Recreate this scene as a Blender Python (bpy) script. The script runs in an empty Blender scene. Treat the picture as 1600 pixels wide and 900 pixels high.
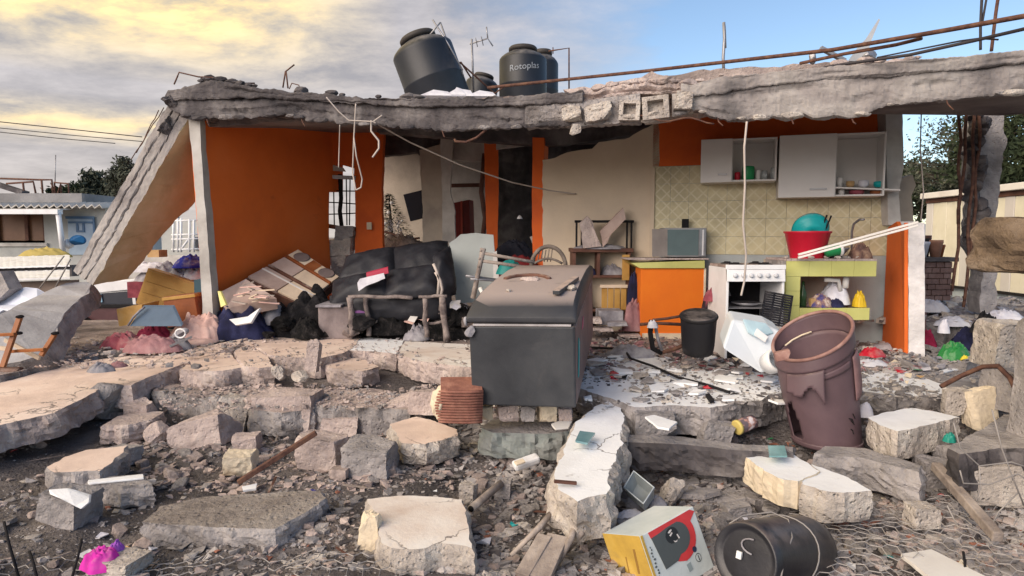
import bpy, bmesh, math, random
from mathutils import Vector as V, Matrix, noise, Quaternion
from math import sin, cos, pi, radians as R
sc = bpy.context.scene
col = sc.collection
# ------------------------------------------------------------------ camera
CH = 1.11                     # eye height above the house floor (z = 0)
PITCH = math.atan(0.08)
cd = bpy.data.cameras.new('camera'); cam = bpy.data.objects.new('camera', cd); col.objects.link(cam)
cam.location = (0, 0, CH); cam.rotation_euler = (pi/2 - PITCH, 0, 0)
cd.lens = 22.5; cd.sensor_width = 36; cd.clip_start = 0.05; cd.clip_end = 3000
sc.camera = cam
# ------------------------------------------------------------------ view
vs = sc.view_settings; vs.view_transform = 'Standard'; vs.look = 'None'; vs.gamma = 1; vs.exposure = 1.42
# ------------------------------------------------------------------ sun: low, soft, warm, from the left behind the camera
SUN_DIR = V((-0.66, -0.72, 0.50)).normalized()      # towards the sun
sd = bpy.data.lights.new('sun', 'SUN'); sun = bpy.data.objects.new('sun', sd); col.objects.link(sun)
sd.energy = 1.45; sd.angle = R(50); sd.color = (1.0, 0.88, 0.81)
sun.rotation_euler = SUN_DIR.to_track_quat('Z', 'Y').to_euler(); sun.location = SUN_DIR*50
# ------------------------------------------------------------------ world: Nishita sky under streaky evening cloud
w = bpy.data.worlds.new('World'); sc.world = w; w.use_nodes = True
nt = w.node_tree; nt.nodes.clear(); N = nt.nodes; L = nt.links
def nd(tree, t, **k):
    n = tree.nodes.new(t)
    for a, b in k.items(): setattr(n, a, b)
    return n
sky = nd(nt, 'ShaderNodeTexSky', sky_type='NISHITA'); sky.sun_disc = False
sky.sun_elevation = math.asin(SUN_DIR.z); sky.sun_rotation = math.atan2(SUN_DIR.x, SUN_DIR.y)
sky.air_density = 1.0; sky.dust_density = 0.6; sky.ozone_density = 1.6
geo = nd(nt, 'ShaderNodeTexCoord')
sep = nd(nt, 'ShaderNodeSeparateXYZ'); L.new(geo.outputs['Generated'], sep.inputs[0])
def mth(tree, op, a, b=None, c=None, clamp=False):
    n = tree.nodes.new('ShaderNodeMath'); n.operation = op; n.use_clamp = clamp
    for i, x in enumerate((a, b, c)):
        if x is None: continue
        if hasattr(x, 'links') or hasattr(x, 'is_output'): tree.links.new(x, n.inputs[i])
        else: n.inputs[i].default_value = x
    return n.outputs[0]
den = mth(nt, 'ADD', mth(nt, 'MAXIMUM', sep.outputs[2], 0.0), 0.16)
cx = mth(nt, 'DIVIDE', sep.outputs[0], den); cy = mth(nt, 'DIVIDE', sep.outputs[1], den)
cmb = nd(nt, 'ShaderNodeCombineXYZ'); L.new(mth(nt, 'MULTIPLY', cx, 0.8), cmb.inputs[0]); L.new(cy, cmb.inputs[1])
def noi(tree, vec, scale, detail=6, rough=0.55, dist=0.0, lac=2.0):
    n = tree.nodes.new('ShaderNodeTexNoise'); n.inputs['Scale'].default_value = scale; n.inputs['Detail'].default_value = detail
    n.inputs['Roughness'].default_value = rough; n.inputs['Distortion'].default_value = dist; n.inputs['Lacunarity'].default_value = lac
    if vec is not None: tree.links.new(vec, n.inputs['Vector'])
    return n
n1 = noi(nt, cmb.outputs[0], 3.0, 10, 0.64, 0.15); n2 = noi(nt, cmb.outputs[0], 0.55, 4, 0.5, 0.3)
def ramp(tree, fac, stops, interp='LINEAR'):
    r = tree.nodes.new('ShaderNodeValToRGB'); r.color_ramp.interpolation = interp
    e = r.color_ramp.elements
    while len(e) > 1: e.remove(e[0])
    e[0].position = stops[0][0]; e[0].color = (*stops[0][1], 1)
    for p, c in stops[1:]:
        q = e.new(p); q.color = (*c, 1)
    tree.links.new(fac, r.inputs[0]); return r.outputs[0]
# cover: thick on the left of the view direction, thinning to clear blue on the right
az = mth(nt, 'SUBTRACT', 0.05, mth(nt, 'MULTIPLY', sep.outputs[0], 1.6))
cov = mth(nt, 'ADD', mth(nt, 'MULTIPLY', n2.outputs[0], 0.9), mth(nt, 'MULTIPLY', n1.outputs[0], 0.55))
cov = mth(nt, 'ADD', cov, az); cov = mth(nt, 'SUBTRACT', cov, 0.46)
cov = mth(nt, 'MULTIPLY', cov, 2.2, clamp=True)
# pale veil towards the horizon
veil = mth(nt, 'POWER', mth(nt, 'SUBTRACT', 1.0, mth(nt, 'MAXIMUM', sep.outputs[2], 0.0)), 7.0)
# lit parts of the cloud: yellow, toward the sun's side, grey in the thick
lit = mth(nt, 'MULTIPLY', mth(nt, 'SUBTRACT', n1.outputs[0], 0.32), 4.2, clamp=True)
side = mth(nt, 'MULTIPLY', mth(nt, 'SUBTRACT', -0.16, sep.outputs[0]), 4.0, clamp=True)
n3 = noi(nt, cmb.outputs[0], 0.8, 3, 0.5, 0.2)
hi_ = mth(nt, 'MULTIPLY', mth(nt, 'SUBTRACT', sep.outputs[2], 0.20), 9.0, clamp=True)
band = mth(nt, 'SUBTRACT', 0.6, mth(nt, 'MULTIPLY', mth(nt, 'ABSOLUTE', mth(nt, 'SUBTRACT', sep.outputs[2], 0.145)), 18.0), clamp=True)
lit = mth(nt, 'MULTIPLY', lit, mth(nt, 'MULTIPLY', side, mth(nt, 'ADD', hi_, band)), clamp=True)
gsh = mth(nt, 'MULTIPLY', mth(nt, 'SUBTRACT', n1.outputs[0], 0.35), 3.0, clamp=True)
ccol = ramp(nt, lit, [(0.0, (0.225, 0.222, 0.238)), (0.25, (0.32, 0.285, 0.235)), (0.6, (0.47, 0.37, 0.205)), (1.0, (0.66, 0.50, 0.21))])
cm_ = nd(nt, 'ShaderNodeMixRGB'); cm_.blend_type = 'MULTIPLY'; cm_.inputs[0].default_value = 1; L.new(ccol, cm_.inputs[1]); L.new(ramp(nt, gsh, [(0, (.66, .67, .70)), (1, (1.22, 1.18, 1.14))]), cm_.inputs[2]); ccol = cm_.outputs[0]
hz = nd(nt, 'ShaderNodeMixRGB'); L.new(mth(nt, 'MULTIPLY', veil, 0.55), hz.inputs[0]); L.new(ccol, hz.inputs[1]); hz.inputs[2].default_value = (0.285, 0.245, 0.20, 1)
bg1 = nd(nt, 'ShaderNodeBackground'); L.new(sky.outputs[0], bg1.inputs[0]); bg1.inputs[1].default_value = 0.066
bg2 = nd(nt, 'ShaderNodeBackground'); L.new(hz.outputs[0], bg2.inputs[0]); bg2.inputs[1].default_value = 1.0
ms = nd(nt, 'ShaderNodeMixShader'); out = nd(nt, 'ShaderNodeOutputWorld')
L.new(cov, ms.inputs[0]); L.new(bg1.outputs[0], ms.inputs[1]); L.new(bg2.outputs[0], ms.inputs[2]); L.new(ms.outputs[0], out.inputs[0])

# ================================================================== helpers
_cp, _sp = cos(PITCH), sin(PITCH)
EYE = V((0, 0, CH))
def ray(px, py):
    u = (px-800)/1000; v = (450-py)/1000
    return V((u, _cp + v*_sp, v*_cp - _sp))
def P(px, py, Y):
    d = ray(px, py); return EYE + d*(Y/d.y)
def ZP(px, py, z):
    d = ray(px, py); return EYE + d*((z-CH)/d.z)
def PL(px, py, p0, n):
    d = ray(px, py); return EYE + d*((p0-EYE).dot(n)/d.dot(n))
A16 = R(16); E1 = V((cos(A16), -sin(A16), 0)); E2 = V((sin(A16), cos(A16), 0)); UP = V((0, 0, 1))
def rnd(a, b): return random.uniform(a, b)
def nz(p, s, o=0.0): return noise.noise(V((p[0]*s+o, p[1]*s-o*1.7, p[2]*s+o*.6)))
def nz3(p, s, o=0.0): return V((nz(p, s, o), nz(p, s, o+31.1), nz(p, s, o+67.7)))
def frame(o, x, y=None, z=None):
    """orthonormal matrix at o with x along x, then z (or y) made square to it"""
    x = V(x).normalized()
    if z is not None:
        z = V(z); z = (z - x*z.dot(x)).normalized(); y = z.cross(x)
    else:
        y = V(y); y = (y - x*y.dot(x)).normalized(); z = x.cross(y)
    M = Matrix((x, y, z)).transposed().to_4x4(); M.translation = o; return M
def yaw(o, deg=0, pitch=0, roll=0):
    return Matrix.Translation(V(o)) @ Matrix.Rotation(R(deg), 4, 'Z') @ Matrix.Rotation(R(pitch), 4, 'X') @ Matrix.Rotation(R(roll), 4, 'Y')
def refine(pts, step, jag, seed=0, closed=True):
    out = []; n = len(pts)
    for i in range(n if closed else n-1):
        a, b = pts[i], pts[(i+1) % n]; k = max(1, int((b-a).length/step))
        for j in range(k):
            p = a.lerp(b, j/k)
            amp = jag * (0.45 if j == 0 else 1)
            out.append(p + V((nz(p, 9, seed)+.6*nz(p, 31, seed+9), nz(p, 9, seed+4)+.6*nz(p, 31, seed+5), 0))*amp)
    if not closed: out.append(pts[-1])
    return out
def newell(pts):
    n = V((0, 0, 0))
    for i in range(len(pts)):
        a, b = pts[i], pts[(i+1) % len(pts)]
        n += V(((a.y-b.y)*(a.z+b.z), (a.z-b.z)*(a.x+b.x), (a.x-b.x)*(a.y+b.y)))
    return n.normalized()
WP = {}
class MB:
    def __init__(s, M=None): s.v = []; s.f = []; s.m = []; s.M = M or Matrix.Identity(4); s.mi = 0; s.sm = []
    def add(s, vs, fs, smooth=False):
        b = len(s.v); s.v += [s.M @ V(p) for p in vs]
        for f in fs: s.f.append([i+b for i in f]); s.m.append(s.mi); s.sm.append(smooth)
    def box(s, c, d, rot=None):
        x, y, z = d[0]/2, d[1]/2, d[2]/2
        vs = [V((i*x, j*y, k*z)) for i in (-1, 1) for j in (-1, 1) for k in (-1, 1)]
        if rot is not None: vs = [rot @ p for p in vs]
        s.add([p+V(c) for p in vs], [(0,1,3,2),(4,6,7,5),(0,4,5,1),(2,3,7,6),(0,2,6,4),(1,5,7,3)]); return s
    def bx(s, x0, x1, y0, y1, z0, z1): return s.box(((x0+x1)/2, (y0+y1)/2, (z0+z1)/2), (x1-x0, y1-y0, z1-z0))
    def prism(s, pts, off, cap2=True):
        n = len(pts); off = V(off); pts = [V(p) for p in pts]
        if newell(pts).dot(off) > 0: pts = pts[::-1]
        s.add(pts + [p+off for p in pts], [tuple(range(n))] + ([tuple(range(2*n-1, n-1, -1))] if cap2 else []) + [(i, i+n, (i+1) % n+n, (i+1) % n) for i in range(n)]); return s
    def bar(s, a, b, wd, th, up=None):
        a, b = V(a), V(b); up = V(up) if up is not None else UP
        d = (b-a)
        if abs(d.normalized().dot(up)) > .98: up = V((0, 1, 0.01))
        M = frame((a+b)/2, d, z=up); s.add([M @ V((i*d.length/2, j*wd/2, k*th/2)) for i in (-1, 1) for j in (-1, 1) for k in (-1, 1)],
            [(0,1,3,2),(4,6,7,5),(0,4,5,1),(2,3,7,6),(0,2,6,4),(1,5,7,3)]); return s
    def tube(s, pts, r, n=6, caps=True):
        pts = [V(p) for p in pts]; k = len(pts); vs = []; fs = []
        rr = r if isinstance(r, (list, tuple)) else [r]*k
        prev = None
        for i, p in enumerate(pts):
            t = (pts[min(i+1, k-1)] - pts[max(i-1, 0)]).normalized()
            a = prev if prev is not None else (UP if abs(t.z) < .9 else V((1, 0, 0)))
            a = (a - t*a.dot(t)).normalized(); b = t.cross(a); prev = a
            for j in range(n): q = 2*pi*j/n; vs.append(p + (a*cos(q)+b*sin(q))*rr[i])
        for i in range(k-1):
            for j in range(n): fs.append((i*n+j, i*n+(j+1) % n, (i+1)*n+(j+1) % n, (i+1)*n+j))
        if caps: fs += [tuple(range(n))[::-1], tuple(range((k-1)*n, k*n))]
        s.add(vs, fs, n > 4); return s
    def lathe(s, prof, n=24, M=None, smooth=True, cap=True):
        vs = []; fs = []
        for r, z in prof:
            for j in range(n): q = 2*pi*j/n; vs.append(V((r*cos(q), r*sin(q), z)))
        if M is not None: vs = [M @ p for p in vs]
        for i in range(len(prof)-1):
            for j in range(n): fs.append((i*n+j, i*n+(j+1) % n, (i+1)*n+(j+1) % n, (i+1)*n+j))
        if cap: fs += [tuple(range(n))[::-1], tuple(range((len(prof)-1)*n, len(prof)*n))]
        s.add(vs, fs, smooth); return s
    def rock(s, c, d, seed=0, sub=3, cuts=9, rough=.05, rot=0, tilt=0, boxy=.0, smooth=None):
        rg = random.Random(seed); vs, fs = ico(sub)
        pl = []
        for i in range(cuts):
            n = V((rg.gauss(0, 1), rg.gauss(0, 1), rg.gauss(0, 1))).normalized(); pl.append((n, rg.uniform(.5, .8)))
        if boxy:
            pl = pl[:max(2, cuts//3)] + [(V(a)+V((rg.uniform(-.12, .12), rg.uniform(-.12, .12), rg.uniform(-.1, .1))), rg.uniform(.5, .58)) for a in ((1,0,0),(-1,0,0),(0,1,0),(0,-1,0),(0,0,1),(0,0,-1))]
            pl = [(n.normalized(), k) for n, k in pl]
        Rm = Matrix.Rotation(R(rot), 3, 'Z') @ Matrix.Rotation(R(tilt), 3, 'Y')
        sz = V(d)*.5; o = []
        for p in vs:
            q = p.copy()
            for n, k in pl:
                t = q.dot(n)-k
                if t > 0: q -= n*t
            q = q + q.normalized()*(rough*.8*nz(q, 2.3, seed)+rough*.9*(.35-abs(nz(q, 4.2, seed+3)))+rough*.55*(.3-abs(nz(q, 9, seed+5)))+rough*.40*nz(q, 22, seed+8))
            o.append(q)
        mx = [max(abs(q[a]) for q in o) for a in range(3)]
        o = [Rm @ V((q.x/mx[0]*sz.x, q.y/mx[1]*sz.y, q.z/mx[2]*sz.z)) + V(c) for q in o]
        s.add(o, fs, False if smooth is None else smooth); return s
    def cloth(s, c, d, seed=0, rot=0, res=44, fold=.5, height=None):
        """a crumpled heap of fabric: closed dome with deep folds"""
        rg = random.Random(seed); vs = []; fs = []; Rm = Matrix.Rotation(R(rot), 3, 'Z')
        m = res//2; n = res
        for i in range(m+1):
            t = i/m
            for j in range(n):
                q = 2*pi*j/n; e = 1+.22*nz((cos(q)*1.3, sin(q)*1.3, seed), 1.1)+.10*nz((cos(q)*3, sin(q)*3, seed), 1.5)
                r = t*e; x = r*cos(q); y = r*sin(q)
                hgt = (1-t**2.2)**.8 if t < 1 else 0
                k = V((x*1.3, y*1.3, seed*.37)); wv = V((noise.noise(k), noise.noise(k+V((9, 3, 1))), 0))
                a1 = seed*1.7; a2 = a1+1.3
                f = .5+.5*sin(5.2*(x*cos(a1)+y*sin(a1))+7*noise.noise(k*1.3+V((2, 0, 5)))+seed)
                f2 = .5+.5*sin(9.5*(x*cos(a2)+y*sin(a2))+8*noise.noise(k*1.9+V((7, 1, 2))))
                f3 = abs(noise.noise(k*3.1+wv*2))*2
                hh = max(0, hgt*(.64+fold*.34*f+fold*.15*f2+fold*.30*f3)+.03*f2*(t < .97))
                vs.append(Rm @ V((x*d[0]/2+.05*d[0]*wv.x, y*d[1]/2+.05*d[1]*wv.y, hh*d[2])) + V(c))
        for i in range(m):
            for j in range(n): fs.append((i*n+j, (i+1)*n+j, (i+1)*n+(j+1) % n, i*n+(j+1) % n))
        s.add(vs, fs, True); return s
    def slab(s, pts, thick, jag=.016, step=.028, seed=0, rows=7, off=None, side=1, rough=.026, under=0.0, top=0):
        """broken slab: traced top outline, rough broken sides; material 0 on top, 1 on the sides"""
        pts = [V(p) for p in pts]; nrm = newell(pts)
        if nrm.z < 0: pts = pts[::-1]; nrm = -nrm
        c = sum(pts, V())/len(pts); off = V(off) if off is not None else -nrm
        rp = refine(pts, step, jag, seed); n = len(rp); vs = list(rp); fs = [tuple(range(n))]
        b0 = len(s.v); keep = s.mi; s.mi = top
        per = [(rp[(i+1) % n]-rp[i-1]).normalized().cross(nrm) for i in range(n)]
        s.add(vs, fs); s.mi = side
        lo = rows*n; vv = []; 
        for k in range(1, rows+1):
            t = k/rows
            for i in range(n):
                p = rp[i]
                q = p + off*thick*t*(1+.10*nz(p, 3, seed)) 
                bul = rough*(.9*nz(q, 4, seed+2)+1.5*(.3-abs(nz(q, 8, seed+7)))+.9*(.3-abs(nz(q, 19, seed+9)))+.5*nz(q, 42, seed+11)) + rough*.4*sin(pi*t)
                q = q + per[i]*(bul + under*t) + V((0, 0, 0.6*rough*nz(q, 11, seed+5)))
                vv.append(q)
        s.v += [s.M @ q for q in vv]
        def ix(k, i): return b0 + (i % n if k == 0 else k*n + i % n)
        for k in range(rows):
            for i in range(n): s.f.append([ix(k, i), ix(k+1, i), ix(k+1, i+1), ix(k, i+1)]); s.m.append(side); s.sm.append(False)
        s.f.append([ix(rows, i) for i in range(n)][::-1]); s.m.append(side); s.sm.append(False)
        s.mi = keep; return s
    def build(s, name, mats, parent=None, bev=0, solid=0, sub=0):
        if not isinstance(mats, (list, tuple)): mats = [mats]
        me = bpy.data.meshes.new(name)
        if parent is None:
            xs = [p.x for p in s.v]; ys = [p.y for p in s.v]; zs = [p.z for p in s.v]
            org = V(((min(xs)+max(xs))/2, (min(ys)+max(ys))/2, min(zs))); loc = org
        else: org = WP[parent.name]; loc = V((0, 0, 0))
        me.from_pydata([tuple(p-org) for p in s.v], [], s.f)
        for m in mats: me.materials.append(m)
        me.polygons.foreach_set('material_index', [min(i, len(mats)-1) for i in s.m]); me.polygons.foreach_set('use_smooth', s.sm)
        me.validate(); me.update()
        o = bpy.data.objects.new(name, me); col.objects.link(o); o.location = loc
        if parent is not None: o.parent = parent
        WP[o.name] = org
        if solid: md = o.modifiers.new('solid', 'SOLIDIFY'); md.thickness = solid; md.offset = 0
        if bev: md = o.modifiers.new('bevel', 'BEVEL'); md.width = bev; md.segments = 2; md.limit_method = 'ANGLE'; md.angle_limit = R(40)
        if sub: md = o.modifiers.new('sub', 'SUBSURF'); md.levels = md.render_levels = sub
        return o
_ico = {}
def ico(n):
    if n not in _ico:
        bm = bmesh.new(); bmesh.ops.create_icosphere(bm, subdivisions=n, radius=1)
        _ico[n] = ([v.co.copy() for v in bm.verts], [[v.index for v in f.verts] for f in bm.faces]); bm.free()
    return _ico[n]
def tag(o, label=None, cat=None, group=None, kind=None):
    if label: o['label'] = label
    if cat: o['category'] = cat
    if group: o['group'] = group
    if kind: o['kind'] = kind
    return o
def thing(name, label, cat, loc, group=None):
    o = bpy.data.objects.new(name, None); col.objects.link(o); o.location = loc; o.empty_display_size = .1
    WP[o.name] = V(loc); return tag(o, label, cat, group)
def text_geo(txt, size):
    cu = bpy.data.curves.new('t', 'FONT'); cu.body = txt; cu.size = size; cu.align_x = 'CENTER'; cu.align_y = 'CENTER'; cu.resolution_u = 3
    o = bpy.data.objects.new('t', cu); col.objects.link(o); bpy.context.view_layer.update()
    me = o.evaluated_get(bpy.context.evaluated_depsgraph_get()).to_mesh()
    vs = [v.co.copy() for v in me.vertices]; fs = [list(p.vertices) for p in me.polygons]
    bpy.data.objects.remove(o); bpy.data.curves.remove(cu); return vs, fs
# ================================================================== materials
def mat(name, c1, c2=None, c3=None, scale=4, rough=.85, bump=.35, bscale=28, dust=0, dustc=(.42, .35, .31), pits=0, spec=.3, detail=8, lo=.35, hi=.65, metal=0, streak=0, stain=None, stain_amt=.5, stain_scale=1.2, trans=0, sheen=0, crack=0, bdist=.01, duststep=(.35, .8)):
    m = bpy.data.materials.new(name); m.use_nodes = True; t = m.node_tree; b = t.nodes['Principled BSDF']; K = t.links
    tc = t.nodes.new('ShaderNodeTexCoord'); vec = tc.outputs['Object']
    c2 = c2 or tuple(x*.75 for x in c1); c3 = c3 or tuple(min(1, x*1.2) for x in c1)
    n = noi(t, vec, scale, detail, .6, .2)
    c = ramp(t, n.outputs[0], [(lo, c2), ((lo+hi)/2, c1), (hi, c3)])
    if stain is not None:
        sn = noi(t, vec, stain_scale, 6, .65, .6)
        f = mth(t, 'MULTIPLY', mth(t, 'SUBTRACT', sn.outputs[0], 1-stain_amt-.1), 5.0, clamp=True)
        mx = t.nodes.new('ShaderNodeMixRGB'); K.new(f, mx.inputs[0]); K.new(c, mx.inputs[1]); mx.inputs[2].default_value = (*stain, 1); c = mx.outputs[0]
    if streak:
        mp = t.nodes.new('ShaderNodeMapping'); mp.inputs['Scale'].default_value = (1, 1, .12); K.new(vec, mp.inputs[0])
        sn = noi(t, mp.outputs[0], 9, 6, .6)
        f = mth(t, 'MULTIPLY', mth(t, 'SUBTRACT', sn.outputs[0], .5), 4*streak, clamp=True)
        mx = t.nodes.new('ShaderNodeMixRGB'); K.new(f, mx.inputs[0]); K.new(c, mx.inputs[1]); mx.inputs[2].default_value = tuple(x*.35 for x in c1)+(1,); c = mx.outputs[0]
    if dust:
        g = t.nodes.new('ShaderNodeNewGeometry'); s3 = t.nodes.new('ShaderNodeSeparateXYZ'); K.new(g.outputs['Normal'], s3.inputs[0])
        dn = noi(t, vec, 7, 7, .65)
        f = mth(t, 'DIVIDE', mth(t, 'SUBTRACT', s3.outputs[2], duststep[0]), duststep[1]-duststep[0], clamp=True)
        f = mth(t, 'MULTIPLY', f, mth(t, 'MULTIPLY', mth(t, 'SUBTRACT', dn.outputs[0], .62-dust*.5), 3.5, clamp=True), clamp=True)
        mx = t.nodes.new('ShaderNodeMixRGB'); K.new(f, mx.inputs[0]); K.new(c, mx.inputs[1]); mx.inputs[2].default_value = (*dustc, 1); c = mx.outputs[0]
    ck = None
    if crack:
        wn = noi(t, vec, 3, 5, .6); av = t.nodes.new('ShaderNodeVectorMath'); av.operation = 'MULTIPLY_ADD'; K.new(wn.outputs['Color'], av.inputs[0]); av.inputs[1].default_value = (.35, .35, .35); K.new(vec, av.inputs[2])
        vo = t.nodes.new('ShaderNodeTexVoronoi'); vo.feature = 'DISTANCE_TO_EDGE'; vo.inputs['Scale'].default_value = crack; K.new(av.outputs[0], vo.inputs['Vector'])
        gn = noi(t, vec, 1.7, 3, .5)
        ck = mth(t, 'MULTIPLY', mth(t, 'SUBTRACT', 1.0, mth(t, 'MULTIPLY', vo.outputs['Distance'], 60.0), clamp=True), mth(t, 'MULTIPLY', mth(t, 'SUBTRACT', gn.outputs[0], .47), 9.0, clamp=True))
        mx = t.nodes.new('ShaderNodeMixRGB'); K.new(ck, mx.inputs[0]); K.new(c, mx.inputs[1]); mx.inputs[2].default_value = (.16, .135, .125, 1); c = mx.outputs[0]
    K.new(c, b.inputs['Base Color']); b.inputs['Roughness'].default_value = rough; b.inputs['Specular IOR Level'].default_value = spec; b.inputs['Metallic'].default_value = metal
    if trans: b.inputs['Transmission Weight'].default_value = trans
    if sheen: b.inputs['Sheen Weight'].default_value = sheen
    if bump:
        bn = noi(t, vec, bscale, 9, .68); h = bn.outputs[0]
        if pits:
            vo = t.nodes.new('ShaderNodeTexVoronoi'); vo.inputs['Scale'].default_value = bscale*1.3; K.new(vec, vo.inputs['Vector'])
            pv = mth(t, 'MULTIPLY', mth(t, 'SUBTRACT', .32, vo.outputs['Distance'], clamp=True), -pits*2.2)
            h = mth(t, 'ADD', h, pv)
        if ck is not None: h = mth(t, 'SUBTRACT', h, ck)
        bp = t.nodes.new('ShaderNodeBump'); bp.inputs['Strength'].default_value = min(1, bump); bp.inputs['Distance'].default_value = bdist*2.2; K.new(h, bp.inputs['Height']); K.new(bp.outputs[0], b.inputs['Normal'])
    return m
def plain(name, c, rough=.5, **k): return mat(name, c, tuple(x*.9 for x in c), tuple(min(1, x*1.06) for x in c), rough=rough, **{'bump': .08, **k})
m_conc = mat('concrete', (.38, .355, .355), (.27, .255, .26), (.48, .45, .445), scale=5, bump=.8, bscale=22, pits=.5, stain=(.13, .115, .11), stain_amt=.42, bdist=.02)
m_concp = mat('dusty pinkish concrete', (.53, .44, .415), (.41, .34, .325), (.63, .54, .50), scale=6, bump=.8, bscale=22, pits=.4, stain=(.20, .165, .155), stain_amt=.38, bdist=.018)
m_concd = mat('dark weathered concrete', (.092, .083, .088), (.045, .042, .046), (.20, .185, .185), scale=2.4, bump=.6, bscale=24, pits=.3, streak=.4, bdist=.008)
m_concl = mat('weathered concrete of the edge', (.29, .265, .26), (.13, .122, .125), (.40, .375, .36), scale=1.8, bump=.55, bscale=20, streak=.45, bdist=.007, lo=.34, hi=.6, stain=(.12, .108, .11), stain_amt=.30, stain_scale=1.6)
m_concw = mat('pale broken concrete', (.60, .54, .49), (.42, .38, .35), (.72, .67, .61), scale=7, bump=.9, bscale=26, pits=.7, bdist=.02, stain=(.30, .265, .25), stain_amt=.38, stain_scale=3)
m_tileb = mat('dusty beige floor finish', (.74, .59, .51), (.62, .49, .425), (.80, .67, .59), scale=3, bump=.3, bscale=35, stain=(.36, .285, .25), stain_amt=.30, stain_scale=7, spec=.2, bdist=.006, crack=2.2)
m_tilew = mat('white floor finish', (.85, .87, .90), (.77, .78, .80), (.89, .90, .92), scale=3, bump=.3, bscale=40, stain=(.34, .32, .31), stain_amt=.25, stain_scale=11, spec=.3, bdist=.006, crack=2.2)
m_tilem = mat('part cleaned floor finish', (.76, .70, .65), (.62, .51, .44), (.83, .82, .80), scale=1.6, bump=.3, bscale=40, stain=(.40, .32, .28), stain_amt=.27, stain_scale=8, bdist=.006, crack=2.2)
m_ochre = mat('cream painted plaster', (.72, .62, .47), (.60, .52, .41), (.80, .72, .57), scale=4, bump=.5, bscale=30, stain=(.40, .35, .31), stain_amt=.30, stain_scale=5)
m_ground = mat('dusty ground', (.21, .188, .188), (.105, .096, .099), (.35, .31, .30), scale=1.6, bump=1, bscale=26, bdist=.05, pits=.5, stain=(.36, .26, .21), stain_amt=.33, stain_scale=.55)
m_gravel = mat('rubble grit', (.29, .272, .272), (.13, .122, .126), (.50, .47, .46), scale=2.6, bump=.6, bscale=50)
m_gravp = mat('pink dusted rubble grit', (.43, .35, .325), (.25, .205, .195), (.58, .48, .44), scale=2.6, bump=.6, bscale=50)
m_floor = mat('littered floor', (.29, .235, .22), (.14, .115, .11), (.46, .385, .36), scale=2.5, bump=.9, bscale=22, bdist=.03)
m_orange = mat('orange wall paint', (.78, .165, .03), (.70, .145, .03), (.82, .19, .045), scale=1.2, rough=.7, bump=.12, bscale=14, spec=.25, stain=(.46, .10, .03), stain_amt=.26, stain_scale=2)
m_oranged = mat('deep orange wall paint', (.70, .13, .022), (.58, .10, .02), (.76, .155, .03), scale=1.2, rough=.75, bump=.12, bscale=14)
m_cream = mat('cream wall paint', (.60, .50, .38), (.53, .44, .345), (.66, .56, .43), scale=1.0, rough=.85, bump=.18, bscale=16, stain=(.36, .29, .25), stain_amt=.27, stain_scale=1.1)
m_cream2 = mat('dusty cream wall', (.48, .42, .35), (.36, .31, .27), (.58, .51, .43), scale=1.6, rough=.9, bump=.3, bscale=16)
m_plast = mat('grey plaster', (.50, .48, .45), (.38, .36, .34), (.60, .58, .55), scale=3, rough=.9, bump=.3, bscale=18, stain=(.25, .23, .22), stain_amt=.28)
m_white = plain('white enamel', (.78, .79, .81), .35, dust=.25, dustc=(.5, .44, .40))
m_whitep = mat('white painted wood', (.74, .72, .69), (.66, .63, .60), (.78, .77, .74), scale=2, rough=.5, bump=.08)
m_cab = mat('white laminate', (.66, .64, .62), (.60, .57, .55), (.70, .69, .67), scale=.8, rough=.45, bump=.05)
m_green = mat('lime tile', (.56, .56, .19), (.49, .49, .17), (.61, .61, .23), scale=2, rough=.35, bump=.06, stain=(.38, .36, .18), stain_amt=.22, stain_scale=5)
m_dgrey = mat('charcoal appliance paint', (.040, .044, .052), (.028, .031, .038), (.060, .064, .072), scale=2.2, rough=.5, bump=.08, dust=.75, dustc=(.48, .38, .33), spec=.4, stain=(.075, .075, .08), stain_amt=.3, stain_scale=3)
m_dside = mat('brownish appliance side', (.17, .125, .125), (.12, .09, .092), (.22, .165, .16), scale=3, rough=.6, bump=.1, dust=.8, dustc=(.46, .37, .33))
m_black = plain('black plastic', (.018, .018, .022), .45, dust=.35, dustc=(.22, .19, .18))
m_blackd = plain('dull black', (.015, .014, .016), .9, bump=.5)
m_rubber = mat('black water tank plastic', (.011, .015, .024), (.008, .011, .018), (.018, .023, .034), scale=2, rough=.5, bump=.05, dust=.55, dustc=(.16, .15, .145), spec=.5)
m_tanklid = plain('tank lid', (.05, .045, .042), .6)
m_logo = plain('pale print', (.30, .33, .37), .6, bump=0)
m_steel = mat('galvanised steel', (.34, .34, .36), (.24, .24, .26), (.42, .42, .44), rough=.42, metal=.6, bump=.05)
m_rust = mat('rusty steel', (.12, .06, .045), (.07, .035, .03), (.17, .09, .06), scale=20, rough=.85, bump=.4)
m_wire = plain('pale electric cable', (.52, .46, .42), .6, bump=0)
m_wired = plain('dark cable', (.04, .035, .04), .6, bump=0)
m_wireg = plain('galvanised wire', (.30, .28, .27), .5, bump=0)
m_wood = mat('yellow stained wood', (.48, .27, .07), (.36, .19, .045), (.55, .33, .10), scale=3, rough=.6, bump=.15, dust=.4)
m_woodr = mat('reddish wood', (.27, .085, .03), (.18, .055, .022), (.34, .12, .045), scale=3, rough=.55, bump=.15)
m_woodb = mat('dark brown wood', (.12, .055, .04), (.075, .036, .028), (.17, .085, .06), scale=4, rough=.7, bump=.2, dust=.25)
m_woodw = mat('weathered timber', (.34, .29, .26), (.20, .165, .15), (.48, .42, .38), scale=5, rough=.9, bump=.6, bscale=30, streak=.3)
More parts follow.
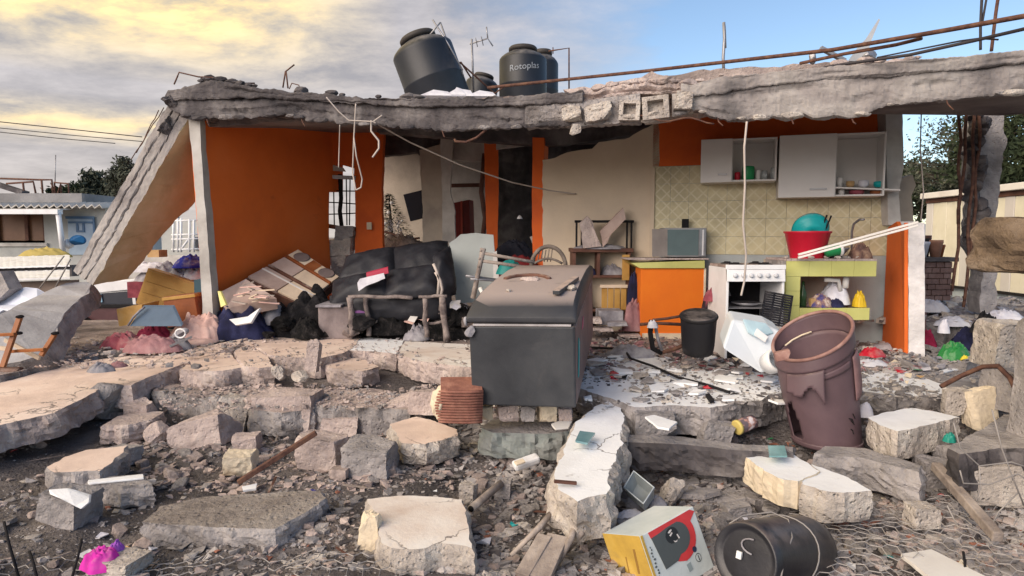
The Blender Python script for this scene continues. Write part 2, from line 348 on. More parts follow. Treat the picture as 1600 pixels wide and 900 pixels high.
m_char = mat('charred timber', (.035, .03, .032), (.012, .011, .012), (.20, .17, .16), scale=7, rough=.95, bump=1, bscale=26, lo=.42, hi=.72, bdist=.03)
m_ash = mat('ash greyed wood', (.24, .20, .19), (.11, .09, .09), (.34, .29, .27), scale=9, rough=.95, bump=.8, bscale=30)
m_brown = mat('brown plastic bin', (.130, .084, .098), (.102, .066, .077), (.17, .112, .125), scale=1.6, rough=.5, bump=.06, spec=.4, dust=.15, stain=(.22, .12, .11), stain_amt=.26, stain_scale=3)
m_red = plain('red plastic', (.50, .012, .035), .35, dust=.35)
m_teal = plain('teal plastic', (.01, .36, .38), .35, dust=.35)
m_greenp = plain('green plastic', (.02, .26, .09), .35, dust=.35)
m_blue = plain('blue fabric', (.02, .03, .30), .9, dust=.35)
m_navy = mat('navy cloth', (.018, .02, .06), (.01, .011, .03), (.035, .04, .11), scale=6, rough=.95, bump=.3)
m_clothp = mat('pale pink cloth', (.66, .43, .375), (.54, .33, .29), (.74, .52, .46), scale=5, rough=.95, bump=.35, bscale=40, sheen=.3)
m_clothm = mat('maroon cloth', (.26, .06, .085), (.15, .035, .05), (.36, .11, .13), scale=5, rough=.95, bump=.35, bscale=40, dust=.35)
m_clothv = mat('dusty mauve cloth', (.36, .19, .20), (.24, .12, .13), (.46, .27, .27), scale=5, rough=.95, bump=.35, bscale=40)
m_clothg = mat('grey cloth', (.30, .29, .32), (.18, .17, .19), (.42, .41, .43), scale=7, rough=.95, bump=.35)
m_clothw = mat('white cloth', (.62, .62, .68), (.48, .47, .53), (.72, .72, .76), scale=5, rough=.9, bump=.2)
m_dark = mat('black burnt cloth', (.018, .017, .020), (.008, .008, .01), (.05, .046, .048), scale=9, rough=.95, bump=1, bscale=24, bdist=.03)
m_leather = mat('black upholstery', (.022, .023, .030), (.014, .015, .02), (.04, .042, .05), scale=4, rough=.55, bump=.25, bscale=14)
m_purple = plain('purple sheet', (.28, .12, .34), .8)
m_leafd = mat('dark foliage', (.030, .045, .022), (.016, .026, .013), (.055, .07, .03), scale=.8, rough=.9, bump=0)
m_leafp = mat('pine foliage', (.075, .085, .065), (.045, .055, .04), (.12, .125, .09), scale=.8, rough=.9, bump=0)
m_bark = mat('bark', (.09, .07, .055), scale=4, bump=.6)
m_card = mat('cardboard', (.48, .31, .15), (.40, .25, .11), (.54, .36, .19), scale=5, rough=.9, bump=.15)
m_glass = plain('clear plastic', (.75, .82, .84), .15, trans=.75, bump=.03)
m_window = plain('dark window glass', (.05, .055, .07), .12, spec=.8)
# ================================================================== ground
def sst(a, b, x):
    t = max(0, min(1, (x-a)/(b-a))); return t*t*(3-2*t)
def stepline(x):
    pts = [(-9, 5.9), (-3.2, 5.15), (-1, 4.95), (.3, 4.6), (1.2, 4.0), (2.4, 3.95), (4, 4.3), (9, 4.5)]
    for (a, b), (c, d) in zip(pts, pts[1:]):
        if x <= c: return b+(d-b)*max(0, min(1, (x-a)/(c-a)))
    return 4.5
def TH(x, y, rough=True):
    h = -.40 + .20*sst(-.25, .55, y-stepline(x))
    h += .30*sst(1.6, 3.4, x)*sst(2.4, 3.6, y)*(1-sst(4.2, 5.4, y))*.55
    h -= .85*sst(6.3, 8.6, y)*(1-sst(-4.6, -3.0, x))
    h -= .5*sst(13, 16, y)*sst(-3, -2.9, x)
    if rough and y < 9 and abs(x) < 7:
        h += .055*nz((x, y, 0), .9, 3)+.04*nz((x, y, 0), 2.7, 7)+.022*nz((x, y, 0), 7, 9)+.012*nz((x, y, 0), 19, 2)
    return h
xs = [-5+.04*i for i in range(251)]; ys = [1.0+.035*i for i in range(160)]
g = 0.06
while xs[-1] < 900: xs.append(xs[-1]+g); xs.insert(0, xs[0]-g); g *= 1.3
g = .06
while ys[-1] < 1500: ys.append(ys[-1]+g); g *= 1.25
g = .2
while ys[0] > -60: ys.insert(0, ys[0]-g); g *= 1.5
mb = MB(); nx = len(xs)
vs_ = [V((x, y, TH(x, y))) for y in ys for x in xs]
fs_ = [(j*nx+i, j*nx+i+1, (j+1)*nx+i+1, (j+1)*nx+i) for j in range(len(ys)-1) for i in range(nx-1)]
mb.add(vs_, fs_, True); tag(mb.build('ground', m_ground), kind='structure')
def TZ(px, py, it=6):
    """the point of the ground seen at a pixel"""
    z = -.4
    for _ in range(it):
        p = ZP(px, py, z); z = TH(p.x, p.y, False)
    return ZP(px, py, z)
# house floor
mb = MB(); fl = [ZP(330, 545, 0), ZP(520, 532, 0), ZP(735, 548, 0), ZP(900, 575, 0), ZP(1100, 585, 0), ZP(1240, 592, 0), ZP(1350, 590, 0), ZP(1480, 600, 0), V((5.2, 5.6, 0)), V((6.2, 9.5, 0)), V((2.5, 13, 0)), V((-2.2, 13.5, 0)), V((-3.6, 8.0, 0))]
mb.slab([p - V((0, 0, .012)) for p in fl], .22, jag=.05, seed=4, rows=3)
tag(mb.build('floor', [m_floor, m_conc]), kind='structure')

# ================================================================== broken slabs, traced and laid at their own heights
def plane_pts(px, z0, gx=0, gy=0, y0=0, x0=0):
    """pixels onto a gently tilted plane z = z0 + gx*(x-x0) + gy*(y-y0)"""
    n = V((-gx, -gy, 1)).normalized(); p0 = V((x0, y0, z0)); return [PL(a, b, p0, n) for a, b in px]
def slab(name, label, cat, px, z, thick, mats, seed, gx=0, gy=0, x0=0, y0=0, group='broken concrete slabs', **k):
    pts = plane_pts(px, z, gx, gy, y0, x0); mb = MB(); mb.slab(pts, thick, seed=seed, **k)
    return tag(mb.build(name, mats), label, cat, group)
BS = 'broken_slab'
slab(BS, 'long dusty beige slab running out of the left edge of the photo', 'concrete slab', [(-60, 690), (-60, 618), (0, 598), (40, 588), (95, 571), (160, 561), (260, 549), (330, 539), (380, 529), (368, 541), (290, 567), (225, 592), (205, 603), (170, 600), (130, 622), (85, 645), (0, 664)], -.13, .17, [m_tileb, m_concp], 11, gy=.06, y0=4.3, under=.03)
slab(BS, 'narrow grey slab edge behind the long beige slab at far left', 'concrete slab', [(-60, 592), (-60, 572), (0, 556), (60, 546), (160, 530), (250, 526), (200, 541), (120, 556), (40, 578), (0, 586)], -.02, .15, [m_concp, m_conc], 12)
slab(BS, 'small beige slab with wavy front edge left of the split slab', 'concrete slab', [(283, 577), (300, 562), (340, 550), (358, 551), (368, 562), (380, 574), (350, 579), (320, 580)], -.03, .16, [m_tileb, m_concp], 13)
slab(BS, 'tongue shaped beige slab between two wide cracks', 'concrete slab', [(368, 547), (385, 541), (402, 546), (416, 556), (426, 573), (405, 575), (381, 571), (370, 558)], -.015, .17, [m_tileb, m_concp], 14)
slab(BS, 'widest dusty beige floor slab in front of the charred pile', 'concrete slab', [(380, 534), (420, 517), (500, 519), (566, 524), (551, 544), (535, 552), (500, 560), (450, 558), (419, 554), (405, 544), (385, 541)], .0, .19, [m_tileb, m_concp], 15)
slab(BS, 'clean white floor slab with a cracked front face', 'concrete slab', [(546, 541), (567, 526), (632, 532), (623, 544), (618, 553), (596, 550), (545, 547)], -.004, .17, [m_tilew, m_concp], 16)
slab(BS, 'part white part dusty floor slab left of the lying fridge', 'concrete slab', [(622, 551), (633, 533), (680, 535), (760, 540), (790, 575), (735, 574), (690, 569), (645, 562)], 0, .19, [m_tilem, m_concp], 17)
slab(BS, 'blocky beige slab lying below the wide floor slab', 'concrete slab', [(500, 568), (530, 557), (572, 562), (592, 573), (566, 580), (520, 575)], -.07, .16, [m_tileb, m_concp], 18)
slab(BS, 'low step edge under the floor slabs on the left', 'step', [(241, 611), (246, 599), (400, 603), (560, 610), (648, 622), (640, 640), (560, 636), (400, 626)], -.17, .22, [m_concp, m_conc], 19, jag=.02)
slab(BS, 'shattered white floor slab between the fridge and the brown bin', 'concrete slab', [(904, 606), (915, 565), (962, 548), (1040, 560), (1130, 573), (1222, 588), (1290, 596), (1290, 614), (1222, 613), (1200, 617), (1190, 626), (1150, 629), (1110, 637), (1050, 633), (992, 636), (968, 627), (940, 618)], .004, .19, [m_tilew, m_conc], 20, jag=.02)
slab(BS, 'white topped slab right of the brown bin, strewn with splinters', 'concrete slab', [(1300, 600), (1330, 572), (1360, 564), (1400, 575), (1477, 602), (1471, 620), (1400, 618), (1345, 611)], .0, .16, [m_tilew, m_conc], 21, jag=.015)
slab(BS, 'flat grey ledge behind the slab right of the bin', 'concrete slab', [(1400, 572), (1440, 556), (1560, 562), (1600, 580), (1590, 606), (1490, 606)], .0, .14, [m_conc, m_conc], 22, jag=.03)
slab('kerb_step', 'dark low step under the shattered white slab', 'step', [(968, 690), (975, 679), (1060, 682), (1160, 694), (1240, 698), (1238, 706), (1160, 704), (1060, 694)], -.125, .16, [m_conc, m_concd], 23, jag=.01)
slab('kerb_step', 'long low step stretching right of the brown bin base', 'step', [(1272, 708), (1290, 697), (1350, 700), (1440, 727), (1436, 738), (1350, 716)], -.13, .17, [m_conc, m_conc], 24, jag=.01)
slab('kerb_step', 'greenish grey step under the lying fridge', 'step', [(752, 668), (770, 655), (890, 657), (900, 672), (850, 678), (770, 676)], -.16, .17, [m_conc, mat('faded turquoise render', (.24, .27, .26), (.18, .19, .19), (.30, .31, .30), scale=4, bump=.6)], 25, jag=.01)
# the long fallen beam, white finish on top
bt = thing('fallen_beam', 'long white topped beam pointing at the camera with planks at its end', 'beam', ZP(910, 700, -.2))
mb = MB(); mb.slab(plane_pts([(938, 632), (962, 622), (970, 632), (973, 652), (971, 690), (957, 732), (949, 772), (920, 776), (903, 784), (872, 764), (866, 742), (880, 704), (896, 668), (912, 648)], -.03, gy=.05, y0=4.2), .20, seed=31, jag=.02, rough=.03, under=.02)
mb.build('beam', [m_tilew, m_concw], bt)
mb = MB(); mb.rock(ZP(893, 795, -.22)+V((0, .06, 0)), (.27, .36, .26), 5, 4, 10, .09, tilt=8); mb.rock(ZP(925, 800, -.24)+V((0, .05, 0)), (.17, .22, .28), 9, 4, 10, .08); mb.build('broken_core', m_concw, bt)
for i, (a, b, wd) in enumerate((((872, 838), (842, 905), .10), ((852, 838), (816, 900), .07))):
    pa, pb = ZP(*a, -.26), ZP(*b, -.35); mb = MB(); mb.bar(pa, pb, wd, .025); mb.build('plank', m_woodw, bt, bev=.003)
for i, (a, b, c) in enumerate((((870, 790), (840, 830), (798, 868)), ((905, 800), (888, 850), (868, 888)), ((915, 810), (905, 840), (886, 862)))):
    mb = MB(); mb.tube([ZP(*a, -.22), ZP(*b, -.27)+V((.01, 0, .02)), ZP(*c, -.36)], [.012, .016, .01], 6); mb.build('splinter', m_woodw, bt)

# chunks: traced tops with thickness
BC = 'concrete_chunk'
def chunk(label, px, z, th, mats, seed, **k): return slab(BC, label, 'concrete chunk', px, z, th, mats, seed, group='loose concrete chunks', **k)
chunk('square cream topped chunk resting at the bottom centre of the photo', [(574, 779), (600, 776), (650, 774), (722, 780), (730, 815), (737, 857), (712, 851), (690, 849), (650, 858), (612, 857), (597, 850), (592, 806), (580, 791)], -.26, .13, [m_tilem, m_concw], 41, rough=.02, under=.02)
chunk('flat grey slab with a rough top at lower left of centre', [(222, 815), (250, 790), (320, 776), (500, 766), (510, 778), (478, 800), (430, 826), (330, 824)], -.30, .12, [mat('crusty grey brown concrete', (.33, .29, .265), (.22, .19, .175), (.42, .38, .35), scale=4, bump=1, bscale=18, bdist=.02, pits=.5), m_conc], 42, rough=.02, jag=.02)
chunk('beige topped chunk with an overhanging pale rim, below the rattan roll', [(610, 662), (650, 651), (680, 658), (715, 671), (714, 681), (690, 688), (665, 694), (628, 692)], -.20, .14, [m_tileb, m_concw], 43)
chunk('sandy topped angular chunk at the left, uppermost of its cluster', [(75, 729), (100, 714), (135, 703), (199, 696), (190, 708), (155, 736), (85, 738)], -.24, .14, [m_tileb, m_conc], 44)
chunk('grey chunk with a white strip along its top', [(138, 752), (140, 746), (222, 741), (238, 756), (190, 760)], -.29, .13, [m_conc, m_conc], 45)
chunk('yellowish block, left half of the pair before the brown bin', [(1164, 713), (1180, 710), (1240, 711), (1262, 723), (1280, 736), (1262, 745), (1246, 752), (1225, 750), (1192, 735)], -.16, .15, [m_tilew, m_ochre], 46, rough=.012)
chunk('white block, right half of the pair before the brown bin', [(1266, 725), (1290, 733), (1325, 746), (1362, 767), (1320, 770), (1293, 768), (1251, 756), (1250, 750), (1282, 738)], -.17, .15, [m_tilew, m_concw], 47, rough=.014, gx=-.02, x0=1.5)
chunk('large white topped block with squared corners right of the brown bin', [(1355, 652), (1380, 645), (1423, 637), (1460, 643), (1500, 652), (1450, 664), (1404, 674), (1375, 665)], .0, .17, [m_tilew, m_concw], 48, rough=.012)
chunk('grey slab tilted down on the right edge above the wire netting', [(1560, 655), (1610, 625), (1680, 640), (1680, 700), (1560, 700), (1500, 710), (1480, 700)], -.02, .2, [m_conc, m_concd], 49, gx=.05, x0=2.5)
chunk('pale chunk at the left cut by the fallen slab, beside the beige slab', [(160, 665), (185, 650), (225, 643), (256, 643), (238, 655), (200, 664)], -.27, .13, [m_concp, m_concp], 50)
chunk('rough low slab face in front of the step, left of centre', [(398, 618), (430, 610), (478, 612), (500, 628), (488, 640), (440, 645), (392, 640)], -.2, .19, [m_concp, m_conc], 51, rough=.03)
def rock(label, x0, y0, x1, y1, m, seed, name=BC, dz=0, depth=1.0, cat='concrete chunk', group='loose concrete chunks', tilt=0, boxy=1, Y=None, sub=4, rough=.06, emb=.06):
    cx_, w_ = (x0+x1)/2, x1-x0
    b = TZ(cx_, y1-2) if Y is None else P(cx_, y1-2, Y)
    s = b.y/1000; wd = w_*s; ht = (y1-y0)*s*1.08
    c = b + V((0, wd*depth*.28, ht*.5-emb*ht+dz))
    mb = MB(); mb.rock(c, (wd, wd*depth, ht), seed, sub, 10, rough, rot=random.Random(seed).uniform(-16, 16), tilt=tilt, boxy=boxy)
    return tag(mb.build(name, m), label, cat, group)
rock('dark grey rolled lump hanging off the end of the long beige slab', 92, 600, 200, 668, m_conc, 61, tilt=-28, depth=.6, boxy=0)
rock('round pale lump between the slab cluster and the step', 220, 663, 266, 698, m_concp, 62, boxy=0)
rock('ridged boulder like chunk in the middle left', 264, 652, 360, 704, m_concp, 63, tilt=-12, depth=.8)
rock('chunk with one sunlit cream corner left of the step', 335, 622, 392, 674, m_concw, 64, tilt=14)
rock('flat topped lump in the gap below the blocky beige slab', 494, 652, 564, 684, m_concp, 65, depth=.8)
rock('squarish pinkish block left of centre', 464, 682, 546, 738, m_concp, 66, depth=.8)
rock('rounded grey chunk left of the beige topped one', 534, 694, 622, 756, m_conc, 67, depth=.8)
rock('slanting long chunk behind the beige topped one', 578, 628, 660, 682, m_concp, 68, tilt=-24, depth=.6)
rock('small triangular lump by the ochre stone', 358, 682, 402, 710, m_concp, 69)
rock('ochre coloured broken stone beside the leaning rod', 342, 710, 396, 748, m_ochre, 70, name='ochre_stone', cat='stone')
rock('upright wedge leaning on the wide floor slab', 478, 532, 500, 582, m_concp, 71, Y=5.35, tilt=10, depth=.8)
rock('smooth round lump under the tongue shaped slab', 418, 572, 446, 597, m_concw, 72, boxy=0, Y=5.35)
rock('rounded pale lump below the wedge', 452, 582, 484, 600, m_concw, 73, boxy=0, Y=5.2)
rock('pile of grey lumps left of the step edge', 205, 600, 250, 645, m_concp, 74, tilt=20)
rock('grey boulder carrying a white plaster scab', 984, 642, 1065, 692, m_conc, 75, depth=.8, Y=4.05)
rock('huge cream boulder at the right edge below the mud caked one', 1548, 505, 1660, 580, m_concw, 76, depth=.9, Y=4.3)
rock('grey boulder at the right edge beneath the cream one', 1566, 578, 1640, 645, m_conc, 77, Y=3.9)
rock('mud caked boulder jutting in at the right edge', 1590, 345, 1790, 440, mat('mud caked concrete', (.24, .175, .12), (.13, .095, .07), (.34, .26, .19), scale=5, bump=1, bscale=18, bdist=.03, stain=(.52, .42, .33), stain_amt=.33, stain_scale=3.2), 78, Y=3.0, emb=0, rough=.08, depth=.8)
tag(MB().rock(V((3.15, 3.25, .33)), (.62, .8, 1.15), 88, 4, 10, .06, boxy=1).build(BC, m_conc), 'tall broken block under the mud caked boulder beyond the right edge', 'concrete chunk', 'loose concrete chunks')
rock('dusty white rock under the wire netting at far right', 1508, 724, 1600, 792, m_concw, 79, Y=3.3, depth=.8)
rock('dark rounded lump between the white block and the netting', 1476, 688, 1546, 748, m_conc, 80, Y=3.6, boxy=0)
rock('beige plaster slab leaning behind the dark rounded lump', 1508, 604, 1560, 672, m_ochre, 81, Y=4.0, depth=.5, tilt=-8)
rock('small white block standing at the end of the right slab', 1477, 609, 1517, 652, m_concw, 82, Y=4.05, depth=.7)
rock('knobbly white lump among the grit right of the beam', 1030, 748, 1076, 796, m_concw, 83, rough=.14, boxy=0)
rock('knobbly white lump at the foot of the brown bin', 1224, 688, 1276, 718, m_concw, 84, rough=.14, boxy=0)
rock('grey stone beside the beam below the fridge', 828, 672, 876, 708, m_conc, 85)
rock('small stone under the fridge corner', 850, 708, 880, 725, m_conc, 86)
rock('cream side lump broken from the square chunk', 558, 800, 600, 868, m_ochre, 87, depth=.9, rough=.1)
rock('grey chunk with a clean white face at the far left', 68, 768, 140, 826, m_conc, 89, tilt=12)
rock('pale grey flat stone beside the magenta cloth', 130, 874, 222, 905, m_concw, 90, depth=.7)
rock('rough grey lump by the pale pipe', 718, 755, 745, 792, m_concw, 91)
rock('brown stone under the plank ends', 770, 752, 800, 780, m_conc, 92)
# white paint scabs and shards lying on chunks
def shard(label, px, z, m=m_tilew, th=.012, seed=0, name='plaster_shard', cat='plaster shard', **k):
    mb = MB(); mb.slab(plane_pts(px, z, **k), th, jag=.004, step=.02, rows=2, rough=.003, seed=seed); return tag(mb.build(name, [m, m]), label, cat, 'white plaster shards')
shard('white plaster scab stuck on the grey boulder right of the beam', [(1008, 651), (1022, 648), (1058, 659), (1045, 670), (1028, 667)], .02, seed=1)
shard('narrow white strip lying on the grey chunk at far left', [(138, 750), (139, 754), (224, 746), (223, 741)], -.275, seed=2)
tag(MB().prism(refine([P(77, 765, 3.22), P(105, 763, 3.24), P(140, 773, 3.24), P(138, 785, 3.16), P(126, 795, 3.12), P(100, 782, 3.15), P(78, 772, 3.20)], .03, .004, 3), V((0, .015, -.006))).build('plaster_shard', m_tilew), 'white shield shaped shard leaning on the far left chunk', 'plaster shard', 'white plaster shards')
shard('pointed white shard on the dark dirt, the left of two', [(493, 832), (505, 830), (522, 840), (515, 843), (492, 847)], -.385, seed=4)
shard('small white shard on the dark dirt, the right of two', [(528, 829), (538, 830), (539, 838), (530, 842)], -.385, seed=5)
shard('white flake behind the square cream chunk', [(665, 762), (684, 757), (683, 767), (668, 768)], -.36, seed=6)
shard('long white flake near the leaning rod', [(378, 760), (402, 755), (400, 763), (380, 766)], -.37, seed=7)
shard('white stained board at the bottom right corner', [(1408, 865), (1455, 858), (1550, 905), (1470, 915)], -.33, m_whitep, .02, 8, name='board', cat='board')
shard('white shard on the slab beside the green bag', [(1468, 579), (1502, 570), (1498, 576), (1470, 582)], .015, seed=9)
shard('torn white sheet under the shattered slab left of the beam', [(862, 662), (872, 658), (894, 658), (888, 668), (868, 670)], -.07, m_whitep, .01, 10, name='paper_sheet', cat='paper')

rock('broad pale block lying left of centre against the step', 388, 616, 498, 680, m_concp, 301, depth=.7)
rock('leaning slab piece between the pinkish block and the step', 556, 612, 612, 650, m_concp, 302, depth=.6, tilt=10)
rock('lump at the left foot of the ribbed clay block', 640, 612, 690, 650, m_concp, 303, depth=.8, Y=4.6)
rock('grey lump in the corner between step and long slab', 196, 628, 240, 668, m_concp, 304, depth=.8)
rock('low chunk behind the sandy topped one', 170, 700, 215, 728, m_conc, 305, depth=.8)
rock('light block half under the low step right of the beam', 1096, 660, 1150, 700, m_conc, 306, depth=.7, Y=4.0, tilt=12)
rock('square grey stone on the grit before the low step', 1130, 790, 1178, 818, m_conc, 307, depth=.8)
rock('wide broken slab end at the right edge beneath the netting wires', 1560, 690, 1640, 735, m_conc, 308, depth=.8, Y=3.5)
rock('greyish chunk between the two steps right of the bin', 1440, 720, 1496, 765, m_conc, 309, depth=.8)
rock('small pale chunk under the netting', 1420, 792, 1470, 828, m_concw, 310, depth=.8)
# ================================================================== the wrecked house
FP = P(800, 200, 5.817); FN = E2          # facade plane
def F(px, py, off=0): return PL(px, py, FP - E2*off, FN)
def lerp_prof(pr, x):
    for (a, b), (c, d) in zip(pr, pr[1:]):
        if x <= c: return b+(d-b)*max(0, min(1, (x-a)/(c-a)))
    return pr[-1][1]
TOP = [(255, 152), (262, 141), (290, 135), (330, 124), (360, 129), (400, 137), (480, 144), (560, 152), (640, 154), (740, 152), (800, 151), (880, 144), (930, 141), (960, 134), (1000, 130), (1040, 127), (1080, 133), (1120, 120), (1200, 113), (1300, 103), (1400, 95), (1500, 88), (1600, 78), (1720, 68)]
BOT = [(255, 163), (275, 176), (300, 186), (350, 184), (400, 183), (440, 179), (480, 186), (560, 194), (640, 199), (700, 205), (760, 200), (850, 197), (900, 196), (960, 193), (1010, 190), (1050, 182), (1072, 176), (1090, 171), (1110, 181), (1140, 188), (1170, 184), (1220, 183), (1240, 182), (1256, 176), (1270, 185), (1300, 180), (1335, 184), (1350, 178), (1375, 168), (1400, 162), (1500, 154), (1600, 143), (1720, 132)]
CRK = [(255, 156), (300, 155), (400, 152), (500, 158), (640, 167), (800, 165), (900, 160), (960, 150), (1000, 146), (1060, 146), (1090, 150), (1200, 133), (1290, 123), (1400, 118), (1450, 112), (1520, 107), (1600, 97), (1720, 84)]
def edge_body(mb, lo, hi, x0, x1, off, depth, rows, amp, seed, step=3.5, jl=0, jh=0):
    cols = int((x1-x0)/step); vs = []; fs = []
    for i in range(cols+1):
        x = x0+(x1-x0)*i/cols
        a = lerp_prof(hi, x)+jh*(noise.noise(V((x*.05, seed, 0)))+.7*noise.noise(V((x*.17, seed, 3)))); b = lerp_prof(lo, x)+jl*(noise.noise(V((x*.05, seed, 9)))+.7*noise.noise(V((x*.17, seed, 5))))
        ring = []
        for k in range(rows+1):
            p = F(x, a+(b-a)*k/rows, off)
            e = -.008*abs(2*k/rows-1)**10
            sp_ = max(0, noise.noise(V((x*.012, k/rows*2.5, seed)))-.12)*2.2
            d = amp*(.35*nz(p, 2.2, seed)+.25*nz(p, 7, seed+2)+.25*nz(p, 19, seed+5)+.25*nz(p, 45, seed+6)) + e - amp*sp_*(1+1.2*(.3-abs(nz(p, 12, 3))))
            ring.append(p - E2*d)
        lo_p, hi_p = ring[-1], ring[0]
        ring += [lo_p+E2*depth*.5+V((0, 0, .03*nz(lo_p, 6, seed))), lo_p+E2*depth+V((0, 0, .02)), hi_p+E2*depth]
        vs += ring; m = len(ring)
    for i in range(cols):
        for k in range(m): fs.append((i*m+k, i*m+(k+1) % m, (i+1)*m+(k+1) % m, (i+1)*m+k))
    fs += [tuple(range(m))[::-1], tuple(range(cols*m, cols*m+m))]
    mb.add(vs, fs, False)
rt = thing('roof_slab', 'cracked grey concrete roof slab and edge beam sagging over the wrecked rooms', 'roof', V((0, 6, 2.3)))
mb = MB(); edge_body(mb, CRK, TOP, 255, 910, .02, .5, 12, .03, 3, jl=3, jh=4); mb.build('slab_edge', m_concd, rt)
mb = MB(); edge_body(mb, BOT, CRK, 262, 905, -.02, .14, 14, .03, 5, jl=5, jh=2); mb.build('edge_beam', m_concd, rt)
mb = MB(); edge_body(mb, CRK, TOP, 1064, 1720, .03, .5, 12, .022, 7, jl=3, jh=2); mb.build('slab_edge', m_concl, rt)
mb = MB(); edge_body(mb, BOT, CRK, 1050, 1720, 0, .14, 18, .024, 9, jl=3, jh=1.5); mb.build('edge_beam', m_concl, rt)
mb = MB(); edge_body(mb, BOT, CRK, 820, 1000, .0, .2, 8, .05, 11, jl=3, jh=1); mb.build('spalled_beam', m_conc, rt)
mb = MB(); edge_body(mb, CRK, TOP, 895, 1075, -.03, .5, 6, .06, 13, jl=4, jh=5); mb.build('slab_edge', m_concp, rt)
rg0 = random.Random(12)
# exposed hollow blocks in the broken middle of the beam
for i, (x0, x1, y0, y1) in enumerate(((880, 912, 165, 192), (914, 957, 159, 192), (968, 1001, 157, 190), (1004, 1046, 150, 188), (1052, 1086, 144, 176))):
    a, b = F(x0, y1, .02), F(x1, y0, .02); c = (a+b)/2; wd = (b-a).length
    mb = MB(Matrix.Translation(c) @ Matrix.Rotation(-A16, 4, 'Z') @ Matrix.Rotation(R((4, -6, 3, -4, 7)[i]), 4, 'Y'))
    W, H = (b-a).dot(E1), b.z-a.z
    if i in (2, 3):
        mb.bx(-W/2, W/2, .03, .2, -H/2, H/2); t = W*.2
        mb.bx(-W/2, -W/2+t, -.05, .03, -H/2, H/2); mb.bx(W/2-t, W/2, -.05, .03, -H/2, H/2); mb.bx(-W/2+t, W/2-t, -.047, .03, H/2-t*.8, H/2); mb.bx(-W/2+t, W/2-t, -.047, .03, -H/2, -H/2+t*1.4)
        mb.rock(V((0, -.02, -H*.3)), (W*.7, .1, H*.35), 3+i, 3)
        mb.build('hollow_block', m_concw, rt, bev=.012)
    else:
        mb.rock(V((0, .04, 0)), (W*1.05, .25, H*1.05), 40+i, 4, 8, .1, boxy=1); mb.build('block', m_concw, rt)
mb = MB(); mb.rock(F(900, 203, .03), (.11, .06, .10), 77, 3); mb.build('hanging_lump', m_concw, rt)
mb = MB(); mb.tube([F(1020+i*12, 187+4*sin(i)+i*.6-2, .06) for i in range(-4, 9)], .007, 5); mb.build('rebar', m_rust, rt)
for i in range(34):
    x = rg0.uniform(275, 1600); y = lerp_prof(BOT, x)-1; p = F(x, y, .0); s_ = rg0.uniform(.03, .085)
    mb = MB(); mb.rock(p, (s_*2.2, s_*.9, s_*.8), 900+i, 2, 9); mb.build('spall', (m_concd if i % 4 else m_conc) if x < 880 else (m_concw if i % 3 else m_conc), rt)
for x in (322, 470, 690, 1120, 1235, 1330, 1478):
    y = lerp_prof(BOT, x); mb = MB(); mb.tube([F(x, y-2, -.05), F(x+3, y+7, .02), F(x+rg0.uniform(4, 20), y+rg0.uniform(8, 16), .04)], .006, 5); mb.build('rebar', m_rust, rt)
# ceiling
mb = MB(); cp = [F(250, 160, -.25), F(1720, 130, -.25)]
zc = 2.31
cpl = [V((cp[0].x, cp[0].y, zc)), V((-3.4, 7.8, zc+.14)), V((-3.0, 9.6, zc+.34)), V((-2.0, 14, zc+.75)), V((3.2, 13.2, zc+.65)), V((4.25, 7.2, zc+.22)), V((4.05, 6.5, zc+.1)), V((4.5, 6.15, zc-.05)), V((5.2, 6.1, zc-.05)), V((6.0, 5.6, zc-.05)), V((cp[1].x, cp[1].y, zc-.05))]
mb.slab([p+V((0, 0, .13)) for p in cpl], .14, jag=.07, seed=3, step=.08)
mb.build('ceiling', [m_conc, mat('dark ceiling render', (.20, .16, .15), (.12, .095, .095), (.28, .235, .215), scale=1.4, bump=.5)], rt)  # dark brown render on the ceiling underside and edges
# rubble lying on the roof edge, and the raised rear part of the roof
for nm, lab, pts, m, seed in (('raised_roof_screed', None, [(880, 141), (930, 136), (985, 124), (1018, 113), (1046, 119), (1100, 110), (1180, 106), (1300, 98), (1420, 90), (1420, 112), (1100, 135), (900, 148)], m_concp, 5),):
    mb = MB(); q = [F(a, b, -.75) for a, b in pts]; rp = refine(q, .05, .0, 1)
    rp = [p+V((0, 0, .03*nz(p, 9, 4))) for p in rp]; mb.prism(rp, E2*.8+V((0, 0, -.15))); mb.build(nm, m, rt)
rg = random.Random(5)
for i in range(60):
    x = rg.choice((rg.uniform(300, 400), rg.uniform(900, 1100), rg.uniform(960, 1060), rg.uniform(300, 1500)))
    p = F(x, lerp_prof(TOP, x)-2, -.05-rg.random()*.1); s = rg.uniform(.03, .10)
    mb = MB(); mb.rock(p, (s*1.6, s, s*.8), i, 2, 8); mb.build('roof_rubble', m_concp if x > 850 else m_concd, rt)
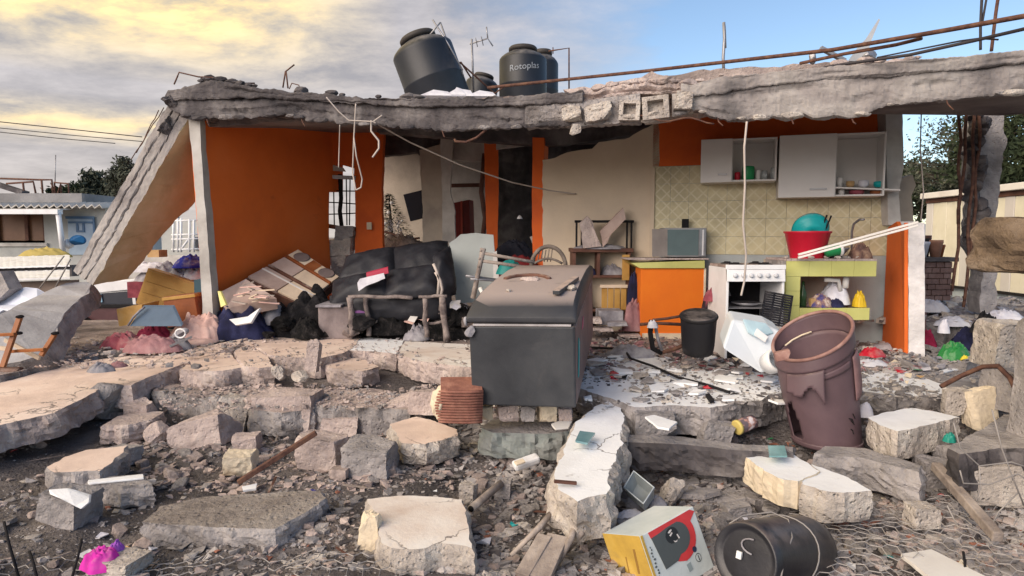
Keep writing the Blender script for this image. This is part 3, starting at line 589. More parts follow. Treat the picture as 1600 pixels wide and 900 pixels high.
# left bay: roof panel snapped off and leaning to the street
pA = P(287, 178, 6.85); pB = P(150, 436, 6.85); dd = (pB-pA).normalized(); nn = dd.cross(E2).normalized()
if nn.x > 0: nn = -nn
lt = thing('fallen_roof_panel', 'snapped roof panel leaning steeply from the left roof corner to the ground', 'roof panel', V((-4, 7, 0)))
q = [PL(a, b, pA, nn) for a, b in ((296, 180), (300, 192), (306, 250), (318, 300), (300, 322), (276, 342), (254, 366), (232, 396), (214, 420), (200, 436), (176, 440), (145, 446))]
up = [p for p in q]
mb = MB(); rp = refine(up, .03, .012, 3); off = nn*.30
n_ = len(rp); vs = []
cen = sum(rp, V())/n_; NK = 34
for k in range(NK+1):
    t_ = k/NK; gr = 0
    for p in rp:
        w_ = off*t_; inw = (cen-p).normalized()
        vs.append(p+w_+inw*(.10*(math.exp(-((t_-.36-.05*nz(p, 3, 1)-.03*nz(p, 12, 1))/.022)**2)+math.exp(-((t_-.70-.05*nz(p, 3, 8)-.03*nz(p, 12, 8))/.022)**2)))+nz3(p+w_, 5, 2)*.008+nz3(p+w_, 13, 2)*.007+nz3(p+w_, 34, 3)*.006)
fs = [tuple(range(n_))] + [(k*n_+i, (k+1)*n_+i, (k+1)*n_+(i+1) % n_, k*n_+(i+1) % n_) for k in range(NK) for i in range(n_)] + [tuple(range(NK*n_, (NK+1)*n_))[::-1]]
mb.add(vs[:], fs); mb.m = [0]+[1]*(len(fs)-1)
mb.build('panel', [mat('olive ceiling paint', (.50, .43, .27), (.40, .34, .21), (.57, .50, .34), scale=2.5, bump=.3, bscale=12, stain=(.20, .16, .11), stain_amt=.3), m_concl], lt)
mb = MB(); mb.rock(F(276, 160, -.1), (.26, .4, .26), 4, 4, 12, .14); mb.rock(F(262, 200, -.1), (.2, .3, .25), 6, 4, 12, .14); mb.build('broken_corner', m_concd, lt)
for k, (a, b) in enumerate((((256, 168), (205, 250)), ((248, 172), (213, 240)))):
    mb = MB(); mb.tube([F(a[0]+(b[0]-a[0])*t/6, a[1]+(b[1]-a[1])*t/6+2*sin(t*2), .08) for t in range(7)], .005, 5); mb.build('rebar', m_rust, lt)

# ---- walls (helper: a traced outline on a plane with a real thickness)
def wall(name, label, px, p0, n, th, m, group='walls of the house', jag=.0, cat='wall', seed=0, parent=None, step=.06):
    q = [PL(a, b, p0, n) for a, b in px]
    if jag:
        t1 = V((0, 0, 1)); t2 = V(n).cross(t1).normalized(); r = []
        for i, a in enumerate(q):
            b = q[(i+1) % len(q)]; k = max(1, int((b-a).length/step))
            for j in range(k):
                p = a.lerp(b, j/k); r.append(p+(t1*(nz(p, 8, seed)+.6*nz(p, 23, seed))+t2*(nz(p, 8, seed+9)+.6*nz(p, 23, seed+9)))*jag)
        q = r
    mb = MB(); mb.prism(q, V(n)*th); o = mb.build(name, m, parent)
    if parent is None: tag(o, label, cat, group)
    return o
wa = P(316, 300, 6.95); wb = P(514, 300, 8.9); wd_ = (wb-wa); wd_.z = 0; wn = V((-wd_.y, wd_.x, 0)).normalized()   # pointing left/back
t = thing('orange_wall', 'large plain orange wall with a pale end column on the left of the house', 'wall', V((-3.3, 7.5, 0)), 'walls of the house')
wall('wall', '', [(311, 175), (345, 172), (536, 196), (536, 300), (514, 300), (514, 368), (519, 470), (345, 520), (333, 480), (325, 380), (316, 260)], wa, wn, .14, m_orange, parent=t)
cn = V((0, 1, 0)); ca = P(316, 300, 6.9)
wall('column', '', [(294, 178), (311, 178), (316, 260), (325, 380), (334, 505), (318, 515), (312, 400), (304, 290)], ca, cn, .16, m_plast, parent=t, jag=.008, step=.08)
w2 = P(550, 300, 9.0)
wall('orange_pier', 'narrow orange wall pier between the barred window and the next room', [(553, 190), (600, 190), (598, 250), (596, 300), (599, 480), (552, 480), (555, 380), (556, 330), (553, 270)], w2, cn, .15, m_oranged, jag=.01)
wall('window_header', 'dark orange wall strip above the barred window with a grey spalled corner', [(505, 190), (552, 190), (552, 262), (530, 256), (507, 256)], w2, cn, .14, m_oranged)
wall('plaster_spall', 'grey spalled plaster patch above the barred window', [(507, 254), (536, 262), (540, 268), (508, 266)], w2-V((0, .01, 0)), cn, .03, m_plast, cat='plaster patch')
t = thing('barred_window', 'dark window grille with a bent middle post left of the orange pier', 'window', V((-2.4, 9, 1)))
for (a, b, r) in (((531, 272), (534, 352), .03),): MB().tube([P(531, 272, 9.02), P(533, 310, 9.05), P(531, 330, 9.0), P(534, 355, 9.05)], r, 6).build('post', m_blackd, t)
MB().bar(P(507, 276, 9.0), P(556, 278, 9.0), .05, .05).build('lintel_rail', m_steel, t)
for x in (514, 521, 541, 547): MB().tube([P(x, 278, 9.05), P(x+rnd(-2, 2), 352, 9.05)], .009, 5).build('bar', m_blackd, t)
for y in (298, 316, 335): MB().tube([P(508, y, 9.05), P(532, y+rnd(-1, 2), 9.06), P(556, y+rnd(-2, 4), 9.05)], .009, 5).build('bar', m_blackd, t)
MB().tube([P(508, 352, 9.0), P(530, 356, 9.0), P(556, 358, 9.0)], .03, 6).build('sill_rail', m_rust, t)
for i, (a, b, c, d, m) in enumerate(((520, 356, 556, 378, m_conc), (512, 374, 552, 405, m_concw), (514, 396, 544, 420, m_concw), (515, 412, 542, 446, m_conc))):
    rock(('grey block wedged under the window grille', 'pale block stacked in the gap under the window', 'whitish block below the stacked pale one', 'brownish block lowest in the gap under the window')[i], a, b, c, d, m, 130+i, Y=8.95, emb=0, depth=.7)
tag(MB().box(P(577, 353, 8.96), (.07, .02, .10)).build('wall_socket', m_ochre, bev=.004), 'cream socket plate on the narrow orange pier', 'socket')
# cream rear walls and the rooms behind
wall('cream_wall', 'cream wall with a ragged top at the centre of the house', [(848, 250), (868, 246), (885, 238), (925, 232), (935, 222), (975, 218), (1030, 190), (1030, 530), (848, 520)], P(1018, 300, 7.45), V((.3065, .952, 0)), .13, m_cream, jag=.012)  # ragged outline at the top, one cream paint over the whole wall
wall('rear_wall', 'dusty cream rear wall with a christmas tree and a dark screen in front of it', [(560, 212), (700, 212), (700, 420), (560, 420)], P(700, 300, 11.3), cn, .13, m_cream2)
wall('rear_wall', 'rear wall seen behind the red cabinet in the middle opening', [(700, 212), (775, 212), (775, 420), (700, 420)], P(700, 300, 11.0), cn, .13, m_plast)
wall('rear_wall', 'rear wall at the end of the passage beside the orange posts, passage shade in its dark colour', [(760, 212), (1060, 205), (1060, 450), (760, 450)], P(700, 300, 12.6), cn, .13, m_concd)  # dark concrete colour stands in for the shade of the deep passage
wall('pale_wall', 'pale grey wall piece between the christmas tree room and the red cabinet', [(655, 235), (690, 225), (706, 240), (704, 290), (700, 330), (702, 378), (700, 430), (662, 430), (660, 330)], P(700, 300, 9.3), cn, .15, m_cream2, jag=.012)
wall('grey_column', 'rough grey concrete column edge beside the pale wall piece', [(688, 215), (708, 215), (703, 300), (711, 330), (709, 420), (692, 420), (691, 320)], P(700, 300, 9.15), cn, .16, m_plast, jag=.012)
wall('lintel', 'grey hanging lintel over the middle opening', [(688, 202), (762, 204), (762, 250), (735, 252), (690, 248)], P(700, 300, 9.35), cn, .18, m_plast, jag=.01)
wall('lintel', 'dark grey lintel left of the middle opening with rough underside', [(590, 200), (690, 204), (690, 244), (655, 243), (650, 238), (600, 244)], P(700, 300, 9.5), cn, .18, m_concd, jag=.012)
wall('lintel', 'shadowy lintel between the two orange posts', [(775, 200), (850, 200), (850, 222), (775, 232)], P(700, 300, 8.7), cn, .18, m_plast, jag=.01)
wall('orange_post', 'brownish orange door post right of the red cabinet', [(756, 200), (778, 200), (779, 300), (776, 430), (762, 430), (758, 300)], P(700, 300, 8.9), cn, .18, m_oranged, jag=.006)
wall('orange_post', 'bright orange door post against the cream wall', [(832, 215), (850, 215), (850, 480), (834, 480), (831, 330)], P(850, 300, 7.85), V((.3065, .952, 0)), .2, m_oranged, jag=.006)
wall('grey_board', 'pale grey low wall panel with a chipped top behind the broken chair', [(702, 380), (720, 366), (744, 364), (760, 365), (771, 367), (776, 470), (712, 475)], P(740, 400, 7.6), cn, .1, mat('pale blue grey paint', (.50, .54, .53), (.44, .47, .47), (.56, .59, .58), scale=1.5, bump=.1), jag=.008)
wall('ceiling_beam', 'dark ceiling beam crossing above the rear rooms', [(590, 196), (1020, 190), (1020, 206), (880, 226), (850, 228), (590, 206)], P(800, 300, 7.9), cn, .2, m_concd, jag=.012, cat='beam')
# kitchen wall
KP = P(1018, 300, 7.45); KN = V((.3065, .952, 0)); KD = V((.952, -.3065, 0))
def K(px, py, off=0): return PL(px, py, KP-KN*off, KN)
t = thing('kitchen_wall', 'kitchen wall, orange above and patterned cream tile below', 'wall', V((2.8, 7.1, 0)), 'walls of the house')
k0, k1 = K(1019, 300), K(1397, 300); KL = (k1-k0).dot(KD)
def kbox(mb, s0, s1, o0, o1, z0, z1):
    a = k0 + KD*s0; M = frame(V((a.x, a.y, 0)), KD, z=UP); s = len(mb.v); mb.M = M; mb.bx(0, s1-s0, -o1, -o0, z0, z1); mb.M = Matrix.Identity(4)
mb = MB(); kbox(mb, 0, KL, -.14, 0, 1.915, 2.56); mb.build('upper_wall', m_oranged, t)
mb = MB(); kbox(mb, 0, KL, -.14, -.004, -.1, 1.914); mb.build('lower_wall', mat('blue grey render', (.40, .44, .45), (.33, .36, .37), (.46, .50, .51), scale=2, bump=.15), t)
m_tile = mat('patterned cream tile', (.58, .52, .33), scale=2, rough=.35, bump=.05)
tt = m_tile.node_tree; bs = tt.nodes['Principled BSDF']; tc_ = tt.nodes.new('ShaderNodeTexCoord'); mp = tt.nodes.new('ShaderNodeMapping'); mp.inputs['Rotation'].default_value = (0, 0, math.atan2(.3065, .952)); tt.links.new(tc_.outputs['Object'], mp.inputs[0])
sp = tt.nodes.new('ShaderNodeSeparateXYZ'); tt.links.new(mp.outputs[0], sp.inputs[0])
cb = tt.nodes.new('ShaderNodeCombineXYZ'); u_ = mth(tt, 'ADD', sp.outputs[0], sp.outputs[2]); v_ = mth(tt, 'SUBTRACT', sp.outputs[0], sp.outputs[2])
def tri(x): return mth(tt, 'ABSOLUTE', mth(tt, 'SUBTRACT', mth(tt, 'FRACT', mth(tt, 'MULTIPLY', x, 7.5)), .5))
f = mth(tt, 'MULTIPLY', mth(tt, 'SUBTRACT', mth(tt, 'MAXIMUM', tri(u_), tri(v_)), .36), 7, clamp=True)
mx = tt.nodes.new('ShaderNodeMixRGB'); tt.links.new(mth(tt, 'MULTIPLY', f, .55), mx.inputs[0]); old = bs.inputs['Base Color'].links[0].from_socket; tt.links.new(old, mx.inputs[1]); mx.inputs[2].default_value = (.74, .70, .53, 1); tt.links.new(mx.outputs[0], bs.inputs['Base Color'])
ncol, nrow = 12, 5; tw = KL/ncol; thh = 1.0/nrow
for i in range(ncol):
    for j in range(nrow):
        mb = MB(); kbox(mb, i*tw+.0015, (i+1)*tw-.0015, -.002, .006+.001*((i*7+j*3) % 3), .912+j*thh+.0015, .912+(j+1)*thh-.0015); mb.build('tile', m_tile, t)
mb = MB(); kbox(mb, -.02, .03, 0, .03, -.1, 1.9); mb.build('corner_strip', m_cream, t)
# right end of the kitchen
wall('grey_pier', 'grey green pier at the right end of the kitchen wall', [(1384, 170), (1410, 160), (1412, 262), (1404, 300), (1408, 350), (1388, 352)], P(1398, 300, 6.6), cn, .18, m_plast, jag=.005)
wall('plaster_corner', 'broken white plaster corner beside the pier, open sky behind', [(1402, 280), (1426, 273), (1431, 290), (1424, 306), (1428, 350), (1402, 352)], P(1398, 300, 6.9), cn, .12, m_cream2, jag=.008)
t = thing('orange_wall_end', 'waist high orange wall stub with a white broken end at the right of the kitchen', 'wall', V((3.6, 6, 0)), 'walls of the house')
pn = V((E2.y, -E2.x, 0))
q = [P(1413, 348, 5.92), P(1413, 562, 5.92)]; q0, q1 = q
M_ = E2*.75
side = [q0+V((0, 0, 0)), q1, q1+M_, V((q1.x, q1.y, 1.20))+M_, V((q1.x, q1.y, 1.26))+M_*.6, V((q1.x, q1.y, 1.16))+M_*.4]
MB().prism(side, pn*.03).build('orange_face', m_orange, t)
MB().prism([p+pn*.032+E2*.0 - E2*.012 for p in refine(side, .07, .01, 5)], pn*.13).build('broken_core', mat('white broken render', (.72, .70, .70), (.6, .58, .58), scale=5, bump=.5), t)
# collapsed column with hanging rebar, right
t = thing('broken_column', 'grey concrete column with a torn dark flank and hanging bars at the right opening', 'column', V((5, 6.6, 0)))
qc = [(1527, 168), (1572, 160), (1568, 240), (1560, 300), (1556, 420), (1556, 490), (1530, 490), (1534, 400), (1520, 378), (1526, 300), (1520, 230)]
pts = [P(a, b, 6.6) for a, b in qc]; rp = []
for i, a in enumerate(pts):
    b = pts[(i+1) % len(pts)]; k = max(1, int((b-a).length/.05))
    for j in range(k): p = a.lerp(b, j/k); rp.append(p+V((nz(p, 7, 1)*.04+nz(p, 20, 1)*.03, 0, 0)))
MB().prism(rp, V((.08, .3, 0))).build('shaft', m_conc, t)
mb = MB()
for i in range(16): y = 180+i*14; mb.rock(P(1524+6*sin(i*1.3), y, 6.5), (.16, .25, .16), i, 3, 9, .12)
mb.build('torn_flank', m_concd, t)
for (x0, x1, y1) in ((1512, 1490, 455), (1524, 1508, 480), (1500, 1499, 350), (1532, 1518, 400)):
    MB().tube([P(x0+(x1-x0)*k/8+2.5*sin(k*1.7+x0), 178+(y1-178)*k/8, 6.4) for k in range(9)], .016, 5).build('rebar', m_rust, t)
MB().tube([P(1440, 165, 6.2), P(1438, 230, 6.2), P(1443, 300, 6.2), P(1439, 345, 6.2)], .006, 5).build('loose_wire', m_wire, t)
MB().tube([P(1545, 172, 6.3), P(1560, 160, 6.2), P(1600, 156, 6.1)], .012, 5).build('rebar', m_rust, t)
# ================================================================== roof top: tanks, aerials, cables
def tank(label, base, r, h, tilt=(0, 0), logo=None):
    t = thing('water_tank', label, 'water tank', base, 'black water tanks on the roof')
    M = Matrix.Translation(base) @ Matrix.Rotation(R(tilt[0]), 4, 'Y') @ Matrix.Rotation(R(tilt[1]), 4, 'X')
    pr = [(r*.96, 0), (r, .03), (r, h*.30), (r*1.012, h*.31), (r*1.012, h*.33), (r, h*.34), (r, h*.74), (r*.99, h*.765), (r*.93, h*.80), (r*.78, h*.85), (r*.60, h*.885), (r*.54, h*.90), (r*.53, h*.94)]
    MB().lathe(pr, 40, M).build('tank_body', m_rubber, t)
    l = MB().lathe([(r*.60, h*.915), (r*.60, h*.965), (r*.54, h*.99), (r*.2, h)], 32, M).build('lid', m_tanklid, t)
    if logo:
        vs, fs = text_geo(logo, r*.36); a0 = -pi/2+.05
        o = [M @ V(((r+.006)*cos(a0+p.x/r), (r+.006)*sin(a0+p.x/r), h*.56+p.y+.12*p.x)) for p in vs]
        mb = MB(); mb.add(o, fs); mb.build('lettering', m_logo, t)
    return t
def rz(px, py, Y, dz=0): return P(px, py, Y)+V((0, 0, dz))
tank('large black water tank tipped over to the left on the roof edge', rz(690, 150, 8.2, -.10), .385, .90, (-20, 0))
tank('small black water tank half hidden behind the tipped one', rz(744, 158, 9.6, -.2), .24, .60, (12, 0))
tank('upright black water tank with pale lettering on its side', rz(817, 152, 9.0, -.1), .325, .78, (0, 0), 'Rotoplas')
tank('upright black water tank standing behind the lettered one', rz(848, 152, 10.2, -.2), .24, .92)
def wires(name, label, cat, segs, m, group=None, n=5):
    t = thing(name, label, cat, segs[0][0][0]) if len(segs) > 1 else None
    for i, (pts, r) in enumerate(segs):
        o = MB().tube(pts, r, n).build('rod' if t else name, m, t)
    if not t: tag(o, label, cat, group)
    return t or o
wires('bent_pipe_frame', 'bent thin pipe frame above the tipped water tank', 'pipe frame', [([P(668, 59, 8), P(688, 35, 8)], .011), ([P(676, 31, 8), P(700, 68, 8), P(723, 110, 8)], .011), ([P(688, 35, 8.1), P(702, 74, 8.1), P(724, 118, 8.1)], .011)], m_steel)
wires('pipe_stand', 'crossed leaning pipes between the tipped tank and the aerial', 'pipe frame', [([P(718, 97, 8.5), P(775, 148, 8.5)], .012), ([P(720, 97, 8.5), P(736, 122, 8.5)], .012), ([P(767, 150, 8.4), P(790, 134, 8.4)], .01)], m_rust)
wires('tv_aerial', 'television aerial on a thin mast beside the tipped water tank', 'aerial', [([P(737, 61, 8.6), P(740, 146, 8.6)], .014), ([P(734, 69, 8.6), P(762, 60, 8.6), P(770, 72, 8.6)], .010)] + [([P(x, y-7, 8.55), P(x+3, y+7, 8.65)], .006) for x, y in ((743, 66), (752, 64))] + [([P(760, 42, 8.6), P(762, 60, 8.6)], .010)], m_steel)
wires('pipe_bracket', 'square bent pipe beside the rear water tank', 'pipe frame', [([P(857, 80, 9.3), P(889, 75, 9.3), P(889, 140, 9.3)], .012), ([P(864, 74, 9.3), P(864, 84, 9.3)], .008)], m_rust)
wires('rebar_stub', 'pair of bent bars poking out of the roof at left', 'rebar', [([P(442, 137, 6.7), P(446, 112, 6.7), P(460, 101, 6.7)], .008), ([P(447, 112, 6.7), P(450, 138, 6.7)], .008), ([P(452, 139, 6.7), P(456, 130, 6.7), P(467, 133, 6.7), P(468, 140, 6.7)], .006)], m_rust)
wires('rebar_stub', 'twisted upright bar on the right half of the roof', 'rebar', [([P(1131, 118, 6.2), P(1130, 90, 6.2), P(1132, 60, 6.2), P(1131, 35, 6.2)], .015), ([P(1134, 75, 6.2), P(1133, 45, 6.2), P(1132, 35, 6.2)], .008)], m_steel)
wires('rebar_loop', 'thin bar looping over the left roof corner', 'rebar', [([P(272, 132, 6.8), P(280, 113, 6.8), P(310, 120, 6.8), P(345, 122, 6.8), P(370, 130, 6.8), P(398, 130, 6.8)], .008), ([P(273, 130, 6.8), P(278, 118, 6.8)], .008)], m_rust)
# steel blade like sheet and posts on the roof at right
t = thing('bent_metal_sheet', 'thin triangular metal sheet sticking up from the roof at right', 'metal sheet', P(1345, 98, 5.6))
MB().prism([P(1325, 95, 5.6), P(1343, 70, 5.6), P(1352, 62, 5.6), P(1373, 29, 5.6), P(1375, 31, 5.6), P(1362, 62, 5.6), P(1358, 76, 5.6), P(1345, 96, 5.6)], V((.02, .05, 0))).build('sheet', mat('grey metal sheet', (.45, .47, .50), scale=3, rough=.5, bump=.1), t)
MB().bar(P(1282, 75, 5.6), P(1320, 95, 5.6), .04, .03).build('rail', m_steel, t); MB().rock(P(1358, 88, 5.6), (.13, .1, .10), 4, 3).build('bracket', m_steel, t); MB().rock(P(1270, 90, 5.6), (.06, .06, .12), 5, 3).build('clamp', m_steel, t)
for i, (a, b, c, d) in enumerate(((655, 149, 700, 140), (692, 150, 735, 138), (728, 150, 770, 141), (705, 148, 722, 136))):
    q = [P(a, b, 7.6), P((a+c)/2, d, 7.7), P(c, d+3, 7.7), P(c+6, b, 7.6)]; tag(MB().prism(q, V((0, .1, -.02))).build('white_sheet', m_clothw), ('white torn sheet under the tipped tank, leftmost', 'white torn sheet under the middle of the tipped tank', 'white torn sheet right of the tipped tank', 'small white peak of sheet at the tipped tank foot')[i], 'sheet')
# cables
def cable(label, pts, r, m, name='overhead_cable', cat='cable', sag=0, group='cables'):
    q = []
    for (a, b) in zip(pts, pts[1:]):
        for k in range(10): q.append(a.lerp(b, k/10)+V((0, 0, -sag*4*(k/10)*(1-k/10))))
    q.append(pts[-1]); return tag(MB().tube(q, r, 6).build(name, m), label, cat, group)
cable('thickest dark cable bundle rising to the top right corner', [P(762, 137, 7.4), P(1000, 112, 6.6), P(1300, 78, 5.4), P(1480, 47, 4.6), P(1640, 18, 4.0)], .017, m_rust)
cable('second dark cable under the thickest bundle at right', [P(1250, 99, 5.6), P(1320, 84, 5.3), P(1400, 70, 5.0), P(1440, 60, 4.8)], .014, m_rust)
cable('lower cable curving along the roof edge to the right', [P(1190, 125, 5.3), P(1320, 100, 5.1), P(1420, 86, 4.8), P(1520, 64, 4.5), P(1640, 36, 4.1)], .012, m_wired)
cable('thin twisted cable above the lower one at right', [P(1370, 90, 5), P(1440, 76, 4.8), P(1500, 64, 4.6), P(1530, 60, 4.5), P(1560, 62, 4.4)], .006, m_wired)
cable('left of the upright cables at the top right', [P(1532, 78, 4.7), P(1532, 40, 4.7), P(1536, -40, 4.7)], .010, m_wired)
cable('middle of the upright cables at the top right', [P(1534, 40, 4.7), P(1541, 0, 4.7), P(1548, -40, 4.7)], .008, m_wired)
cable('right of the upright cables at the top right', [P(1549, 80, 4.7), P(1556, 20, 4.7), P(1565, -40, 4.7)], .012, m_rust)
cable('pale clothes line sloping from the beam down to the cream wall', [P(583, 190, 6.2), P(640, 222, 6.5), P(720, 258, 6.8), P(800, 285, 7.2), P(860, 298, 7.6), P(900, 303, 7.7)], .008, m_wire, name='clothes_line')
cable('pale cable loop hanging before the orange wall', [P(556, 162, 6.15), P(553, 215, 6.2), P(551, 270, 6.3), P(556, 297, 6.3), P(564, 293, 6.3), P(566, 280, 6.3), P(557, 245, 6.2), P(553, 215, 6.2)], .007, m_wire, name='hanging_cable')
cable('short curled cable end below the beam', [P(580, 188, 6.1), P(580, 205, 6.1), P(592, 220, 6.1), P(592, 232, 6.1), P(582, 246, 6.1)], .009, m_wire, name='hanging_cable')
cable('thin cable along the beam face at left', [P(510, 152, 6.1), P(530, 175, 6.1), P(545, 188, 6.1), P(583, 190, 6.05), P(597, 180, 6.05)], .006, m_wire, name='hanging_cable')
cable('straight thin cable hanging over the window', [P(531, 195, 6.2), P(530, 230, 6.3), P(529, 262, 6.3)], .005, m_wire, name='hanging_cable')
cable('twisted bar hanging under the middle of the beam', [P(760, 202, 5.9), P(745, 215, 5.9), P(728, 222, 5.9), P(712, 221, 5.9), P(710, 217, 5.9)], .011, m_rust, name='hanging_bar', cat='rebar')
cable('long pale cable hanging before the cooker', [P(1167, 190, 5.2), P(1163, 230, 5.2), P(1164, 290, 5.25), P(1161, 350, 5.3), P(1166, 400, 5.35), P(1163, 440, 5.4), P(1158, 462, 5.4)], .009, m_wire, name='hanging_cable')
cable('first far power line in the evening sky', [P(-60, 184, 30), P(120, 203, 30), P(222, 214, 30)], .022, m_wired)
cable('second far power line in the evening sky', [P(-60, 194, 30), P(120, 212, 30), P(222, 221, 30)], .018, m_wired)
cable('third far power line in the evening sky', [P(-60, 200, 30), P(90, 216, 30), P(180, 224, 30)], .018, m_wired)

# ================================================================== kitchen
def kt(px, py, off): return K(px, py, off)
def kframe(px, py, off): p = K(px, py, off); return frame(p, KD, z=UP)
def cabinet(label, x0, xm, x1, yt, yb, ncon):
    a = K(x0, yb, .34); b = K(x1, yt, .34); Wd = (b-a).dot(KD); H = K(xm, yt+1, .34).z - K(xm, yb, .34).z; wm = (K(xm, yb, .34)-a).dot(KD)
    t = thing('wall_cabinet', label, 'cabinet', a, 'kitchen wall cabinets'); M = frame(V((a.x, a.y, K(xm, yb, .34).z)), KD, z=UP); D = .32
    for nm, bxs in (('back_panel', (0, Wd, D-.012, D, .018, H-.018)), ('side_panel', (0, .018, 0, D, 0, H)), ('side_panel', (Wd-.018, Wd, 0, D, 0, H)), ('top_panel', (.018, Wd-.018, 0, D-.012, H-.018, H)), ('bottom_panel', (.018, Wd-.018, 0, D-.012, 0, .018)), ('divider', (wm-.009, wm+.009, .01, D-.012, .018, H-.018))):
        mb = MB(M); mb.bx(*bxs); mb.build(nm, m_cab, t, bev=.001)
    mb = MB(M); mb.bx(-.004, wm-.002, -.02, -.002, -.004, H+.002); d = mb.build('door', m_cab, t, bev=.0015)
    mb = MB(M); mb.bx(wm*.55, wm*.85, -.042, -.032, .07, .085); mb.bx(wm*.56, wm*.58, -.034, -.019, .072, .083); mb.bx(wm*.82, wm*.84, -.034, -.019, .072, .083); mb.build('handle', m_steel, d)
    return t, M, Wd, wm, H, D
t, M, Wd, wm, H, D = cabinet('left wall cabinet, its right half open with cups inside', 1095, 1143, 1215, 216, 284, 3)
def inkit(name, label, cat, mb, m, group='things left in the wall cabinets'): return tag(mb.build(name, m), label, cat, group)
for i, (s, r, h, m, lab) in enumerate(((wm+.06, .03, .09, m_red, 'red cup in the left wall cabinet'), (wm+.17, .062, .15, m_greenp, 'green jar, widest thing in the left wall cabinet'), (wm+.27, .025, .11, m_cab, 'white cup beside the green jar'), (wm+.33, .03, .10, m_glass, 'clear glass beside the white cup'), (wm+.42, .03, .13, m_glass, 'clear glass farthest right in the left cabinet'))):
    mb = MB(M); mb.lathe([(r*.8, 0), (r, .02), (r, h*.9), (r*.9, h)], 16, Matrix.Translation((s, .12, .018))); inkit('cup', lab, 'cup', mb, m)
t, M, Wd, wm, H, D = cabinet('right wall cabinet, its right half open with a slipped shelf', 1216, 1304, 1386, 208, 307, 3)
mb = MB(M); mb.prism([(wm-.02, 0, .085), (Wd+.14, 0, .045), (Wd+.14, 0, .06), (wm-.02, 0, .10)], (0, .26, 0)); mb.build('shelf', m_cab, t)
for i, (s, r, h, z, m, lab) in enumerate(((wm+.06, .03, .10, .10, m_cab, 'white pot on the slipped shelf'), (wm+.16, .04, .06, .10, m_card, 'small ochre bowl on the slipped shelf'), (wm+.28, .05, .07, .095, m_clothw, 'bluish bundle on the slipped shelf'), (wm+.42, .05, .06, .09, m_teal, 'teal bowl on the slipped shelf'), (wm+.08, .03, .06, .018, m_cab, 'white cup under the slipped shelf'), (wm+.22, .07, .05, .018, m_clothm, 'maroon bundle under the slipped shelf'), (wm+.40, .06, .045, .018, m_woodr, 'reddish tray under the slipped shelf'))):
    mb = MB(M); mb.lathe([(r*.7, 0), (r, h*.4), (r, h*.9), (r*.8, h)], 14, Matrix.Translation((s, .12, z))); inkit('bowl', lab, 'kitchenware', mb, m)
# island
t = thing('kitchen_island', 'orange faced kitchen block with a lime green counter edge', 'counter', P(1050, 524, 7.0))
a = P(1002, 418, 7.0); b = P(1100, 524, 7.0)
MB().bx(a.x, b.x, 7.0, 7.32, 0, a.z-.008).build('orange_body', mat('bright orange paint', (.80, .19, .018), (.74, .17, .02), (.84, .22, .02), scale=1.5, bump=.1, bscale=12, stain=(.60, .25, .13), stain_amt=.25), t, bev=.004)
MB().bx(b.x-.018, b.x+.004, 6.995, 7.02, 0, a.z-.009).build('edge_trim', m_ochre, t)
MB().prism([P(986, 411, 6.97), P(1101, 407, 6.97), P(1101, 419, 6.97), P(1000, 419, 6.97)], (0, .36, 0)).build('counter_edge', m_green, t)
MB().bx(P(986, 0, 6.95).x, b.x+.02, 6.95, 7.34, P(0, 406, 6.95).z, P(0, 403.5, 6.95).z).build('counter_top', m_concp, t, bev=.004)
mt = P(0, 403.5, 6.95).z
MB().bx(a.x+.02, b.x+.0, 6.98, 7.0, -.01, .05).build('plinth', m_ochre, t)
# microwave with its door open to the left
t = thing('microwave', 'dusty grey microwave with its door swung open on the orange block', 'microwave', P(1080, 402, 7.05))
x0, x1 = P(1046, 0, 7.05).x, P(1113, 0, 7.05).x; z1 = P(0, 356, 7.05).z
MB().bx(x0, x1, 7.05, 7.33, mt+.012, z1).build('case', mat('grey metal case', (.30, .31, .32), (.22, .23, .24), scale=3, rough=.5, bump=.1, dust=.6), t, bev=.006)
MB().bx(x0+.012, x1-.09, 7.042, 7.052, mt+.03, z1-.02).build('cavity', plain('grey glass', (.12, .17, .18), .25), t)
MB().bx(x1-.08, x1-.012, 7.040, 7.052, mt+.02, z1-.02).build('control_panel', m_steel, t)
MB().bx(x1-.05, x1-.035, 7.035, 7.05, mt+.03, z1-.02).build('bright_strip', m_white, t)
MB().prism([P(1019, 358, 6.95), P(1045, 358, 7.05), P(1045, 401, 7.05), P(1019, 401, 6.95)], V((.01, .03, 0))).build('door', mat('dusty door', (.42, .37, .34), (.33, .29, .27), scale=2, bump=.2), t)
tag(MB().bx(P(1074, 0, 7.2).x, P(1084, 0, 7.2).x, 7.2, 7.24, P(0, 356, 7.2).z, P(0, 342, 7.2).z).build('wall_socket_plug', m_blackd), 'small black plug above the microwave', 'plug')
# stove
t = thing('cooker', 'white gas cooker with an open oven standing against the lime counter', 'cooker', P(1195, 560, 5.85))
sx0, sx1 = P(1147, 0, 5.75).x, P(1241, 0, 5.75).x; zt = P(0, 419, 5.75).z; ys0, ys1 = 5.75, 6.28
MB().bx(sx0, sx0+.022, ys0, ys1, 0, zt).build('side_panel', m_white, t, bev=.003); MB().bx(sx1-.022, sx1, ys0, ys1, 0, zt).build('side_panel', m_white, t, bev=.003)
MB().bx(sx0+.022, sx1-.022, ys1-.02, ys1, 0, zt).build('back_panel', m_blackd, t)
MB().bx(sx0+.01, sx1-.01, ys0+.02, ys1, zt+.001, zt+.025).build('hob', mat('stained hob', (.42, .33, .30), (.26, .20, .18), (.55, .46, .42), scale=9, rough=.5, bump=.2, metal=.2), t, bev=.004)
MB().bx(sx0-.008, sx1+.008, ys0-.004, ys0+.02, zt-.012, zt+.03).build('hob_rim', m_white, t, bev=.004)
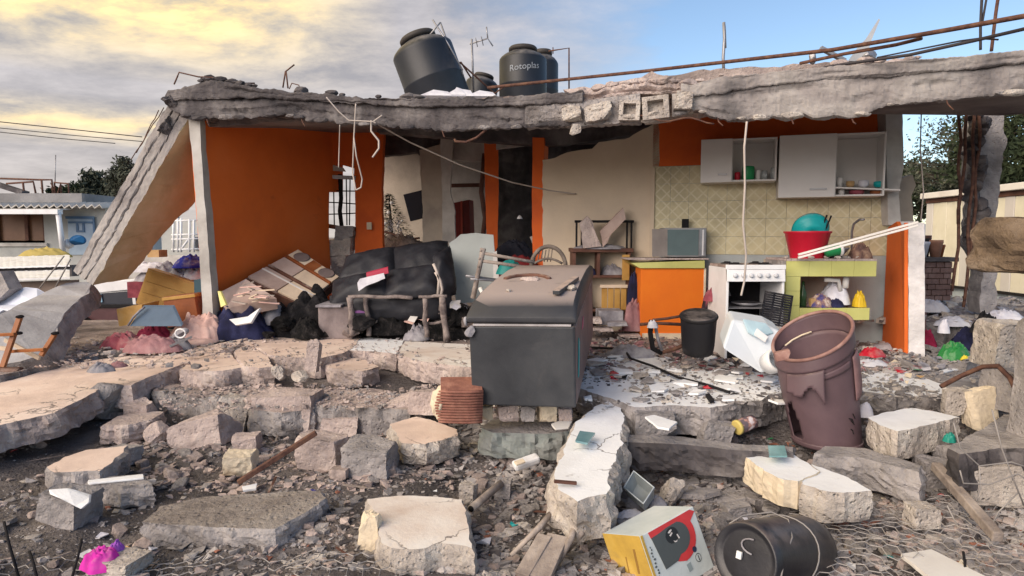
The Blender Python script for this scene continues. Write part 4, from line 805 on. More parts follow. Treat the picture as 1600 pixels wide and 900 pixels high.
MB().prism([(sx0, ys0-.004, zt-.014), (sx1, ys0-.004, zt-.014), (sx1, ys0-.02, zt-.12), (sx0, ys0-.02, zt-.12)], (0, .03, 0)).build('control_panel', m_white, t, bev=.003)
for i in range(6): MB(Matrix.Translation((sx0+.07+i*.073, ys0-.018, zt-.065)) @ Matrix.Rotation(R(82), 4, 'X')).lathe([(.02, 0), (.019, .015), (.012, .02)], 14).build('knob', plain('knob', (.60, .62, .66), .4), t)
for i, (u, v) in enumerate(((.13, .14), (.40, .14), (.13, .38), (.40, .38))):
    MB(Matrix.Translation((sx0+u, ys0+v, zt+.027))).lathe([(.062, 0), (.062, .006), (.03, .012), (.028, .02)], 20).build('burner', m_blackd, t)
MB().bx(sx0+.022, sx1-.022, ys0+.01, ys1-.02, .02, .08).build('bottom_tray', m_blackd, t)
MB().bx(sx0+.023, sx1-.023, ys0+.02, ys1-.03, .46, .465).build('oven_shelf', m_steel, t)
tag(MB(Matrix.Translation((sx0+.26, ys0+.2, .467))).lathe([(.06, 0), (.14, .03), (.135, .035), (.05, .008)], 24).build('metal_plate', m_steel), 'dull metal plate on the shelf of the open oven', 'plate')
tag(MB(Matrix.Translation((sx0+.22, ys0+.2, .085))).lathe([(.07, 0), (.075, .16), (.07, .17)], 24).build('cooking_pot', plain('dark blue enamel', (.02, .03, .10), .3)), 'dark blue pot at the bottom of the open oven', 'pot')
# black slotted rack leaning on the cooker
t = thing('slotted_rack', 'black slotted plastic rack leaning against the open oven', 'rack', P(1215, 512, 5.5))
A_, B_, C_ = P(1196, 454, 5.62), P(1240, 462, 5.62), P(1187, 505, 5.45); ux = (B_-A_); uy = (C_-A_); nn_ = ux.cross(uy).normalized()*.012
def gridbar(u0, u1, v0, v1): return MB().prism([A_+ux*u0+uy*v0, A_+ux*u1+uy*v0, A_+ux*u1+uy*v1, A_+ux*u0+uy*v1], nn_)
for i in range(14): gridbar(0, 1, i/14, i/14+.042).build('slat', m_black, t)
for u in (0, .31, .63, .94): gridbar(u, u+.06, .0, .975).build('rib', m_black, t)
# sink counter
t = thing('sink_counter', 'lime green tiled sink counter with stuffed open shelves', 'counter', P(1315, 556, 6.0))
cY = 6.0; X = lambda px, Y=cY: P(px, 0, Y).x; Zc = lambda py, Y=cY: P(800, py, Y).z
def ctile(x0, x1, y0, y1, n, m_=1):
    for i in range(n):
        for j in range(m_):
            xa, xb = x0+(x1-x0)*i/n, x0+(x1-x0)*(i+1)/n; ya, yb = y0+(y1-y0)*j/m_, y0+(y1-y0)*(j+1)/m_
            MB().bx(X(xa)+.001, X(xb)-.001, cY-.008, cY+.012, Zc(yb)+.001, Zc(ya)-.001).build('tile', m_green, t, bev=.0015)
ctile(1243, 1388, 406, 432, 4); ctile(1243, 1266, 432, 500, 1, 3); ctile(1266, 1380, 481, 500, 3)
MB().bx(X(1243), X(1388), cY+.013, 6.5, Zc(430), Zc(408)).build('counter_slab', m_conc, t)
MB().bx(X(1243), X(1388), cY-.012, 6.5, Zc(408)+.001, Zc(404.5)).build('counter_top', m_concp, t, bev=.003)
MB().bx(X(1243), X(1266), cY+.013, 6.5, 0, Zc(430)-.001).build('side_block', m_green, t)
MB().bx(X(1266)+.001, X(1384), cY+.013, 6.5, Zc(500), Zc(483)).build('lower_shelf', m_conc, t)
MB().bx(X(1243), X(1388), 6.5, 6.55, 0, Zc(408)).build('back_wall', m_cream2, t)
MB().bx(X(1266), X(1325), cY+.0, 6.3, 0, Zc(501)).build('lower_panel', m_cream2, t)
MB().tube([P(1288, 437, 6.1), P(1310, 438, 6.1), P(1313, 455, 6.1)], .022, 8).build('drain_pipe', m_cab, t)
MB().tube([P(1322, 432, 6.1), P(1321, 450, 6.1)], .03, 8).build('drain_pipe', m_cab, t)
zt_ = Zc(404.5)
tp = thing('tap', 'bent grey tap above the sink counter', 'tap', P(1335, 400, 6.4)); MB().tube([P(1331, 402, 6.45), P(1331, 362, 6.45), P(1334, 350, 6.4), P(1343, 343, 6.35), P(1350, 343, 6.3)], .012, 8).build('spout', m_steel, tp)
# heaps in the shelves
def heap(name, label, cat, c, d, m, seed, rot=0, group=None, fold=.5, res=40):
    return tag(MB().cloth(c, d, seed, rot, res=res, fold=fold).build(name, m), label, cat, group)
Gs = 'things stuffed in the sink counter'
sh = Zc(481)+.002; fl0 = .01
heap('plastic_bag', 'crumpled white bag in the counter shelf', 'bag', V((X(1340), 6.2, sh+.02)), (.30, .3, .24), m_clothw, 3, group=Gs)
heap('plastic_bag', 'small yellow bag at the right of the counter shelf', 'bag', V((X(1370), 6.08, sh)), (.11, .14, .16), plain('yellow bag', (.62, .42, .02), .4), 4, group=Gs)
heap('cloth_bundle', 'mixed brown cloth bundle at the front of the counter shelf', 'cloth', V((X(1310), 6.1, sh)), (.26, .2, .13), mat('mixed cloth', (.30, .18, .14), (.08, .07, .20), (.58, .48, .42), scale=14, lo=.4, hi=.6, bump=.3), 5, group=Gs)
heap('cloth_bundle', 'dark blue cloth bundle low in the counter shelf', 'cloth', V((X(1330), 6.06, sh)), (.18, .12, .09), m_navy, 6, group=Gs)
tag(MB(Matrix.Translation((X(1279), 6.1, sh))).lathe([(.032, 0), (.035, .01), (.035, .13), (.014, .19), (.013, .24)], 18).build('bottle', plain('dark green glass', (.02, .05, .02), .15)), 'dark green bottle in the counter shelf', 'bottle', Gs)
tag(MB(Matrix.Translation((X(1270), 6.2, sh))).lathe([(.03, 0), (.035, .01), (.035, .12), (.014, .16), (.013, .19)], 18).build('bottle', m_glass), 'clear bottle at the left of the counter shelf', 'bottle', Gs)
tag(MB().bx(X(1289), X(1297), 6.05, 6.1, sh, sh+.08).build('carton', m_card), 'small cream carton beside the dark bottle', 'carton', Gs)
for i, (px_, m_, h_) in enumerate(((1327, m_cab, .15), (1336, m_clothp, .10), (1350, m_clothg, .16))):
    tag(MB(Matrix.Translation((X(px_), 6.0+.05*i, .0))).lathe([(.035, 0), (.042, .02), (.042, h_), (.03, h_+.02)], 18).build('canister', m_), ('tall white canister', 'pinkish canister', 'grey canister')[i]+' on the floor under the counter shelf', 'canister', Gs)
heap('cloth_bundle', 'bright red cloth on the floor under the sink counter', 'cloth', ZP(1364, 556, .02), (.24, .18, .09), m_red, 9)
heap('plastic_bag', 'white bag on the floor in front of the red cloth', 'bag', ZP(1362, 570, .01), (.27, .2, .05), m_clothw, 10)
# bucket, basins on the counter
t = thing('red_bucket', 'wide red plastic tub on the sink counter', 'tub', V((X(1275), 6.25, zt_)))
MB(Matrix.Translation((P(1275, 0, 6.25).x, 6.25, zt_))).lathe([(.15, .0), (.205, .235), (.218, .245), (.218, .26), (.20, .258), (.145, .01), (.01, .008)], 36, cap=False).build('tub', m_red, t)
bM = Matrix.Translation(P(1268, 362, 6.25)) @ Matrix.Rotation(R(24), 4, 'Y') @ Matrix.Rotation(R(-62), 4, 'X')
tag(MB(bM).lathe([(.008, -.06), (.10, -.06), (.16, .05), (.172, .055), (.165, .045), (.10, -.05)], 32, cap=False).build('teal_basin', m_teal, solid=.004), 'teal plastic basin tipped inside the red tub', 'basin')
for a, b in (((1288, 362), (1299, 337)), ((1283, 360), (1292, 336))): tag(MB().tube([P(*a, 6.2), P(*b, 6.2)], .009, 6).build('utensil', m_blackd), 'black handle sticking out of the red tub', 'utensil', 'black handles in the tub')
tag(MB(Matrix.Translation(P(1300, 391, 6.1)) @ Matrix.Rotation(R(80), 4, 'Y')).lathe([(.02, -.07), (.055, -.06), (.06, .05), (.062, .06)], 24).build('green_jug', m_greenp), 'green jug lying before the red tub', 'jug')
tag(MB(Matrix.Translation(P(1311, 390, 6.08)) @ Matrix.Rotation(R(80), 4, 'Y')).lathe([(.064, 0), (.064, .018)], 24).build('jug_lid', m_white), 'white lid of the lying green jug', 'lid')
tag(MB(Matrix.Translation((X(1345), 6.3, zt_))).lathe([(.06, 0), (.13, .09), (.135, .1), (.12, .085), (.05, .01)], 28, cap=False).build('dusty_basin', m_clothg, solid=.004), 'dusty grey basin under the tap', 'basin')
heap('cloth_bundle', 'brownish wilted bundle at the right end of the sink counter', 'cloth', V((X(1374), 6.15, zt_)), (.20, .2, .17), mat('wilted leaves', (.22, .13, .10), (.10, .06, .06), (.40, .28, .2), scale=12, bump=.6), 12)
for i in range(8):
    px_ = (1248, 1290, 1318, 1332, 1345, 1352, 1365, 1380)[i]; tag(MB().rock(V((X(px_), 6.08+.02*(i % 3), zt_+.012)), (.06, .05, .03), i, 3).build('crumb', m_concw), 'plaster crumb on the sink counter', 'plaster crumb', 'plaster crumbs on the sink counter')
# white moulding leaning across
t = thing('fallen_moulding', 'long white wooden moulding leaning across the sink counter', 'moulding', P(1340, 372, 5.7))
for dz in (0, .028): MB().bar(P(1247, 398, 5.9)+V((0, 0, -dz)), P(1434, 347, 5.6)+V((0, 0, -dz)), .05, .020).build('strip', m_whitep, t, bev=.004)
# ================================================================== furniture and wreckage in the rooms
# fridge lying on its back
t = thing('lying_fridge', 'big charcoal fridge lying on its back with dust on its upturned door', 'fridge', P(818, 636, 4.4))
fo = P(738, 633, 4.02); fa = P(900, 638, 3.90)-fo; Wf = fa.length; bk = (P(868, 420, 5.75)-P(809, 487, 3.95)); M = frame(fo, fa, y=bk); Lf = bk.length
if M.col[2].z < 0: M = frame(fo, fa, z=V((0, -.1, 1)))
Hf = .52
mb = MB(M); mb.bx(0, Wf, 0, Lf, 0, Hf); mb.build('body', [m_dgrey], t, bev=.012)
mb = MB(M); mb.bx(Wf-.004, Wf+.004, .02, Lf-.02, .02, Hf-.01); mb.build('side_panel', m_dside, t, bev=.003)
mb = MB(M); mb.bx(-.002+.03, Wf-.02, -.006, .02, Hf+.001, Hf+.014); mb.build('door_seal', mat('grey seal', (.42, .40, .41), rough=.6, bump=.05), t, bev=.002)
mb = MB(M); prof = [(0.0, Hf+.018), (-.018, Hf+.03), (-.02, Hf+.06), (.02, Hf+.085), (.16, Hf+.135), (.34, Hf+.155), (.8, Hf+.165), (1.3, Hf+.16), (Lf-.06, Hf+.13), (Lf, Hf+.08), (Lf, Hf+.018)]
n_ = len(prof); xsd = [(-.012, 0), (.012, 1), (Wf*.3, 1), (Wf*.7, 1), (Wf-.012, 1), (Wf+.012, 0)]
vs = [V((x, y, z if s or z < Hf+.05 else Hf+.018+(z-Hf-.018)*.78)) for x, s in xsd for y, z in prof]
fs = [(i*n_+k, (i+1)*n_+k, (i+1)*n_+k+1, i*n_+k+1) for i in range(len(xsd)-1) for k in range(n_-1)] + [(i*n_, i*n_+n_-1, (i+1)*n_+n_-1, (i+1)*n_) for i in range(len(xsd)-1)] + [tuple(range(n_)), tuple(range(5*n_, 6*n_))[::-1]]
mb.add(vs, fs, True); dr = mb.build('door', mat('dusted charcoal door', (.05, .052, .060), (.04, .042, .05), (.07, .072, .08), scale=2, rough=.55, bump=.12, dust=1.0, dustc=(.40, .335, .315), duststep=(.90, .98)), t, bev=.004)
mb = MB(M); mb.tube([V((Wf*.38+.19*cos(a)*.9, .72+.19*sin(a)*1.2, Hf+.168)) for a in [pi*.1*k for k in range(1, 10)]], .018, 8); mb.build('badge_arc', m_woodb, dr)
mb = MB(M); mb.rock(V((Wf*.42, .78, Hf+.17)), (.15, .12, .04), 3, 3); mb.build('dust_lump', m_concp, dr)
mb = MB(M); mb.bar((Wf*.80, .22, Hf+.17), (Wf*.93, .70, Hf+.185), .05, .03); mb.build('handle', m_dgrey, dr, bev=.006)
mb = MB(M); mb.rock(V((Wf*.93, .40, Hf+.17)), (.09, .12, .04), 7, 3); mb.rock(V((Wf*.30, .35, Hf+.16)), (.04, .05, .03), 8, 3); mb.build('plaster_crumb', m_concw, dr)
mb = MB(M); mb.rock(V((.01, -.02, Hf-.03)), (.07, .05, .075), 9, 3); mb.rock(V((-.015, .0, Hf+.03)), (.03, .05, .06), 10, 3); mb.build('hinge', m_clothg, t)
mb = MB(M); mb.prism([(Wf+.006, .12, .16), (Wf+.006, .18, .16), (Wf+.006, .28, .35), (Wf+.006, .20, .40)], (.004, 0, 0)); mb.build('turquoise_patch', m_teal, t)
mb = MB(M); mb.prism([(Wf+.006, .50, .38), (Wf+.006, .55, .42), (Wf+.006, .62, .45), (Wf+.006, .60, .38)], (.004, 0, 0)); mb.build('pink_tag', plain('pink tag', (.62, .16, .22), .6), t)
for i, (a, b, c, d, m) in enumerate(((752, 636, 772, 660, m_ochre), (774, 632, 810, 664, m_concp), (812, 636, 838, 662, m_conc), (840, 634, 872, 664, m_ochre), (872, 640, 896, 662, m_concp))):
    rock('stone under the front of the lying fridge, %s' % ('leftmost, cream', 'pinkish second from the left', 'grey in the middle', 'cream, larger, right of the middle', 'pinkish rightmost')[i], a, b, c, d, m, 230+i, Y=4.12, emb=0, name='prop_stone', cat='stone', group='stones under the fridge')
# ribbed clay block
t = thing('ribbed_block', 'reddish brown ribbed clay block lying against the lying fridge', 'clay block', P(712, 664, 3.9))
ra = P(688, 664, 3.96); M = frame(ra, V((1, .12, -.02)), z=V((.06, -.25, 1))); m_rib = mat('reddish ribbed clay', (.30, .135, .10), (.22, .095, .075), (.40, .20, .15), scale=9, rough=.95, bump=.5, stain=(.44, .30, .22), stain_amt=.3, stain_scale=5)
MB(M).bx(.0, .26, .02, .2, .0, .235).build('core', m_rib, t)
rg = random.Random(6)
for i in range(12):
    z0 = .002+i*.0195; x0 = -.03*sin(pi*(i+.5)/12)-.01*rg.random(); mb = MB(M); mb.tube([V((x0, .02, z0+.01)), V((.08, .008, z0+.01+rg.uniform(-.003, .003))), V((.18, .006, z0+.01)), V((.265, .012, z0+.01))], [.007, .011, .0115, .011], 6); mb.build('rib', m_rib, t)
mb = MB(M); mb.rock(V((.0, .10, .11)), (.13, .19, .24), 7, 4, 9, .14); mb.build('torn_side', m_ochre, t)
# charred bench frames
def bench(label, posts, rails, seed):
    t = thing('charred_bench', label, 'wooden frame', V(posts[0][0]), 'burnt wooden frames')
    for i, (a, b, r) in enumerate(posts):
        q = [a.lerp(b, k/7)+nz3(a.lerp(b, k/7), 9, seed+i)*.02 for k in range(8)]; MB().tube(q, [r*(1+.25*nz(p, 13, i)) for p in q], 7).build('post', m_ash, t)
    for i, (a, b, r) in enumerate(rails):
        q = [a.lerp(b, k/7)+nz3(a.lerp(b, k/7), 9, seed+i+5)*.015 for k in range(8)]; MB().tube(q, [r*(1+.25*nz(p, 13, i)) for p in q], 7).build('rail', m_ash, t)
bench('left half of the burnt bench frame beside the purple sheet', [(P(548, 464, 6.8), P(549, 524, 6.8), .034), (P(572, 466, 6.9), P(577, 525, 6.9), .026), (P(588, 468, 7.0), P(596, 500, 7.1), .02)], [(P(543, 463, 6.8), P(645, 465, 6.8), .019), (P(556, 503, 6.95), P(590, 502, 6.95), .018)], 3)
bench('right half of the burnt bench frame before the black sofa', [(P(662, 466, 6.75), P(667, 528, 6.75), .027), (P(691, 464, 6.75), P(697, 534, 6.75), .036)], [(P(655, 464, 6.75), P(697, 463, 6.75), .018), (P(668, 506, 6.8), P(694, 503, 6.8), .017)], 4)
# burnt heap
m_heap = mat('burnt debris', (.03, .027, .028), (.008, .008, .009), (.14, .12, .115), scale=11, rough=.95, bump=1, bscale=20, lo=.45, hi=.75, bdist=.05)
tag(MB().cloth(V((-.95, 7.4, -.02)), (2.3, .95, .34), 21, -8, res=120, fold=.9).build('burnt_heap', m_heap), 'heap of burnt black debris behind the charred bench frames', 'burnt heap', kind='stuff')
tag(MB().cloth(V((-2.32, 7.35, -.02)), (1.15, .8, .48), 23, 10, res=70, fold=.8).build('burnt_clothes', m_dark), 'black burnt clothes heaped left of the grey box', 'clothes')
tag(MB().cloth(ZP(378, 527, 0), (.80, .5, .34), 24, 10, res=60, fold=.8).build('navy_clothes', m_navy), 'dark navy clothes beside the pale pink cloth', 'clothes')
rg = random.Random(11)
sp = tag(MB().build('burnt_sticks', m_char), 'charred sticks tangled over the burnt heap', 'sticks', kind='stuff') if False else None
for i in range(90):
    c = V((rg.uniform(-2.0, .0), rg.uniform(6.95, 7.6), rg.uniform(.03, .36))); a = rg.uniform(0, pi); l = rg.uniform(.12, .38)
    d = V((cos(a), sin(a)*.7, rg.uniform(-.5, .5)))*l/2
    tag(MB().bar(c-d, c+d, rg.uniform(.012, .035), rg.uniform(.01, .02)).build('charred_stick', m_char if i % 4 else m_ash), 'charred splinter of wood on the burnt heap behind the bench frames', 'wood', 'charred splinters on the burnt heap')
for i in range(26):
    p = V((rg.uniform(-2.7, -.15), rg.uniform(6.75, 7.3), rg.uniform(.0, .16))); s_ = rg.uniform(.08, .22); k_ = i % 5
    mb = MB(); (mb.rock(p+V((0, 0, s_*.3)), (s_*1.5, s_, s_*.8), 300+i, 3, 10, .12) if k_ < 3 else mb.cloth(p, (s_*2, s_*1.6, s_), 300+i, i*40, res=26, fold=.8))
    tag(mb.build('burnt_lump', (m_heap, m_dark, m_ash, m_heap, m_clothg)[k_]), ('black burnt lump', 'black charred lump', 'ash grey lump', 'black burnt rag', 'grey dusty rag')[k_]+' in the wreckage before the black sofa', 'burnt debris', 'burnt wreckage before the sofa')
for i in range(12):
    p = P(rg.uniform(600, 735), rg.uniform(468, 505), rg.uniform(6.9, 7.2)); s_ = rg.uniform(.05, .12); a_ = rg.uniform(0, 6)
    tag(MB().prism([p+V((cos(a_+k*1.5)*s_, sin(a_+k*1.5)*s_*.5, sin(a_+k*1.5)*s_*.6)) for k in range(4)], V((.004, .012, .004))).build('pale_scrap', (m_clothw, m_clothp, m_cab)[i % 3]), 'pale torn scrap in the burnt wreckage before the sofa', 'scrap', 'pale scraps in the burnt wreckage')
tag(MB().prism([P(358, 499, 6.75), P(368, 508, 6.65), P(392, 504, 6.65), P(406, 481, 6.75), P(390, 494, 6.75)], V((.01, .02, -.01))).build('white_card', m_white), 'curved white card stuck in the navy clothes', 'card')
tag(MB().prism([P(340, 455, 6.9), P(345, 480, 6.8), P(353, 476, 6.8), P(344, 455, 6.9)], V((.01, .02, 0))).build('yellow_strip', plain('pale yellow plastic', (.72, .66, .25), .5)), 'pale yellow strip standing against the orange wall foot', 'strip')
# grey box and purple sheet
t = thing('grey_box', 'dusty grey open box between the burnt clothes and the bench', 'box', P(515, 520, 6.2))
MB().bx(P(485, 0, 6.9).x, P(540, 0, 6.9).x, 6.9, 7.3, .0, P(0, 480, 6.9).z).build('shell', mat('dusty grey board', (.24, .20, .20), (.16, .13, .13), (.32, .27, .265), scale=3, bump=.4), t, bev=.01)
MB().bx(P(481, 0, 6.85).x, P(522, 0, 6.85).x, 6.85, 7.32, P(0, 480, 6.9).z+.002, P(0, 476, 6.9).z).build('lid', m_clothg, t, bev=.004)
tag(MB().cloth(P(585, 486, 7.15), (.70, .4, .20), 31, 6, fold=.25).build('purple_sheet', m_purple), 'purple sheet showing behind the burnt bench frame', 'cloth')
# black sofa tipped back
t = thing('black_sofa', 'black padded sofa tipped against the rooms behind the burnt heap', 'sofa', P(620, 470, 7.4))
def pillow(name, pts, th, seed, m=m_leather):
    """a soft padded block over four corners"""
    A, B, C, D = [V(p) for p in pts]; n = (B-A).cross(D-A).normalized()
    if n.y > 0: n = -n
    vs = []; fs = []; k = 16
    for sd_ in (1, -1):
        for i in range(k+1):
            for j in range(k+1):
                u, v = i/k, j/k; p = A.lerp(B, u).lerp(D.lerp(C, u), v); b = (1-abs(2*u-1)**4)*(1-abs(2*v-1)**4)
                vs.append(p+n*sd_*th*(.5*b**.5+.0)+n*(.05*nz(p, 3, seed)+.035*(1-abs(nz(p, 5, seed+4))*2))*b)
    q = (k+1)**2
    for s in range(2):
        for i in range(k):
            for j in range(k):
                f = (s*q+i*(k+1)+j, s*q+(i+1)*(k+1)+j, s*q+(i+1)*(k+1)+j+1, s*q+i*(k+1)+j+1); fs.append(f if s else f[::-1])
    mb = MB(); mb.add(vs, fs, True); return mb.build(name, m, t)
pillow('back_cushion', [P(540, 404, 7.7), P(617, 386, 7.7), P(618, 430, 7.3), P(528, 440, 7.35)], .15, 1)
pillow('back_cushion', [P(613, 388, 7.7), P(700, 377, 7.7), P(700, 420, 7.3), P(616, 432, 7.3)], .15, 2)
pillow('seat_cushion', [P(520, 440, 7.3), P(612, 422, 7.25), P(612, 466, 6.95), P(518, 474, 7.0)], .15, 3)
pillow('seat_cushion', [P(604, 424, 7.2), P(686, 414, 7.2), P(688, 462, 6.9), P(600, 468, 6.9)], .16, 4)
pillow('armrest', [P(676, 400, 7.2), P(703, 384, 7.4), P(713, 460, 7.2), P(684, 470, 6.95)], .18, 5)
pillow('base', [P(515, 462, 7.1), P(705, 450, 7.1), P(708, 500, 7.1), P(515, 505, 7.1)], .3, 6)
tag(MB().prism([P(572, 427, 6.98), P(606, 418, 6.98), P(607, 427, 6.97), P(573, 434, 6.97)], V((.0, .02, .01))).build('red_booklet', plain('faded red print', (.42, .03, .07), .5)), 'faded red booklet lying on the black sofa', 'booklet')
t2 = thing('white_papers', 'creased white papers lying on the black sofa', 'paper', P(580, 450, 6.9))
q = [P(558, 442, 6.9), P(562, 436, 6.92), P(600, 427, 6.93), P(602, 435, 6.9), P(590, 440, 6.88), P(572, 447, 6.86), P(560, 455, 6.84)]
MB().prism(refine(q, .04, .012, 4), V((0, .008, .004))).build('paper_sheet', m_clothw, t2)
t = thing('white_straps', 'pair of pale straps hanging over the right sofa armrest', 'straps', P(680, 420, 6.9))
for pts in (((677, 412), (683, 425), (686, 440), (684, 464)), ((680, 425), (688, 438), (691, 452), (689, 464))): MB().tube([P(a, b, 6.83) for a, b in pts], .016, 6).build('strap', m_wire, t)
# leaning cupboard fronts with round speakers
t = thing('leaning_cupboard', 'brown and cream cupboard carcass leaning flat against the orange wall with two round speakers', 'cupboard', P(470, 470, 6.6))
c0, c1, c2, c3 = P(466, 388, 8.1), P(532, 432, 7.8), P(474, 476, 7.2), P(383, 432, 7.35)
nb = (c1-c0).cross(c3-c0).normalized(); nb = nb if nb.y > 0 else -nb
def cell(u0, u1, v0, v1, d0, d1, nm, m, n=1, bev=.003):
    f = lambda u, v: c0.lerp(c1, u).lerp(c3.lerp(c2, u), v)
    MB().prism([f(u0, v0)+nb*d0, f(u1, v0)+nb*d0, f(u1, v1)+nb*d0, f(u0, v1)+nb*d0], nb*(d1-d0)).build(nm, m, t, bev=bev)
m_lam = mat('dusty brown laminate', (.46, .35, .31), (.34, .25, .22), (.55, .44, .40), scale=2, bump=.2)
m_laml = mat('dusty cream laminate', (.70, .57, .43), (.56, .45, .35), (.78, .66, .53), scale=2, bump=.2)
cell(0, 1, 0, 1, .03, .16, 'carcass', m_woodb)
cell(0.02, .98, 0.02, .22, .0, .029, 'speaker_board', m_laml); cell(.4, .6, .03, .24, -.004, -.001, 'red_board', m_woodr)
cell(0.02, .98, .24, .28, -.01, .029, 'divider', m_woodr); cell(0.02, .45, .30, .56, .002, .029, 'drawer_front', m_lam); cell(.47, .98, .30, .56, .002, .029, 'drawer_front', m_laml)
cell(0.02, .98, .58, .62, -.01, .029, 'divider', m_woodb); cell(0.02, .52, .64, .97, .002, .029, 'drawer_front', m_lam); cell(.54, .98, .64, .97, .002, .029, 'drawer_front', m_laml); cell(.02, .98, .70, .73, -.006, .001, 'pale_strip', m_cab)
for u in (.22, .78):
    p = c0.lerp(c1, u).lerp(c3.lerp(c2, u), .12); M = frame(p-nb*.004, c1-c0, z=-nb)
    MB(M).lathe([(.095, 0), (.10, .004), (.085, .006), (.055, -.0), (.02, .004)], 28).build('speaker', mat('grey speaker mesh', (.19, .15, .145), rough=.8, bump=.4), t)
t = thing('broken_drawer', 'dusty broken drawer full of splinters at the foot of the orange wall', 'drawer', P(380, 470, 6.8))  # a broken drawer with splinters lying over it
MB().prism([P(345, 456, 7.0), P(384, 436, 7.25), P(432, 466, 7.0), P(352, 482, 6.9)], V((0, .03, -.12))).build('drawer', m_lam, t)
for i in range(16):
    a = P(rg.uniform(352, 410), rg.uniform(447, 472), 6.85); b = a+V((rg.uniform(.05, .25), rg.uniform(-.1, .1), rg.uniform(-.03, .05))); MB().bar(a, b, .035, .012).build('splinter', (m_laml, m_woodw, m_clothp)[i % 3], t)
# pink, maroon cloth on the left slabs
tag(MB().cloth(ZP(318, 530, 0), (.62, .5, .32), 41, 20, res=80, fold=.45).build('pink_blanket', m_clothp), 'pale pink crumpled blanket heaped at the foot of the end column', 'blanket')
tag(MB().cloth(ZP(290, 538, 0), (.60, .3, .07), 42, 30, res=50, fold=.5).build('pink_cloth_edge', m_clothp), 'flat pale pink cloth trailing left of the crumpled blanket', 'blanket')
tag(MB().cloth(ZP(236, 549, 0), (.54, .28, .20), 43, 5, res=70, fold=.35).build('mauve_cloth', m_clothv), 'dusty mauve cloth draped in front of the maroon heap', 'cloth')
tag(MB().cloth(ZP(195, 543, 0), (.50, .3, .17), 44, -20, res=60, fold=.5).build('maroon_cloth', m_clothm), 'faded maroon cloth at the left end of the heap', 'cloth')
tag(MB().cloth(ZP(243, 533, 0), (.40, .25, .20), 45, 10, res=60, fold=.5).build('maroon_cloth', mat('deep maroon cloth', (.22, .02, .055), (.12, .01, .03), (.3, .05, .08), scale=5, rough=.95, bump=.3)), 'deep maroon cloth ball behind the mauve cloth', 'cloth')
tag(MB().cloth(ZP(275, 544, 0), (.32, .3, .13), 46, 10, res=50, fold=.5).build('grey_cloth', m_clothg), 'grey cloth between the mauve cloth and the pink blanket', 'cloth')
t = thing('shoe', 'dark grey shoe lying on the grey cloth', 'shoe', P(283, 523, 5.7)); MB().rock(P(282, 522, 6.3), (.19, .09, .10), 4, 3, 4, .03, tilt=-30).build('upper', m_clothg, t); MB().tube([P(274+8*cos(a)+8, 521+7*sin(a), 6.2) for a in [k*pi/6 for k in range(13)]], .01, 6).build('sole', m_white, t)
tag(MB().cloth(P(158, 580, 5.0), (.20, .14, .07), 47, 10, res=40, fold=.7).build('grey_rag', m_clothg), 'small grey brown rag lying on the long beige slab', 'rag')
tag(MB().cloth(P(185, 573, 5.1), (.14, .1, .04), 48, 10, res=30, fold=.7).build('grey_rag', m_clothv), 'smaller rag just right of the grey brown rag', 'rag')
tag(MB().bar(P(265, 541, 6.1), P(300, 526, 6.2), .02, .02).build('grey_rod', m_steel), 'grey rod lying across the grey cloth', 'rod')
# yard at left: wooden chests, crates, car
def chest(name, label, o, x, z, d, m, front=None, cat='chest', n=0):
    t = thing(name, label, cat, V(o)); M = frame(V(o), x, z=z); w_, dd_, h_ = d
    MB(M).bx(0, w_, 0, dd_, 0, h_).build('box', m, t, bev=.004); return t, M
t, M = chest('wooden_chest', 'yellow wooden chest tilted on its side under a heap of clothes', P(212, 474, 7.5), V((.93, .1, -.32)), V((.28, .1, .95)), (.78, .5, .44), m_wood)
for i in range(3): MB(M).bx(.02, .76, -.012, -.001, .02+i*.135, .15+i*.135).build('drawer_front', m_wood, t, bev=.003)
t, M = chest('wooden_crate', 'reddish wooden drawer box standing before the tilted chest', P(262, 512, 7.0), V((1, .05, .12)), V((-.12, 0, 1)), (.34, .36, .34), m_woodr)
MB(M).bx(-.01, .35, -.01, .37, .30, .335).build('rim', m_wood, t, bev=.003)
tag(MB().prism([P(182, 483, 7.0), P(222, 476, 7.0), P(218, 505, 6.9), P(186, 510, 6.9)], V((.05, .25, .02))).build('yellow_board_box', m_wood), 'open yellow board box left of the blue cover', 'box')
t = thing('plastic_cover', 'blue grey plastic cover leaning before the wooden drawer box', 'cover', P(240, 508, 6.6)); MB().prism([P(222, 480, 6.7), P(270, 480, 6.7), P(284, 510, 6.5), P(202, 510, 6.5)], V((0, .04, .02))).build('panel', plain('blue grey plastic', (.10, .15, .22), .5), t, bev=.008)
MB().tube([P(200, 509, 6.5), P(208, 496, 6.55), P(218, 486, 6.6), P(226, 480, 6.65)], .012, 6).build('rim', m_clothg, t)
t = thing('dark_board', 'teal dark board standing between the crate and the end column', 'board', P(310, 500, 7.2)); MB().prism([P(303, 438, 7.3), P(318, 434, 7.3), P(322, 500, 7.2), P(305, 502, 7.2)], V((.03, .2, 0))).build('panel', plain('dark teal board', (.02, .07, .10), .6), t)
